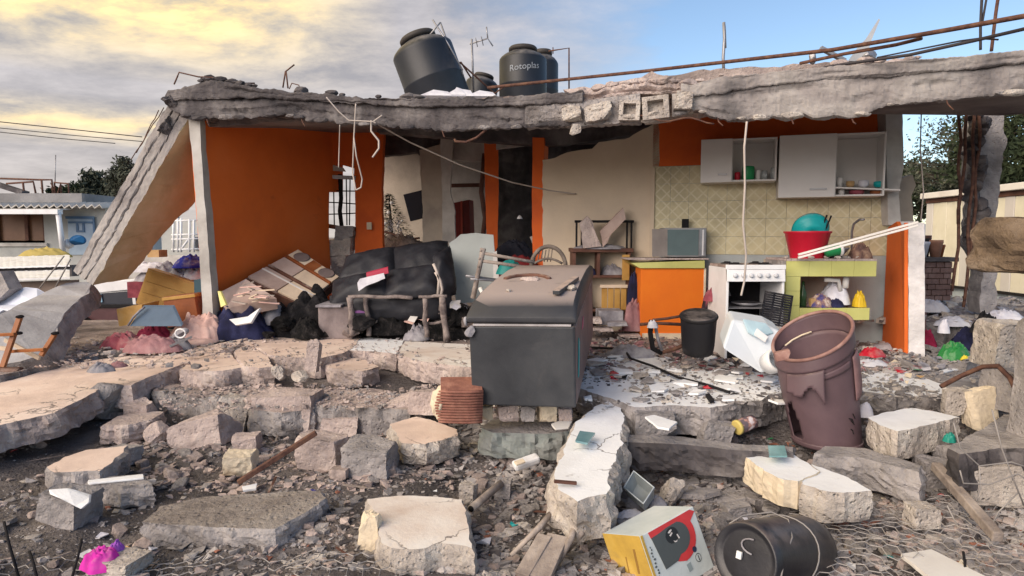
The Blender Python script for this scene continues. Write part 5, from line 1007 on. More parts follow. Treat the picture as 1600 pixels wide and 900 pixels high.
for i, (px, py, d, m, s, lab) in enumerate(((258, 438, (.7, .5, .22), m_clothg, 51, 'grey patterned clothes heaped on the tilted chest'), (288, 446, (.5, .4, .2), mat('patterned cloth', (.42, .40, .46), (.10, .10, .16), (.62, .6, .64), scale=16, lo=.42, hi=.58, bump=.3), 52, 'blue and white patterned cloth hanging over the chest edge'), (298, 418, (.42, .4, .16), m_blue, 53, 'bright blue cloth on top of the clothes heap'), (304, 436, (.3, .3, .16), m_clothw, 54, 'lilac white cloth below the bright blue one'), (240, 424, (.6, .5, .12), m_clothw, 55, 'flat white cloth at the left of the clothes heap'))):
    tag(MB().cloth(P(px, py, 7.9), d, s, 10, res=56, fold=.6).build('clothes_heap', m), lab, 'clothes')
for i, (px, py, w_, h_, m, lab) in enumerate(((246, 396, .09, .09, m_card, 'small cardboard box on the white clothes'), (226, 452, .2, .3, m_clothm, 'maroon folded cloth left of the chest'))):
    p = P(px, py, 8.1); tag(MB().box(p, (w_*1.6, .2, w_)).build('small_box', m), lab, 'box')
# car
t = thing('parked_car', 'white roofed car parked behind the fallen roof panel', 'car', P(170, 500, 9.2), None)
def cpan(nm, px, Y, d, m, bev=.01): MB().prism([P(a, b, Y) for a, b in px], V(d)).build(nm, m, t, bev=bev)
cpan('roof', [(118, 462), (134, 448), (160, 440), (214, 436), (250, 438), (262, 444), (262, 452), (210, 452), (150, 458)], 9.3, (.1, 1.0, 0), m_white)
cpan('windscreen', [(108, 478), (122, 463), (150, 458), (212, 453), (258, 454), (262, 478)], 9.28, (.05, .9, 0), m_window)
cpan('body', [(92, 482), (108, 479), (262, 479), (270, 520), (90, 520)], 9.2, (.1, 1.3, 0), mat('dark maroon car paint', (.10, .045, .05), (.07, .03, .035), (.13, .06, .065), scale=2, rough=.4, bump=.05))
cpan('sticker', [(144, 460), (158, 459), (160, 472), (147, 474)], 9.26, (0, .01, 0), plain('blue sticker', (.25, .45, .62), .5), 0)
cpan('door_pillar', [(205, 453), (210, 453), (213, 479), (208, 479)], 9.26, (0, .03, 0), m_white, .004)
cpan('lower_frame', [(100, 476), (262, 476), (262, 481), (96, 481)], 9.17, (0, .05, 0), m_blackd, .004)
for px in (118, 240): MB(Matrix.Translation(P(px, 526, 9.15)) @ Matrix.Rotation(pi/2, 4, 'X')).lathe([(.30, -.1), (.32, -.08), (.32, .08), (.30, .1)], 28).build('wheel', m_blackd, t)
# big pale slab and white tarp, far left
t = thing('tilted_slab', 'large pale grey slab tilted up at the left under the fallen roof panel', 'concrete slab', P(80, 560, 6))
q = [P(-30, 505, 5.6), P(10, 486, 5.9), P(50, 466, 6.4), P(104, 442, 6.7), P(142, 440, 6.9), P(140, 456, 6.7), P(112, 478, 6.3), P(92, 506, 6.0), P(82, 535, 5.7), P(72, 552, 5.5), P(30, 565, 5.35), P(-30, 575, 5.3)]
mb = MB(); mb.slab(q, .2, jag=.02, seed=9, step=.06, off=V((.1, .35, -.5)).normalized(), rough=.012); mb.build('slab', [mat('smooth grey render', (.40, .39, .40), (.30, .29, .30), (.48, .47, .475), scale=2.5, bump=.4, stain=(.24, .225, .225), stain_amt=.3), m_conc], t)
t = thing('white_tarpaulin', 'domed white tarpaulin panel behind the tilted slab at far left', 'tarpaulin', P(35, 490, 7.2)); q = [P(-25, 476, 7.3), P(0, 462, 7.3), P(22, 452, 7.3), P(40, 448, 7.3), P(58, 450, 7.3), P(76, 460, 7.3), P(60, 476, 7.0), P(25, 490, 6.8), P(5, 484, 6.9), P(-20, 500, 6.8)]
MB().prism(q, V((0, .08, -.05))).build('sheet', mat('pale blue white sheet', (.66, .70, .80), (.58, .62, .72), (.72, .76, .85), scale=2, bump=.1), t, bev=.01)
tag(MB().prism([P(-20, 440, 7.2), P(0, 424, 7.2), P(14, 452, 7.1), P(-5, 470, 7.1), P(-20, 476, 7.1)], V((0, .2, 0))).build('grey_slab_edge', m_conc), 'grey slab corner at the left edge above the tarpaulin', 'concrete slab')
# low walls, debris shelves behind at left
for i, (px, Y, m, lab) in enumerate((([(90, 500), (180, 500), (210, 508), (330, 520), (300, 545), (110, 548), (70, 545)], 6.6, m_concp, 'flat rubble spread before the car at left'),)):
    mb = MB(); mb.slab(plane_pts(px, .0), .35, jag=.05, seed=70, step=.08); tag(mb.build('rubble_bank', [m_floor, m_conc]), lab, 'rubble bank')
# wooden folding chair
t = thing('folding_chair', 'reddish wooden folding chair frame at the left edge', 'chair', P(45, 575, 4.6))
m_cw = mat('orange brown chair wood', (.32, .11, .035), (.24, .08, .028), (.40, .15, .05), scale=3, rough=.45, bump=.1)
for nm, a, b, wd in (('leg', (31, 496), (4, 574), .035), ('leg', (86, 522), (64, 556), .03), ('rail', (-20, 524), (24, 522), .022), ('rail', (18, 549), (70, 546), .022)): MB().bar(P(*a, 4.6), P(*b, 4.5), wd, .025, up=V((0, 1, 0))).build(nm, m_cw, t, bev=.003)
for a, b in (((8, 531), (62, 560)), ((-20, 542), (12, 545))): MB().bar(P(*a, 4.7), P(*b, 4.65), .03, .02, up=V((0, 1, 0))).build('pale_rail', m_laml, t, bev=.003)
for a in ((31, 495), (86, 521), (29, 521)): MB().rock(P(*a, 4.58), (.05, .05, .03), 4, 3).build('cap', m_blackd, t)
tag(MB().rock(P(10, 577, 4.45), (.25, .12, .03), 3, 3).build('brown_stick', m_woodb), 'dark stick under the folding chair', 'wood')
# ladder back chair, tipped, behind the fridge
t = thing('ladder_back_chair', 'tipped wooden ladder back chair behind the lying fridge', 'chair', P(760, 460, 6.4))
MB().tube([P(755, 388, 6.3), P(752, 405, 6.3), P(746, 432, 6.3), P(739, 466, 6.3)], [.03, .024, .024, .026], 8).build('back_post', m_woodw, t)
for a, b in (((757, 396), (835, 410)), ((755, 408), (838, 420))): MB().tube([P(*a, 6.3), P(*b, 6.35)], .017, 7).build('rung', m_woodw, t)
for a, b in (((728, 431), (790, 439)), ((735, 436), (800, 440))): MB().tube([P(*a, 6.25), P(*b, 6.5)], .013, 7).build('stretcher', m_steel, t)
MB().tube([P(750, 450, 6.2), P(757, 464, 6.15)], .02, 6).build('leg', m_whitep, t)
for y in (392, 404, 417): MB().rock(P(751.5-(y-392)*.15, y, 6.28), (.03, .03, .03), y, 2).build('knob', m_woodw, t)
t = thing('round_back_chair', 'round backed rattan chair frame behind the lying fridge', 'chair', P(857, 440, 6.6))
MB().tube([P(857-27*cos(pi*k/14), 418-33*sin(pi*k/14), 6.5) for k in range(15)], .021, 8).build('hoop', mat('grey brown rattan', (.17, .14, .12), (.11, .09, .08), (.24, .2, .17), scale=12, bump=.5), t)
MB().tube([P(834+i*5.6, 412-8*sin(pi*i/8), 6.5) for i in range(9)], .013, 7).build('rail', bpy.data.materials['grey brown rattan'], t)
for k in range(6): MB().tube([P(835+k*5, 409, 6.5), P(838+k*5, 392-k*.6, 6.5)], .006, 5).build('lattice', bpy.data.materials['grey brown rattan'], t)
tag(MB().cloth(P(796, 428, 6.9), (.30, .25, .22), 61, 0, fold=.15).build('teal_tub', plain('dull teal plastic', (.015, .20, .19), .5)), 'dull teal plastic tub behind the ladder back chair', 'tub')
tag(MB().prism([P(770, 395, 7.4), P(776, 392, 7.4), P(780, 440, 7.4), P(771, 440, 7.4)], V((0, .05, 0))).build('white_board', m_cab), 'narrow white board beside the grey low wall panel', 'board')
tag(MB().cloth(P(804, 412, 8.2), (.55, .4, .38), 62, 0, fold=.35, res=50).build('dark_bag', plain('dark navy bag', (.02, .022, .035), .8, bump=.4)), 'dark stuffed bag filling the passage between the orange posts', 'bag')
tag(MB().cloth(P(810, 430, 7.8), (.60, .35, .30), 63, 0, fold=.3, res=50).build('red_cushion', plain('dark red cloth', (.17, .015, .018), .8, bump=.3)), 'dark red cloth below the stuffed bag', 'cushion')
tag(MB().cloth(P(812, 342, 8.3), (.07, .06, .05), 64, 0, fold=.5, res=20).build('white_scrap', m_white), 'white scrap on top of the stuffed bag', 'scrap')
tag(MB().prism([P(828, 370, 7.9), P(842, 366, 7.9), P(850, 378, 7.9), P(850, 396, 7.9), P(838, 394, 7.9)], V((0, .2, 0))).build('grey_panel_piece', m_plast), 'grey wedge of plaster at the foot of the bright orange post', 'plaster')
# red cabinet and screens in rear rooms
t = thing('red_cabinet', 'dark red cabinet door tilted in the middle rear room', 'cabinet', P(720, 366, 10.2)); MB().prism([P(708, 317, 10.2), P(733, 312, 10.2), P(736, 400, 10.2), P(711, 400, 10.2)], V((.05, .3, 0))).build('door', plain('dark red lacquer', (.16, .014, .012), .4), t); MB().bar(P(721, 314, 10.19), P(722, 395, 10.19), .03, .02).build('edge_strip', plain('brighter red edge', (.35, .05, .03), .4), t)
tag(MB().bar(P(705, 290, 10.6), P(757, 289, 10.6), .05, .06).build('curtain_rail', m_woodb), 'brown rail across the middle rear room', 'rail')
tag(MB().tube([P(757, 240, 9.3), P(752, 300, 9.3), P(758, 340, 9.3), P(755, 366, 9.3)], .035, 6).build('torn_edge', m_woodb), 'dark torn edge beside the brownish door post', 'edge')
t = thing('hanging_screen', 'dark flat screen hanging askew on the rear wall beside the christmas tree', 'screen', P(645, 345, 10.9)); MB().prism([P(630, 304, 10.9), P(659, 297, 10.9), P(661, 341, 10.9), P(641, 346, 10.9)], V((0, .08, 0))).build('panel', plain('dark screen', (.012, .013, .02), .3), t, bev=.006)
t = thing('christmas_tree', 'dark christmas tree with white baubles and tinsel in the rear room', 'christmas tree', P(622, 378, 10.4))
MB().tube([P(612, 378, 10.4), P(608, 305, 10.4)], [.04, .01], 6).build('trunk', m_bark, t)
mb = MB(); rg = random.Random(8)
ax0, ax1 = P(620, 378, 10.4), P(607, 302, 10.4)
for i in range(900):
    h = rg.random()**1.3; c = ax0.lerp(ax1, h); r = .28*(1-h)+.02; a = rg.uniform(0, 2*pi); rr = r*(.4+.6*rg.random()); p = c+V((cos(a)*rr*(1.3 if cos(a) > 0 else .9), sin(a)*rr, -.25*rr)); d = V((cos(a), sin(a), rg.uniform(-.5, .2)))*.07; s = V((-sin(a), cos(a), .3))*.012
    mb.add([p-s, p+s, p+d], [(0, 1, 2)])
mb.build('foliage', m_leafd, t)
for (x, y, r) in ((612, 317, .03), (607, 332, .03), (602, 349, .028), (622, 353, .02), (617, 367, .018), (628, 345, .016), (603, 362, .018)): MB().rock(P(x, y, 10.1), (r*2, r*2, r*2), x, 3, 0, 0).build('bauble', m_white, t)
mb = MB()
for i in range(160): p = P(606+i*.13+rg.uniform(-4, 4), 362-12*sin(i*.07)+rg.uniform(-8, 6), 10.12); mb.add([p, p+V((.02, 0, .012)), p+V((.01, 0, -.02))], [(0, 1, 2)])
mb.build('tinsel', m_clothg, t)
for i, (x0, y0, x1, y1) in enumerate(((602, 362, 645, 376), (600, 378, 655, 372), (612, 370, 640, 380))):
    tag(MB().bar(P(x0, y0, 9.9), P(x1, y1, 9.8), .06, .03).build('plank', m_woodb), ('dark plank slanting under the christmas tree', 'longer dark plank on the rear room debris', 'short plank at the bottom of the rear room debris')[i], 'plank')
heap('debris_heap', 'brownish debris heap under the christmas tree', 'debris', P(628, 392, 9.7), (.85, .5, .26), m_floor, 66, fold=.7)
# bookshelf
t = thing('wooden_shelf', 'two tier wooden shelf with a railed top standing against the cream wall', 'shelf', P(940, 515, 7.4))
def pb(nm, x0, x1, y0, y1, Y, d, m, bev=.003, z=None):
    a, b = P(x0, y1, Y), P(x1, y0, Y); return MB().bx(a.x, b.x, Y, Y+d, a.z, b.z).build(nm, m, t, bev=bev)
pb('table_top', 893, 990, 388, 394, 7.35, .42, m_woodb); pb('side_panel', 894, 900, 394.5, 515, 7.38, .36, m_woodb); pb('side_panel', 980, 986, 394.5, 515, 7.38, .36, m_woodb)
pb('shelf_board', 900.5, 979.5, 430, 434, 7.4, .34, m_woodb); pb('back_panel', 900, 979, 395, 484, 7.72, .02, m_wood); pb('divider', 933, 938, 395, 430, 7.4, .3, m_woodb)
pb('cupboard_door', 972, 984, 398, 438, 7.33, .02, m_wood); pb('lower_shelf', 900.5, 979.5, 484, 487, 7.4, .34, m_woodb)
for i in range(4): pb('slat', 940+i*10, 949+i*10, 450, 484, 7.39, .02, m_wood)
pb('slat_rail', 938, 981, 445, 450, 7.37, .04, m_laml)
for x in (901, 909, 980, 987): pb('post', x-1.6, x+1.6, 345, 388, 7.42, .03, m_blackd)
pb('top_rail', 898, 991, 344, 348, 7.42, .03, m_blackd)
t = thing('broken_panel_piece', 'pale broken panel propped upright on the shelf top', 'panel', P(922, 388, 7.3)); MB().prism(refine([P(906, 350, 7.35), P(918, 338, 7.35), P(925, 345, 7.35), P(934, 372, 7.3), P(940, 385, 7.3), P(912, 388, 7.3)], .05, .01), V((.0, .05, .01))).build('panel', m_concp, t)
t = thing('broken_panel_piece', 'dark triangular board leaning on the shelf top', 'panel', P(960, 388, 7.3)); MB().prism(refine([P(942, 386, 7.3), P(938, 362, 7.35), P(974, 325, 7.4), P(978, 342, 7.35), P(955, 366, 7.3), P(948, 380, 7.3)], .05, .008), V((.0, .04, .01))).build('panel', m_lam, t)
heap('dust_pile', 'grey dust and crumbs on the shelf top', 'debris', P(938, 389, 7.45), (.62, .3, .06), m_clothg, 71, fold=.6)
heap('blue_cloth', 'blue cloth hanging between the shelf and the orange block', 'cloth', P(990, 478, 7.25), (.16, .15, .48), m_navy, 72, fold=.3)
tag(MB().cloth(P(990, 516, 7.1), (.24, .2, .45), 73, 0, fold=.25).build('pink_bag', m_clothv), 'pinkish grey bag standing by the orange block', 'bag')
for i, (x, y, d, m, lab) in enumerate(((918, 430, (.26, .2, .12), m_navy, 'dark blue clothes in the upper left shelf compartment'), (956, 430, (.28, .2, .15), m_clothg, 'grey clothes in the upper right shelf compartment'), (915, 512, (.2, .3, .5), m_dark, 'dark jumble in the lower left of the shelf'))):
    heap('stored_cloth', lab, 'clothes', P(x, y, 7.55), d, m, 75+i)
t = thing('grey_crate', 'grey flat box on the floor before the shelf', 'box', P(952, 508, 7.1)); pb('box', 936, 974, 486, 508, 7.05, .3, m_clothg)
for i, (x, y, w_, h_, m) in enumerate(((925, 508, .3, .14, m_concp), (965, 512, .3, .1, m_clothg), (905, 500, .25, .16, m_conc), (940, 520, .35, .08, m_concp), (985, 530, .3, .06, m_concp))):
    rock('rubble lump on the floor before the wooden shelf, %s' % ('pinkish near the middle', 'grey by the pink bag', 'grey at the fridge side', 'flat pinkish front one', 'flattest by the orange block')[i], x-18, y-h_*70, x+18, y, m, 260+i, Y=6.9, emb=0, name='rubble_lump', cat='rubble', group='rubble before the shelf')
# fallen chair / stool with black bucket in front of the orange block
t = thing('black_drum', 'black plastic tub lying askew before the orange block', 'tub', P(1095, 550, 5.2))
M = Matrix.Translation(P(1091, 520, 5.2)) @ Matrix.Rotation(R(-4), 4, 'Y') @ Matrix.Rotation(R(14), 4, 'X')
MB(M).lathe([(.10, -.175), (.122, -.17), (.132, -.1), (.142, .1), (.148, .155), (.140, .165), (.07, .167)], 30).build('tub', m_black, t)
MB(M).lathe([(.151, .135), (.155, .145), (.151, .155)], 30).build('rim', m_blackd, t)
t = thing('broken_stool', 'fallen stool frame of dark tubes before the orange block', 'stool', P(1040, 545, 5.4))
for pts, r, m in ((((1000, 507), (1025, 505), (1065, 507)), .014, m_rust), (((1020, 500), (1040, 498), (1064, 494)), .012, m_rust), (((1018, 500), (1016, 520), (1020, 545), (1034, 552)), .022, m_blackd), (((1030, 552), (1055, 545), (1072, 538)), .018, m_rust), (((1024, 510), (1028, 530), (1034, 548)), .014, m_clothg)):
    MB().tube([P(a, b, 5.4) for a, b in pts], r, 7).build('tube', m, t)
MB().cloth(P(1019, 512, 5.35), (.09, .07, .07), 4, 0, res=20).build('rag', m_clothw, t)
# white jug like canister
t = thing('white_canister', 'white plastic housing lying on its side with a round mouth beside the brown bin', 'canister', P(1175, 583, 4.6))
q = [P(1144, 499, 4.75), P(1200, 508, 4.75), P(1222, 520, 4.7), P(1222, 575, 4.6), P(1190, 584, 4.55), P(1129, 544, 4.6)]
MB().prism(q, V((.08, .34, .03))).build('body', mat('bluish white plastic', (.68, .74, .80), (.62, .68, .74), (.72, .78, .84), scale=2, rough=.4, bump=.05), t, bev=.018)
MB(Matrix.Translation(P(1209, 565, 4.53)) @ Matrix.Rotation(R(62), 4, 'X') @ Matrix.Rotation(R(18), 4, 'Y')).lathe([(.075, -.06), (.088, .03), (.084, .05), (.07, .045), (.06, -.05)], 32, cap=False).build('mouth', m_white, t, solid=.003)
MB().prism([P(1160, 500, 4.72), P(1196, 507, 4.72), P(1208, 522, 4.70), P(1182, 528, 4.66), P(1168, 520, 4.68)], V((0, -.006, .012))).build('label', plain('pale cyan panel', (.45, .62, .70), .4), t, bev=.003)
MB().prism([P(1182, 516, 4.66), P(1200, 530, 4.64), P(1196, 536, 4.63), P(1178, 524, 4.65)], V((0, -.008, .02))).build('handle', m_white, t, bev=.004)
# red and dark jumble between island and cooker
heap('jumble', 'dark red and black jumble on the floor between the orange block and the cooker', 'clothes', P(1122, 520, 6.4), (.42, .4, .50), mat('dark jumble', (.07, .03, .04), (.02, .015, .02), (.25, .06, .09), scale=9, lo=.42, hi=.6, bump=.6), 82, fold=.7, res=60)
for i, (x, y, m, h_) in enumerate(((1127, 462, m_clothg, .12), (1132, 512, m_white, .16), (1114, 470, m_clothm, .14))): heap('rag', ('grey bag atop the jumble by the cooker', 'white scrap low in the jumble by the cooker', 'maroon rag at the block side of the jumble')[i], 'rag', P(x, y, 6.2), (.17, .14, h_), m, 84+i)
# ---- the brown bin
t = thing('brown_bin', 'large broken brown plastic bin standing with its torn mouth tilted left', 'bin', P(1292, 698, 4.05))
bc = P(1294, 690, 4.08)+V((0, .02, 0)); tc2 = P(1268, 524, 4.12); r0, r1 = .205, .238
ax = (V((-.52, -.22, .80))).normalized(); tx = V((1, 0, .68)); tx = (tx-ax*tx.dot(ax)).normalized(); ty = ax.cross(tx)
def binp(u, q, dr=0):
    """u 0 foot .. 1 rim"""
    a = bc+V((cos(q)*(r0+dr), sin(q)*(r0+dr), 0)); b = tc2+(tx*cos(q)+ty*sin(q))*(r1+dr)
    k = u*u*(.35)+u*.65
    p = a.lerp(b, u); s = V((cos(q), sin(q), 0))*(r1+.0+dr)
    c = V((tc2.x+(bc.x-tc2.x)*(1-u), tc2.y+(bc.y-tc2.y)*(1-u), 0))+V((cos(q), sin(q), 0))*((r0+(r1-r0)*u)+dr); c.z = p.z
    return c.lerp(p, u**3)
def shell(name, u0, u1, q0, q1, dr, m, n=64, rows=12, skip=None, solid=.007, shift=None):
    mb = MB(); vs = []; fs = []; full = abs(q1-q0-2*pi) < .01; cols = n if full else n+1
    for i in range(rows+1):
        for j in range(cols):
            q = q0+(q1-q0)*j/n; u = u0+(u1-u0)*i/rows; p = binp(u, q, dr(u, q) if callable(dr) else dr)
            if shift: p = p+shift(u, q)
            vs.append(p)
    for i in range(rows):
        for j in range(n):
            if skip and skip(u0+(u1-u0)*(i+.5)/rows, q0+(q1-q0)*(j+.5)/n): continue
            fs.append((i*cols+j, i*cols+(j+1) % cols, (i+1)*cols+(j+1) % cols, (i+1)*cols+j))
    mb.add(vs, fs, True); return mb.build(name, m, t, solid=solid)
def torn(u, q):
    q = (q+pi) % (2*pi)-pi      # front is q = -pi/2, left is +-pi
    d = abs(((q+pi*.93)+pi) % (2*pi)-pi)
    return d < .17+.07*sin(u*9) and .07 < u < .50+.05*sin(q*11)
shell('body', 0, .86, 0, 2*pi, 0, m_brown, rows=26, n=96, skip=torn)
shell('collar', .845, 1, 0, 2*pi, .012, m_brown, rows=6, n=96, skip=lambda u, q: torn(u, q) and u < .9)
shell('foot', -.02, .035, 0, 2*pi, .006, m_brown, rows=3)
mb = MB(); mb.tube([binp(1.0, 2*pi*k/64, .014) for k in range(65)], .012, 8, caps=False); mb.build('rim', mat('worn brown rim', (.30, .17, .15), (.21, .11, .10), (.40, .26, .23), scale=8, rough=.5, bump=.1), t)
MB().lathe([(r0-.01, 0), (.01, .0)], 32, Matrix.Translation(bc+V((0, 0, .01))), cap=False).build('base', m_brown, t, solid=.006)
shell('handle_recess', .42, .80, -.95, -.48, lambda u, q: .012+.014*(1-abs((q+.715)/.235)**4)*(1-abs((u-.61)/.19)**4), mat('worn mauve plastic', (.20, .12, .125), (.15, .085, .09), (.25, .16, .165), scale=4, rough=.55, bump=.1), rows=14, n=14)
shell('rib', .74, .80, -2.2, -1.1, .014, m_brown, rows=3, n=20)
shell('torn_flap', .50, .86, -2.75, -1.85, .03, m_brown, rows=12, n=24, skip=lambda u, q: (u < .60+.07*sin((q+2.7)*4)+.05*sin(q*11)) or False, shift=lambda u, q: V((-.02, -.03, -.01))*((.86-u)/.36))
q = [P(1210, 552, 3.86), P(1234, 546, 3.80), P(1236, 552, 3.80), P(1232, 562, 3.80), P(1213, 566, 3.86)]
MB().prism(q, V((.01, .05, .0))).build('lip', bpy.data.materials['worn brown rim'], t, bev=.006)
MB().tube([binp(.88, a, -.02) for a in (pi*.35, pi*.45, pi*.55, pi*.65)], .006, 6).build('scratch', m_ochre, t)
for i, (a, u, l) in enumerate(((-1.28, .30, .07), (-1.22, .28, .05), (-1.25, .20, .035), (-1.12, .33, .03), (-.88, .93, .04), (-.95, .94, .03))):
    MB().tube([binp(u, a, .0075), binp(u-.02*(i % 2)-.015, a+l*1.6, .0075), binp(u-.05, a+l*2.2, .0075)], .0035, 4).build('graffiti_mark', m_blackd, t)  # dark graffiti strokes on the bin
heap('white_bottle', 'bluish white ball of plastic behind the right foot of the brown bin', 'bag', P(1352, 650, 4.15), (.12, .1, .13), m_clothw, 91, fold=.1)
# ================================================================== litter in the foreground
# product carton
t = thing('coffee_maker_box', 'white and yellow carton with a red coffee maker picture at the bottom', 'carton', P(1050, 905, 2.7))
oA = P(1000, 838, 2.66); u = V((.82, .545, .155)).normalized(); wv_ = V((-.48, .82, -.34)); wv_ = (wv_-u*wv_.dot(u)).normalized(); v = u.cross(wv_); v = v if v.z < 0 else -v
bu, bv, bw = .34, .28, .27
def face(o, a, b, q, d, nm, m, par, th=None):
    n = a.cross(b).normalized(); n = n if n.dot(d) > 0 else -n
    MB().prism([o+a*x+b*y+n*.001 for x, y in q], n*(th or .0012)).build(nm, m, par)
m_cw2 = mat('worn white carton', (.56, .62, .63), (.48, .54, .55), (.64, .69, .70), scale=4, rough=.6, bump=.12, stain=(.42, .42, .40), stain_amt=.25, stain_scale=6)
m_yel = mat('worn yellow carton', (.55, .36, .07), (.45, .29, .06), (.62, .43, .11), scale=5, rough=.7, bump=.15, stain=(.36, .26, .12), stain_amt=.3, stain_scale=6)
MB().prism([oA, oA+u*bu, oA+u*bu+v*bv, oA+v*bv], wv_*bw).build('carton', m_cw2, t, bev=.004)
fn_ = -wv_; ln_ = -u
face(oA+wv_*.004, v, wv_, [(0, 0), (bv, 0), (bv, bw-.004), (0, bw-.004)], ln_, 'yellow_side', m_yel, t)
fr = lambda nm, q, m, th=None: face(oA, u, v, q, fn_, nm, m, t, th)
m_redp = mat('red print', (.60, .055, .06), scale=4, rough=.5, bump=.05)
fr('yellow_side', [(-.001, 0), (.012, 0), (.012, bv), (-.001, bv)], m_yel)
arc = [(.045, .004), (bu-.03, .004), (bu-.005, .02)] + [(.195+.105*cos(a), .085+.105*sin(a)) for a in [R(-20+i*12) for i in range(10)]] + [(.155, .175), (.05, .03)]
fr('red_print', arc, m_redp)
m_mach = plain('dark grey print', (.085, .10, .105), .5, bump=0)
fr('machine_picture', [(.052, .03), (.10, .028), (.15, .022)] + [(.19+.075*cos(a), .085+.068*sin(a)) for a in [R(-70+i*14) for i in range(13)]] + [(.155, .17), (.075, .175)], m_mach, .0022)
fr('jug_picture', [(.165+.038*cos(a), .062+.038*sin(a)*.9) for a in [R(i*24) for i in range(15)]], plain('darker print', (.03, .035, .04), .4, bump=0), .0030)
for q in ([(.145, .045), (.16, .038), (.172, .038), (.17, .044), (.155, .05)], [(.15, .058), (.168, .05), (.172, .055), (.155, .064)], [(.19, .07), (.196, .068), (.203, .088), (.196, .09)], [(.163, .085), (.175, .092), (.186, .09), (.18, .097), (.168, .095)]): fr('highlight_print', q, m_cab, .0036)
fr('round_mark', [(.262+.013*cos(a), .165+.013*sin(a)) for a in [R(i*24) for i in range(15)]], plain('navy print', (.03, .05, .10), .5, bump=0))
ring_o = [(.268+.017*cos(a), .205+.019*sin(a)) for a in [R(i*18) for i in range(20)]]; fr('ring_mark', ring_o, m_mach); fr('ring_centre', [(.268+(x-.268)*.82, .205+(y-.205)*.82) for x, y in ring_o], m_cw2, .002); fr('ring_stroke', [(.266, .192), (.270, .192), (.271, .218), (.266, .218)], m_mach, .003)
fr('small_print', [(.19, .205), (.215, .202), (.217, .235), (.193, .238)], plain('grey print', (.28, .34, .36), .5, bump=0))
for i, (yy, hh) in enumerate(((.06, .004), (.072, .005), (.084, .009), (.098, .006), (.112, .012), (.128, .010), (.142, .012), (.158, .007), (.170, .009), (.184, .007), (.2, .009), (.214, .006))):
    x = .030+.0035*sin(i*1.9); fr('script_stroke', [(x-hh*.5, yy), (x+hh*.3, yy-.003), (x+hh*.6, yy+.003), (x+.001, yy+.006), (x-hh*.3, yy+.005)], m_mach, .0022)
for (a, b, c, d) in ((.06, .06, .17, .075), (.10, .14, .2, .148)): face(oA+wv_*.004, v, wv_, [(a, b), (c, b+.02), (c, d+.02), (a, d)], ln_, 'crease_print', plain('brown print', (.30, .17, .04), .7, bump=0) if a < .1 else bpy.data.materials['brown print'], t, .002)
# black barrel
t = thing('black_barrel', 'black plastic barrel lying on its side with a wire looped round it', 'barrel', P(1220, 905, 2.75))
be0, be1 = P(1162, 872, 2.55), P(1262, 856, 2.92); M = frame(be0, be1-be0, z=UP) @ Matrix.Rotation(pi/2, 4, 'Y'); LB = (be1-be0).length+.02
MB(M).lathe([(.03, .03), (.105, .028), (.118, .03), (.135, .0), (.142, .01), (.146, .06), (.150, LB*.5), (.150, LB*.85), (.142, LB*.94), (.115, LB), (.02, LB+.005)], 48).build('barrel', mat('scuffed black plastic', (.020, .021, .028), (.012, .012, .016), (.05, .048, .052), scale=3, rough=.38, bump=.1, spec=.5, dust=.45, dustc=(.16, .13, .12)), t)
MB(M).tube([V((.158*cos(a), .158*sin(a), LB*.55+.03*sin(2*a))) for a in [k*2*pi/30 for k in range(31)]], .0035, 5, caps=False).build('wire_loop', m_wireg, t)
MB(M).box((.0, .03, .018), (.03, .022, .012)).build('label', m_white, t)
MB(M).tube([V((-.05+.03*cos(a), -.02+.05*sin(a), .022)) for a in [k*pi/8 for k in range(9)]], .004, 5).build('handle', m_clothg, t)
MB().tube([P(1140, 818, 2.7), P(1160, 806, 2.75), P(1205, 800, 2.8), P(1232, 812, 2.75), P(1238, 840, 2.6), P(1226, 870, 2.5), P(1220, 905, 2.45)], .0035, 5).build('loose_wire', m_wireg, t)
# clear container
t = thing('clear_container', 'clear plastic food container standing on edge among the grit', 'container', P(1000, 790, 3.3))
q = [P(975, 762, 3.35), P(990, 736, 3.45), P(1022, 762, 3.35), P(1005, 787, 3.2)]; n = (q[1]-q[0]).cross(q[3]-q[0]).normalized(); n = n if n.y > 0 else -n
c = sum(q, V())/4; qi = [c+(p-c)*.80+n*.07 for p in q]
mb = MB(); mb.add(q+qi, [(0, 1, 5, 4), (1, 2, 6, 5), (2, 3, 7, 6), (3, 0, 4, 7), (4, 5, 6, 7)]); mb.build('tray', mat('cloudy plastic', (.50, .55, .56), rough=.3, bump=.05, trans=.45), t, solid=.003)
mb = MB(); mb.tube(q+[q[0]], .005, 6); mb.build('rim', mat('cloudy rim', (.62, .68, .70), rough=.3, bump=0), t)
# pipe, tins, bottles, glass, fabric
t = thing('metal_pipe', 'short pale dusty pipe lying left of the beam', 'pipe', P(760, 780, 3.3)); pa, pb_ = ZP(736, 795, -.33), ZP(782, 756, -.31)
MB().tube([pa, pa.lerp(pb_, .5), pb_], .022, 14).build('tube', m_woodw, t); d_ = (pa-pb_).normalized(); MB().tube([pa-d_*.004, pa+d_*.003], .017, 14).build('bore_shade', m_blackd, t)  # black disc on the pipe end stands in for the shade inside
t = thing('white_container', 'white plastic tray with a yellow patch left of the beam', 'container', P(822, 728, 3.7))
MB(frame(ZP(822, 722, -.27), V((.9, .35, .2)), z=V((-.2, -.3, 1)))).box((0, 0, 0), (.17, .07, .05)).build('tray', m_white, t, bev=.015); MB(frame(ZP(812, 722, -.235), V((.9, .35, .2)), z=V((-.2, -.3, 1)))).box((0, 0, 0), (.06, .04, .012)).build('yellow_patch', m_ochre, t, bev=.003)
t = thing('tin_can', 'small tin with a pale yellow lid lying below the shattered slab', 'tin', P(1165, 680, 4.0))
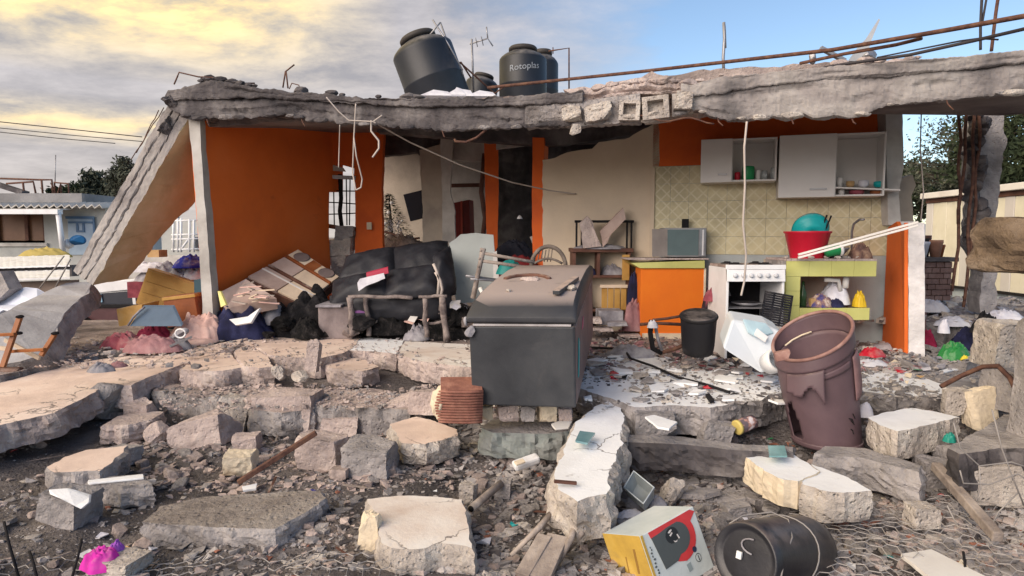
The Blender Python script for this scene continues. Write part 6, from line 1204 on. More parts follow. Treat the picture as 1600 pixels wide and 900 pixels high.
M = frame(P(1152, 668, 4.0), V((.9, .35, .2)), z=UP) @ Matrix.Rotation(pi/2, 4, 'Y'); MB(M).lathe([(.045, 0), (.046, .1), (.044, .13)], 24).build('can', mat('tin label', (.36, .20, .17), (.10, .08, .10), (.55, .52, .56), scale=12, lo=.45, hi=.55, bump=.05), t); MB(M).lathe([(.04, -.008), (.048, -.006), (.048, .014)], 24).build('lid', plain('pale yellow lid', (.62, .50, .16), .4), t)
t = thing('glass_pane', 'square blue green glass fragment lying on the fallen beam', 'glass', P(913, 683, 3.9)); q = plane_pts([(899, 688), (906, 673), (930, 676), (918, 692)], .0, gy=.02, y0=4); MB().prism(q, V((0, 0, -.012))).build('pane', mat('blue green glass', (.16, .30, .34), (.12, .24, .28), (.22, .38, .42), scale=4, rough=.15, bump=.03, spec=.8), t)
t = thing('glass_pane', 'pale turquoise tile fragment lying on the low step', 'glass', P(1215, 704, 3.8)); MB().prism(plane_pts([(1200, 696), (1226, 696), (1230, 712), (1202, 712)], -.105), V((0, 0, -.01))).build('pane', mat('turquoise glaze', (.22, .42, .44), scale=5, rough=.2, bump=.05), t)
tag(MB().bar(ZP(866, 752, -.06), ZP(901, 755, -.07), .02, .012).build('brown_stick', m_woodb), 'short dark stick on the lower part of the beam', 'stick')
t = thing('fallen_rod', 'long dark rod leaning across the rubble at the left of the photo', 'rod', P(430, 730, 3.8)); MB().bar(ZP(372, 754, -.36), ZP(494, 676, -.1), .035, .03).build('rod', m_rust, t, bev=.004)
heap('magenta_cloth', 'bright magenta cloth on the ground at the bottom left', 'cloth', ZP(160, 884, -.36)+V((0, 0, .0)), (.17, .14, .10), plain('magenta cloth', (.62, .03, .40), .8, dust=.3), 101, fold=.4)
heap('violet_cloth', 'small violet tip of cloth beside the magenta one', 'cloth', ZP(183, 868, -.35), (.08, .08, .08), plain('violet cloth', (.34, .10, .52), .8), 102, fold=.4)
heap('white_fabric', 'white crumpled plastic above the carton', 'plastic', ZP(1040, 826, -.36), (.18, .16, .10), m_clothw, 103, fold=.5)
heap('lilac_fabric', 'lilac strip of cloth beside the clear container', 'cloth', ZP(985, 806, -.36), (.16, .07, .04), m_clothw, 104, fold=.5, rot=20)
heap('grey_sleeve', 'grey cloth sleeve below the clear container', 'cloth', ZP(1022, 788, -.36), (.13, .12, .06), m_clothg, 105, fold=.4)
heap('green_wrapper', 'tiny green wrapper right of the white block', 'wrapper', P(1484, 690, 3.7), (.07, .06, .06), plain('green wrapper', (.02, .25, .20), .4), 106)
t = thing('dark_cable', 'long dark cable lying over the shattered white slab', 'cable', P(1050, 580, 5)); MB().tube([ZP(922, 543, .03), ZP(975, 545, .04), ZP(985, 560, .05), ZP(1020, 572, .03), ZP(1060, 590, .03), ZP(1100, 600, .03), ZP(1140, 613, .025)], .011, 6).build('cable', m_blackd, t)
tag(MB().prism(plane_pts([(1102, 616), (1108, 614), (1116, 624), (1110, 627)], .03), V((0, 0, -.015))).build('dark_chip', m_blackd), 'small dark rectangular chip on the shattered slab', 'chip')
tag(MB().cloth(ZP(1108, 606, .012), (.12, .05, .02), 7, 0, res=24).build('crimson_scrap', m_red), 'crimson scrap beside the dark cable', 'scrap')
tag(MB().cloth(ZP(985, 556, .0), (.5, .3, .12), 107, 0, res=40, fold=.5).build('grey_sheet', m_clothg), 'crumpled grey sheet on the back of the shattered slab', 'sheet')
# planks and grey post in lower right
t = thing('grey_post', 'grey weathered timber lying diagonally at the lower right', 'timber', P(1520, 790, 3.3)); MB().bar(P(1462, 728, 3.5), P(1560, 840, 2.9), .05, .05).build('post', m_woodw, t, bev=.006)
t = thing('rusty_bar', 'bent rusty bar looping over the slabs at the right', 'bar', P(1560, 600, 3.9)); MB().tube([P(1470, 604, 4.2), P(1500, 588, 4.2), P(1535, 573, 4.1), P(1560, 572, 4.0), P(1578, 590, 3.9), P(1588, 610, 3.8)], .016, 7).build('bar', m_rust, t)
t = thing('rusty_bar', 'thin bent bar arching before the dark rounded lump', 'bar', P(1520, 720, 3.4)); MB().tube([P(1487, 703, 3.5), P(1515, 708, 3.45), P(1530, 722, 3.4), P(1536, 726, 3.4)], .010, 7).build('bar', m_blackd, t); MB().tube([P(1550, 708, 3.5), P(1560, 692, 3.6), P(1572, 685, 3.65), P(1575, 668, 3.7)], .010, 7).build('bar', m_blackd, t)
# wire netting lower right and lower left
def netting(label, x0, x1, y0, y1, c, seed, amp=.05, keep=lambda x, y: True):
    mb = MB(); h = c*.866; pts = {}
    def hp(x, y): return V((x+.35*c*nz((x, y, 0), 9, seed), y+.35*c*nz((x, y, 0), 9, seed+5), TH(x, y)+.015+amp*(.5+nz((x, y, 0), 2.2, seed)+.5*nz((x, y, 0), 6, seed+2))))
    j = 0; y = y0
    while y < y1:
        x = x0+(c*.866 if j % 2 else 0)
        while x < x1:
            a = hp(x, y); b = hp(x, y+c); c1_ = hp(x+h, y+1.5*c) ; c2_ = hp(x-h, y+1.5*c)
            for p, q in ((a, b), (b, c1_), (b, c2_)):
                if keep((p.x), p.y): mb.tube([p, q], .0021, 3, caps=False)
            x += 2*h
        y += 1.5*c; j += 1
    mb.sm = [False]*len(mb.f); return tag(mb.build('wire_netting', m_wireg), label, 'wire netting')
netting('hexagonal wire netting rumpled over the ground at the lower right', 1.15, 3.2, 2.1, 3.35, .042, 3, .07, lambda x, y: (x-1.2)+(3.4-y)*.7 > .35 and nz((x, y, 0), 2, 9) > -.28)
netting('loose wire netting on the dark ground at the lower left', -2.6, -.45, 2.1, 3.1, .042, 8, .03, lambda x, y: y < 2.9-.1*abs(x+1.5) and nz((x, y, 0), 2.4, 4) > -.1)
# thick strands of the netting standing up at right
t = thing('netting_edge', 'thick wavy wires standing up at the right edge of the netting', 'wire', P(1560, 760, 3.0))
rg = random.Random(3)
for k, pts in enumerate(([(1490, 660), (1500, 700), (1530, 728), (1580, 722), (1620, 735)], [(1530, 728), (1532, 760), (1522, 795)], [(1500, 735), (1505, 755), (1545, 757), (1590, 740), (1620, 760)], [(1550, 640), (1565, 700), (1580, 740), (1600, 790)], [(1590, 770), (1560, 800), (1540, 840), (1545, 880)], [(1480, 790), (1500, 830), (1490, 880)])):
    MB().tube([P(a, b, 3.15) for a, b in pts], .004, 5).build('wire', m_wireg, t)
for i, (a, b, c_) in enumerate((((6, 815), (14, 850), (30, 905)), ((46, 862), (52, 880), (58, 905)), ((128, 842), (122, 870), (112, 905)), ((1505, 862), (1508, 885), (1500, 905)))):
    tag(MB().tube([P(*a, 2.75), P(*b, 2.7), P(*c_, 2.65)], .006, 5).build('dry_stem', m_blackd), ('dark stem at the very left edge of the bottom', 'short dark stem second from the left at the bottom', 'dark stem beside the magenta cloth', 'thin dark stem at the lower right')[i], 'stem', 'dry stems')
# ================================================================== right yard
heap('green_bag', 'shiny green plastic bag on the ground at the right', 'bag', ZP(1490, 561, .0), (.30, .22, .17), plain('shiny green plastic', (.025, .22, .05), .3, dust=.35), 111, fold=.5, res=60)
heap('yellow_print', 'yellow patch of the green bag', 'bag', ZP(1498, 561, .01)+V((0, -.08, 0)), (.08, .05, .06), plain('yellow print', (.75, .62, .05), .4), 112, fold=.3)
heap('navy_bag', 'dark navy cloth bundle behind the green bag', 'bag', ZP(1510, 548, .0), (.34, .25, .24), m_navy, 113, fold=.5, res=50)
heap('black_bag', 'black bag on the rubble behind the navy bundle', 'bag', P(1540, 520, 6.0), (.26, .22, .20), m_dark, 114, fold=.5, res=50)
heap('red_cloth', 'crimson cloth bundle against the white wall stub', 'cloth', ZP(1446, 545, .0), (.26, .2, .20), mat('crimson cloth', (.32, .015, .06), (.2, .01, .03), (.42, .03, .09), scale=4, bump=.2), 115, fold=.5, res=50)
t = thing('brown_crate', 'brown plastic crate behind the crimson cloth', 'crate', P(1455, 520, 6.5)); MB().bx(P(1435, 0, 6.5).x, P(1474, 0, 6.5).x, 6.5, 6.9, 0, P(0, 488, 6.5).z).build('box', plain('brown crate plastic', (.16, .08, .08), .5), t, bev=.008)
heap('white_bag', 'white bag on the rubble between the crate and the column', 'bag', P(1490, 508, 6.6), (.45, .25, .10), m_clothw, 116, fold=.5)
heap('white_scrap', 'white pointed scrap beside the green bag', 'scrap', P(1475, 520, 5.9), (.10, .1, .16), m_clothw, 117, fold=.3)
heap('paper_heap', 'crumpled pale sheets at the foot of the white wall stub', 'paper', P(1450, 486, 7.2), (.42, .3, .14), m_clothw, 118, fold=.6)
heap('paper_heap', 'pale sheets against the blue wall base at far right', 'paper', P(1568, 500, 6.2), (.36, .3, .10), m_clothw, 119, fold=.6)
# rubble bank and masonry stack with pots
mb = MB(); mb.slab([V((4.2, 6.6, .22)), V((6.3, 6.3, .3)), V((7.4, 8, .3)), V((7.0, 10, .1)), V((4.6, 9, .2))], .6, jag=.08, seed=71, step=.08); tag(mb.build('rubble_bank', [m_floor, m_conc]), 'low bank of rubble behind the column at the right', 'rubble bank')
t = thing('masonry_plinth', 'brown weathered brick plinth carrying pots outside the kitchen', 'plinth', P(1468, 458, 8.2))
a, b = P(1440, 458, 8.2), P(1492, 402, 8.2)
MB().bx(a.x, b.x, 8.25, 8.8, a.z-.1, b.z-.06).build('core', m_woodb, t)
m_brk = mat('weathered brick', (.21, .13, .115), (.15, .09, .08), (.29, .20, .18), scale=3, bump=.6)
nr = 7
for r_ in range(nr):
    for k in range(4):
        w_ = (b.x-a.x)/4; x = a.x+w_*k+(w_*.5 if r_ % 2 else 0)-(w_*.25); z0 = a.z-.1+(b.z-a.z+.04)*r_/nr
        MB().bx(max(a.x, x)+.003, min(b.x, x+w_)-.003, 8.2+.006*((k*5+r_) % 3), 8.249, z0+.004, z0+(b.z-a.z+.04)/nr-.006).build('brick', m_brk, t)
MB().bx(a.x-.05, b.x+.03, 8.16, 8.85, b.z-.055, b.z).build('slab_top', m_concd, t, bev=.006)
for i, (px, w_, h_, m, lab) in enumerate(((1450, .10, .20, m_clothw, 'white bucket on the brick plinth'), (1460, .06, .24, m_blackd, 'dark pot on the brick plinth'), (1466, .07, .28, m_woodb, 'tall brown pot on the brick plinth'), (1474, .08, .22, mat('clay pot', (.38, .20, .14), bump=.1), 'clay pot on the brick plinth'), (1484, .07, .16, m_woodr, 'small red pot at the right of the brick plinth'))):
    tag(MB(Matrix.Translation(V((P(px, 0, 8.4).x, 8.3+.06*(i % 3), b.z)))).lathe([(w_*.7, 0), (w_, h_*.8), (w_*1.08, h_*.85), (w_*1.05, h_), (w_*.8, h_*.97)], 20).build('flower_pot', m), lab, 'pot', 'pots on the brick plinth')
for i, (px, Y, w_, h_, z, m, lab) in enumerate(((1416, 7.6, .12, .4, 1.0, m_blackd, 'dark barrel seen behind the white wall stub'), (1431, 7.8, .10, .42, 1.05, m_clothw, 'pale striped cloth hanging behind the wall stub'))):
    p = P(px, 350, Y); tag(MB(Matrix.Translation(V((p.x, Y, .0)))).lathe([(w_, 0), (w_, p.z*.6), (w_*1.03, p.z*.7), (w_, p.z)], 20).build('barrel' if i == 0 else 'hanging_cloth', m), lab, 'barrel' if i == 0 else 'cloth')
# long cream building at right
t = thing('cream_shed', 'long low cream panel shed with a white roof edge at the right', 'shed', P(1520, 470, 12))
sa = P(1440, 470, 14.0); sb = P(1660, 470, 10.2); sdv = (sb-sa); sdv.z = 0; Ls = sdv.length; M = frame(V((sa.x, sa.y, -.25)), sdv, z=UP)
def Zs(py, Y): return P(800, py, Y).z+.25
hh = 1.11+.25+.078*12
m_shed = mat('cream shed panel', (.76, .73, .60), (.68, .65, .52), (.82, .79, .67), scale=1.5, rough=.6, bump=.08)
m_base = mat('pale blue base', (.48, .56, .62), scale=2, bump=.2)
k = 16
for i in range(k): MB(M).bx(Ls*i/k+.006, Ls*(i+1)/k-.006, .0+.01*(i % 2), .12, .36, hh-.22).build('wall_panel', m_shed if i % 5 else m_cab, t, bev=.004)
MB(M).bx(0, Ls, .02, 2.0, 0, .35).build('base', m_base, t); MB(M).bx(-.05, Ls, -.12, 2.2, hh-.12, hh+.0).build('roof_edge', m_whitep, t, bev=.01); MB(M).bx(0, Ls, -.02, .1, hh-.215, hh-.121).build('brown_fascia', m_woodb, t); MB(M).bx(0, Ls, -.05, .0, .33, .38).build('dark_ledge', m_blackd, t)
# trees
def tree(label, base, h, r, dens, m, seed, leaf=.12, top=1.0, name='tree', cone=False):
    t = thing(name, label, 'tree', base, None); rg = random.Random(seed)
    MB().tube([base+V((.15*sin(k*1.3+seed), .1*cos(k), h*.9*k/8)) for k in range(9)], [r*.09*(1-k/10) for k in range(9)], 8).build('trunk', m_bark, t)
    mb = MB(); lm = MB()
    for i in range(26 if cone else 34):
        f = rg.uniform(.12 if cone else .35, 1); a = rg.uniform(0, 2*pi); c0 = base+V((0, 0, h*f*.9)); rr = (r*(1-f)+.2*r*.5) if cone else r*(.35+.75*math.sin(pi*min(1, (f-.15)/.95)))*rg.uniform(.5, 1)
        c1_ = c0+V((cos(a)*rr, sin(a)*rr, h*.06*rg.random())); lm.tube([c0, (c0+c1_)/2+V((0, 0, -.1)), c1_], [r*.02, r*.013, r*.006], 5)
        cr = r*rg.uniform(.16, .34)
        for j in range(int(dens)):
            q = V((rg.gauss(0, .5), rg.gauss(0, .5), rg.gauss(0, .32)))*cr*1.5; p = c1_.lerp(c0, rg.random()*.5 if cone else rg.random()*.25)+q
            d = V((rg.gauss(0, 1), rg.gauss(0, 1), rg.gauss(0, 1))).normalized()*leaf; e = V((rg.gauss(0, 1), rg.gauss(0, 1), rg.gauss(0, 1))).normalized()*leaf*.5
            mb.add([p-d, p+e, p+d, p-e], [(0, 1, 2, 3)])
    lm.build('limbs', m_bark, t); mb.build('crown', m, t); return t
tree('tall wispy pine in the right opening behind the hanging wire', P(1484, 370, 26), 4.9, 1.9, 70, m_leafp, 3, .09)
tree('low dark rounded tree left of the tall pine', P(1432, 370, 30), 3.4, 1.6, 160, m_leafd, 4, .13)
tree('narrow pointed cypress beside the tall pine', P(1497, 370, 24), 4.0, .75, 190, m_leafp, 5, .09, cone=True)
tree('dark dense tree at the right edge behind the column', P(1592, 380, 20), 4.6, 1.7, 260, m_leafd, 6, .10)
tree('thin dark branches filling the right edge above the shed', P(1560, 360, 23), 5.2, 1.8, 60, m_leafp, 7, .09)
tree('low dark hedge tree behind the left house', P(118, 345, 34), 1.9, 1.2, 220, m_leafd, 8, .14)
tree('grey green bush showing left of the fallen roof panel', P(165, 355, 26), 2.2, .9, 160, m_leafp, 9, .12)
tree('leafy tuft growing beside the leaning roof panel', P(204, 330, 9.5), .8, .28, 60, m_leafp, 10, .035)
tree('second dark tree behind the left house', P(140, 348, 36), 1.5, 1.3, 200, m_leafd, 12, .14)
# ================================================================== left neighbours
t = thing('neighbour_house', 'pale block house with a brown window and blue door on the left', 'house', P(70, 430, 18), None)
hY = 18; gz = -1.1
X0, X1, X2 = P(-160, 0, hY).x, P(96, 0, hY).x, P(148, 0, hY).x
m_hw = mat('pale bare block wall', (.46, .47, .45), (.38, .39, .38), (.53, .54, .52), scale=1.2, bump=.2, stain=(.32, .33, .32), stain_amt=.3, stain_scale=.6)
zt1, zt0 = P(0, 322, hY).z, gz
wx0, wx1 = P(-60, 0, hY).x, P(48, 0, hY).x; wz0, wz1 = P(0, 376, hY).z, P(0, 332, hY).z
MB().bx(X0, wx0, hY, hY+4, gz, zt1).build('wall', m_hw, t); MB().bx(wx1, X2, hY, hY+4, gz, zt1).build('wall', m_hw, t); MB().bx(wx0, wx1, hY, hY+4, gz, wz0).build('wall', m_hw, t); MB().bx(wx0, wx1, hY, hY+4, wz1, zt1).build('wall', m_hw, t); MB().bx(wx0, wx1, hY+.5, hY+4, wz0, wz1).build('wall', m_hw, t)
MB().bx(P(-200, 0, hY).x, P(96, 0, hY).x, hY+.4, hY+3.8, zt1+.01, P(0, 302, hY+.4).z).build('parapet', mat('grey block parapet', (.24, .24, .25), scale=1.5, bump=.3), t)
for i in range(26):
    x = X0+.2+i*(X2-X0-.0)/26; MB().prism([(x, hY-.45, zt1-.06), (x+.14, hY-.45, zt1+.03), (x+(X2-X0)/26, hY-.45, zt1-.06), (x+(X2-X0)/26, hY-.45, zt1-.09), (x+.14, hY-.45, zt1), (x, hY-.45, zt1-.09)], (0, 1.0, .12)).build('roof_sheet', m_plast, t)
fr_ = MB().bx(wx0, wx1, hY+.0, hY+.08, wz0-.06, wz0).build('window_frame', m_woodb, t)
for x in (wx0+.5, P(16, 0, hY).x, wx1-.05): MB().bx(x, x+.09, hY+.02, hY+.09, wz0, wz1).build('mullion', m_woodb, fr_)
MB().bx(wx0, wx1, hY+.1, hY+.14, wz0, wz1).build('window_pane', mat('brown curtained glass', (.20, .10, .055), (.14, .07, .04), (.26, .14, .08), scale=.8, rough=.4, bump=0), fr_)
MB().bx(wx0-.1, wx1+.1, hY-.07, hY-.001, wz0-.16, wz0-.07).build('sill', m_plast, t)
dx0, dx1 = P(88, 0, hY).x, P(130, 0, hY).x
dor = MB().bx(dx0, dx1, hY-.04, hY-.001, P(0, 398, hY).z, P(0, 339, hY).z).build('door', mat('pale blue door', (.40, .50, .60), (.34, .44, .54), (.46, .56, .66), scale=2, bump=.05), t)
for a, b, c_, d in ((86, 132, 338, 342), (129, 132, 342, 370), (90, 128, 346, 349), (102, 105, 349, 360), (112, 115, 349, 360), (102, 115, 360, 363)): MB().bx(P(a, 0, hY).x, P(b, 0, hY).x, hY-.07, hY-.041, P(0, d, hY).z, P(0, c_, hY).z).build('door_rail', plain('blue rail', (.10, .18, .30), .5) if a == 86 else bpy.data.materials['blue rail'], dor)
MB().bar(P(-100, 331, hY-1.2), P(94, 331, hY-1.2), .2, .12).build('awning_beam', m_white, t); MB().tube([P(91, 332, hY-1.2), P(99, 398, hY-1.2)], .07, 6).build('awning_post', m_white, t)
MB().prism([P(-100, 328, hY-1.2), P(94, 328, hY-1.2), V((P(98, 0, hY).x, hY, zt1-.1)), V((X0, hY, zt1-.1))], (0, 0, .03)).build('awning_roof', m_plast, t)
for pts in ([(0, 279), (60, 281), (81, 281), (83, 302)], [(65, 281), (67, 302)], [(10, 287), (52, 284), (56, 302)], [(36, 285), (38, 302)], [(86, 302), (85, 285), (107, 287), (108, 305)], [(90, 304), (95, 287), (96, 304)]): MB().tube([P(a, b, hY+1) for a, b in pts], .03, 5).build('roof_frame', m_rust, t)
MB().bar(P(-20, 283, hY+1), P(40, 302, hY+1), .3, .12).build('roof_plank', m_concd, t)
tag(MB().tube([P(87, 242, 40), P(86, 290, 40)], .03, 5).build('far_mast', m_steel), 'thin mast on the horizon behind the left house', 'mast')
# sagging boards, basin on the wall before the house
tag(MB().rock(P(122, 376, 17), (.4, .3, .30), 4, 3, 5, .02).build('blue_basin', plain('blue plastic', (.01, .11, .28), .4)), 'blue plastic basin beside the pale blue door', 'basin'); tag(MB().rock(P(107, 380, 17), (.25, .3, .30), 5, 3, 5, .02).build('white_bucket', m_white), 'white bucket left of the blue basin', 'bucket')
tag(MB().cloth(P(72, 402, 15), (1.2, .6, .25), 121, 0, fold=.4).build('yellow_sheet_heap', plain('dull yellow sheet', (.42, .33, .10), .7)), 'dull yellow sheets heaped before the left house', 'sheets')
t = thing('lean_to_roof', 'two step white corrugated lean to roof in front of the left house', 'lean-to', P(50, 440, 12))
for (ya, yb, Ya, Yb) in ((421, 405, 12.0, 13.2), (440, 428, 11.0, 11.9)):
    for i in range(22):
        xa, xb = -120+i*10.4, -120+(i+1)*10.4; sl = -(xa+120)*.03; MB().prism([P(xa, ya+sl, Ya), P((xa+xb)/2, ya+sl-.6, Ya), P(xb, ya+sl-.3, Ya), P(xb, yb+sl, Yb), P((xa+xb)/2, yb+sl-.4, Yb), P(xa, yb+sl, Yb)], (0, 0, -.03)).build('corrugated_sheet', m_white, t)
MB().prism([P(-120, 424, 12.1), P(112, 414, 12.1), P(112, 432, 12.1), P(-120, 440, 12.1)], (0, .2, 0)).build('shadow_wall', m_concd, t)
MB().prism([P(-120, 446, 11.2), P(112, 438, 11.2), P(112, 500, 11.2), P(-120, 500, 11.2)], (0, .2, 0)).build('front_wall', mat('brown earth wall', (.22, .17, .14), bump=.3), t)
for a, b in (((62, 450), (100, 400)), ((86, 450), (110, 405))): MB().tube([P(*a, 10.8), P(*b, 10.8)], .012, 5).build('stay_wire', m_wireg, t)
# white railed house seen under the leaning panel
t = thing('railed_house', 'pale house with white railings seen under the leaning roof panel', 'house', P(282, 400, 16))
MB().bx(P(236, 0, 16.5).x, P(345, 0, 16.5).x, 16.5, 19, -1.1, P(0, 342, 16.5).z).build('wall', m_hw, t)
MB().bx(P(286, 0, 16.4).x, P(296, 0, 16.4).x, 16.42, 16.49, P(0, 390, 16.4).z, P(0, 370, 16.4).z).build('window', m_window, t)
for x in (271, 278, 283, 296, 303): MB().tube([P(x, 340+(x-271)*.1, 15.8), P(x, 394, 15.8)], .03, 5).build('rail_post', m_white, t)
for y in (345, 367, 374, 390): MB().tube([P(268, y, 15.8), P(312, y-1, 15.8)], .025, 5).build('rail', m_white, t)
MB().tube([P(281, 392, 15.8), P(296, 372, 15.8)], .03, 5).build('brace', m_white, t)
tag(MB().bx(P(150, 0, 12).x, P(330, 0, 12).x, 12, 12.3, -1.1, P(0, 399, 12).z).build('low_wall', m_plast), 'low grey wall between the car and the railed house', 'wall')
tag(MB().bx(P(560, 0, 16).x*1.0, P(480, 0, 16).x*1.0+2.2, 16, 18, -1.1, P(0, 322, 16).z).build('far_wall', m_hw), 'pale far wall seen through the barred window', 'wall')
# ================================================================== rubble: stones one can pick out, then grit
def zone_mat(x, y, rg):
    if x < .2: return rg.choice((m_concp, m_concp, m_conc, m_gravp))
    return rg.choice((m_conc, m_gravel, m_concw, m_conc))
_rk = {}
def proto_rock(k, m):
    key = (k, m.name)
    if key not in _rk:
        mb = MB(); mb.rock(V((0, 0, 0)), (1, .85, .62), 500+k, 2, 9, .05, boxy=(k % 2)); mb.sm = [False]*len(mb.f)
        me = bpy.data.meshes.new('stone'); me.from_pydata([tuple(p) for p in mb.v], [], mb.f); me.materials.append(m); _rk[key] = me
    return _rk[key]
rg = random.Random(77)
GL = 'loose stones strewn over the ground'
zones = [ # px range, py range, count, size range (m), label
    ((160, 640), (655, 760), 55, (.05, .12), 'pinkish loose stone among the chunks left of centre'),
    ((0, 230), (690, 890), 26, (.04, .10), 'loose stone on the dirt at the lower left'),
    ((240, 560), (860, 905), 12, (.03, .07), 'small stone on the dark dirt below the flat grey slab'),
    ((700, 870), (665, 860), 60, (.035, .085), 'loose grey stone left of the fallen beam'),
    ((960, 1240), (730, 860), 70, (.04, .10), 'dark grey broken stone in the grit right of the beam'),
    ((1280, 1560), (740, 870), 45, (.04, .09), 'loose stone under the wire netting at the lower right'),
    ((1240, 1480), (660, 740), 22, (.03, .08), 'stone among the blocks right of the brown bin')]
nst = 0
for (xr, yr, n, sr, lab) in zones:
    for i in range(n):
        px, py = rg.uniform(*xr), rg.uniform(*yr); p = TZ(px, py); p.z = TH(p.x, p.y); s = rg.uniform(*sr)*(.7+.6*rg.random())
        m = zone_mat(p.x, p.y, rg); o = bpy.data.objects.new('loose_stone', proto_rock(rg.randrange(6), m)); col.objects.link(o)
        o.location = p+V((0, 0, s*.18)); o.scale = (s, s*rg.uniform(.6, 1.1), s*rg.uniform(.5, 1)); o.rotation_euler = (rg.uniform(-.4, .4), rg.uniform(-.4, .4), rg.uniform(0, 6.3))
        tag(o, lab, 'stone', GL); nst += 1
print('stones', nst)
def grit(name, spots, n, srange, mats, seed, zf=None, flat=.6, mi=None):
    rg = random.Random(seed); mb = MB(); tv, tf = ico(1)
    bl = []
    tv = [V((i*.75, j*.75, k*.6)) for i in (-1, 1) for j in (-1, 1) for k in (-1, 1)]; tf = [(0,1,3,2),(4,6,7,5),(0,4,5,1),(2,3,7,6),(0,2,6,4),(1,5,7,3)]
    for k in range(16):
        r2 = random.Random(seed*50+k); fl_ = r2.choice((1, 1, .4)); bl.append([V((p.x+r2.uniform(-.5, .5), p.y+r2.uniform(-.5, .5), (p.z+r2.uniform(-.4, .4))*fl_)) for p in tv])
    bx_ = [(V((-1, -1, -1)), 0)]
    for i in range(n):
        p = spots(rg)
        if p is None: continue
        s = srange[0]*(srange[1]/srange[0])**(rg.random()**2.2); a = rg.uniform(0, 6.3); ca, sa_ = cos(a), sin(a); tz = rg.uniform(-.7, .7); b = bl[rg.randrange(16)]
        q = [V((p.x+s*(v.x*ca-v.y*sa_), p.y+s*(v.x*sa_+v.y*ca)*.8, p.z+s*flat*(v.z+tz*v.x)+s*.12)) for v in b]
        base = len(mb.v); mb.v += q; k = rg.randrange(len(mats))
        for f in tf: mb.f.append([j+base for j in f]); mb.m.append(k); mb.sm.append(False)
    o = mb.build(name, mats); return tag(o, kind='stuff')
def near(rg):
    while 1:
        px, py = rg.uniform(-40, 1640), 600+310*rg.random()**.75; p = TZ(px, py, 4)
        if p.y > stepline(p.x)+.35: continue
        d = nz((p.x, p.y, 0), 1.3, 5)+.35*(p.x > .9)+.2*(abs(p.x+.4) < .5)
        if px < 620 and py > 690 and rg.random() < .72: continue
        if rg.random() < .35+1.3*d: break
    p.z = TH(p.x, p.y); return p
def onfloor(x0, x1, y0, y1, z=0.0, base=-.0):
    def f(rg):
        px, py = rg.uniform(x0, x1), rg.uniform(y0, y1); p = ZP(px, py, z+.006)
        if nz((p.x, p.y, 0), 2.0, 2)+rg.uniform(-.35, .35) < -.15: return None
        return p
    return f
m_brick = mat('brick crumbs', (.30, .13, .09), scale=9, bump=.4)
grit('ground_grit', near, 17000, (.006, .038), [m_gravel, m_conc, m_gravel, m_concp, m_concw, m_concd, m_gravel, m_gravp, m_conc, m_gravel, m_gravel, m_conc, m_gravel, m_conc, m_gravel, m_gravp, m_conc, m_gravel, m_conc, m_gravel, m_conc, m_gravel, m_gravp, m_conc, m_gravel, m_brick], 1)
def pinkz(rg):
    px, py = rg.uniform(180, 700), rg.uniform(575, 770); p = TZ(px, py, 4)
    if p.y > stepline(p.x)+.5: return None
    p.z = TH(p.x, p.y); return p
grit('pink_dusted_grit', pinkz, 3600, (.006, .04), [m_gravp, m_concp, m_gravp, m_conc], 2)
def dirt(rg):
    px, py = rg.uniform(-40, 1640), rg.uniform(700, 910); p = TZ(px, py, 4); p.z = TH(p.x, p.y); return p
grit('fine_dirt_crumbs', dirt, 9000, (.004, .012), [m_ground, m_gravel, m_concd], 6)
# litter on the room floor and shards over the shattered slab
grit('floor_litter', onfloor(905, 1440, 515, 580), 4200, (.008, .045), [m_gravp, m_floor, m_concd, m_gravel, m_clothv], 3)
grit('slab_splinters', onfloor(905, 1290, 548, 632), 1500, (.006, .028), [m_concd, m_gravel, m_conc, m_concw], 4, flat=.5)
grit('step_rubble', onfloor(250, 720, 600, 640, -.17), 1500, (.006, .03), [m_gravp, m_concp, m_conc], 5)
grit('right_slab_splinters', onfloor(1300, 1600, 560, 625), 1400, (.007, .035), [m_conc, m_gravel, m_concw], 7)
grit('fridge_foot_rubble', lambda rg: (lambda p: V((p.x, p.y, TH(p.x, p.y)+.01)))(TZ(rg.uniform(700, 960), rg.uniform(650, 720), 4)), 1500, (.01, .04), [m_conc, m_gravel, m_concw], 8)
def rightyard(rg):
    x, y = rg.uniform(3.3, 7), rg.uniform(5.2, 9); return V((x, y, .02 if y < 6.5 else .24))
grit('yard_rubble', rightyard, 1800, (.015, .09), [m_conc, m_gravel, m_concw, m_clothg], 9)
def leftyard(rg):
    x, y = rg.uniform(-5.6, -2.6), rg.uniform(5.3, 7.0); return V((x, y, .01))
grit('left_yard_rubble', leftyard, 900, (.008, .035), [m_concp, m_gravp, m_conc], 10)
grit('slab_dust_crumbs', onfloor(385, 735, 518, 572, .0), 900, (.004, .02), [m_gravp, m_concp, m_conc], 12)
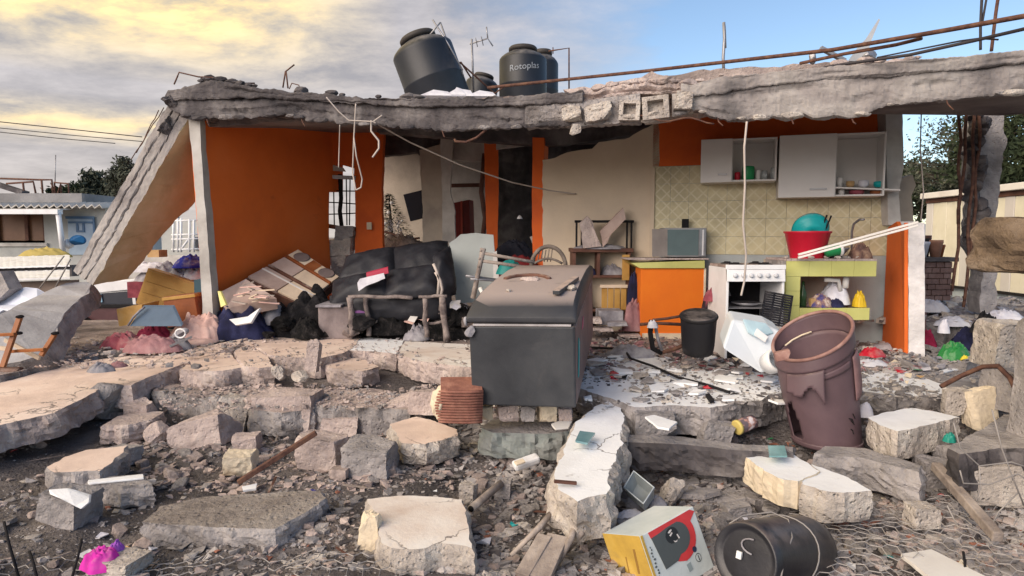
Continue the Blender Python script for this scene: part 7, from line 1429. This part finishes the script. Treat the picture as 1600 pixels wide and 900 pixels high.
# flat broken plates of floor finish on top of the shattered slab
rg = random.Random(9)
for i in range(46):
    px, py = rg.uniform(915, 1230), rg.uniform(553, 628); c = ZP(px, py, .02); s = rg.uniform(.04, .11); a0 = rg.uniform(0, 6); n = rg.randint(4, 6)
    q = [c+V((cos(a0+k*2*pi/n)*s*rg.uniform(.6, 1.2), sin(a0+k*2*pi/n)*s*rg.uniform(.6, 1.2), rg.uniform(-.006, .02))) for k in range(n)]
    tag(MB().prism(q, V((0, 0, -.014))).build('finish_flake', (m_tilew, m_tilew, m_concw, m_conc)[i % 4]), 'flake of white floor finish on the shattered slab', 'flake', 'flakes of floor finish')
for i in range(26):
    px, py = rg.uniform(985, 1240), rg.uniform(725, 800); c = TZ(px, py); c.z = TH(c.x, c.y)+.02; s = rg.uniform(.06, .13); a0 = rg.uniform(0, 6); n = rg.randint(4, 6)
    q = [c+V((cos(a0+k*2*pi/n)*s*rg.uniform(.7, 1.3), sin(a0+k*2*pi/n)*s*rg.uniform(.5, .9), rg.uniform(-.01, .03))) for k in range(n)]
    tag(MB().prism(q, V((0, 0, -.03))).build('render_plate', (m_conc, m_gravel, m_conc)[i % 3]), 'flat plate of grey render below the low step right of the beam', 'render plate', 'broken plates of render')

# small coloured litter
rg = random.Random(41)
lm = [('white', m_clothw), ('white', m_cab), ('cream', m_ochre), ('red', m_red), ('blue', m_blue), ('teal', m_teal), ('brown', m_card), ('black', m_blackd), ('mauve', m_clothv), ('green', m_greenp)]
for i in range(120):
    px, py = (rg.uniform(940, 1450), rg.uniform(532, 600)) if i < 60 else (rg.uniform(0, 1600), rg.uniform(680, 890)); fl2 = i < 60
    p = ZP(px, py, .02) if fl2 else TZ(px, py)
    if not fl2: p.z = TH(p.x, p.y)+.012
    cn_, m = rg.choice(lm[:4] if rg.random() < .5 else lm); s_ = rg.uniform(.015, .045); a_ = rg.uniform(0, 6); n = rg.randint(3, 6)
    q = [p+V((cos(a_+k*2*pi/n)*s_*rg.uniform(.5, 1.3), sin(a_+k*2*pi/n)*s_*rg.uniform(.5, 1.3), rg.uniform(-.01, .02))) for k in range(n)]
    tag(MB().prism(q, V((0, 0, -.004))).build('litter_scrap', m), 'tiny %s scrap of litter %s' % (cn_, 'on the floor before the kitchen' if fl2 else 'on the foreground rubble'), 'scrap', 'tiny scraps of litter')
for i in range(40):
    px, py = rg.uniform(30, 1580), rg.uniform(660, 890); a = TZ(px, py); a.z = TH(a.x, a.y)+.02; an = rg.uniform(0, pi); l = rg.uniform(.06, .22)
    tag(MB().bar(a-V((cos(an), sin(an), .06))*l/2, a+V((cos(an), sin(an), .06))*l/2, rg.uniform(.006, .016), .006).build('wood_splinter', (m_woodw, m_woodb, m_ash)[i % 3]), '%s splinter of wood on the foreground rubble' % ('grey', 'brown', 'ash coloured')[i % 3], 'splinter', 'wood splinters in the foreground')
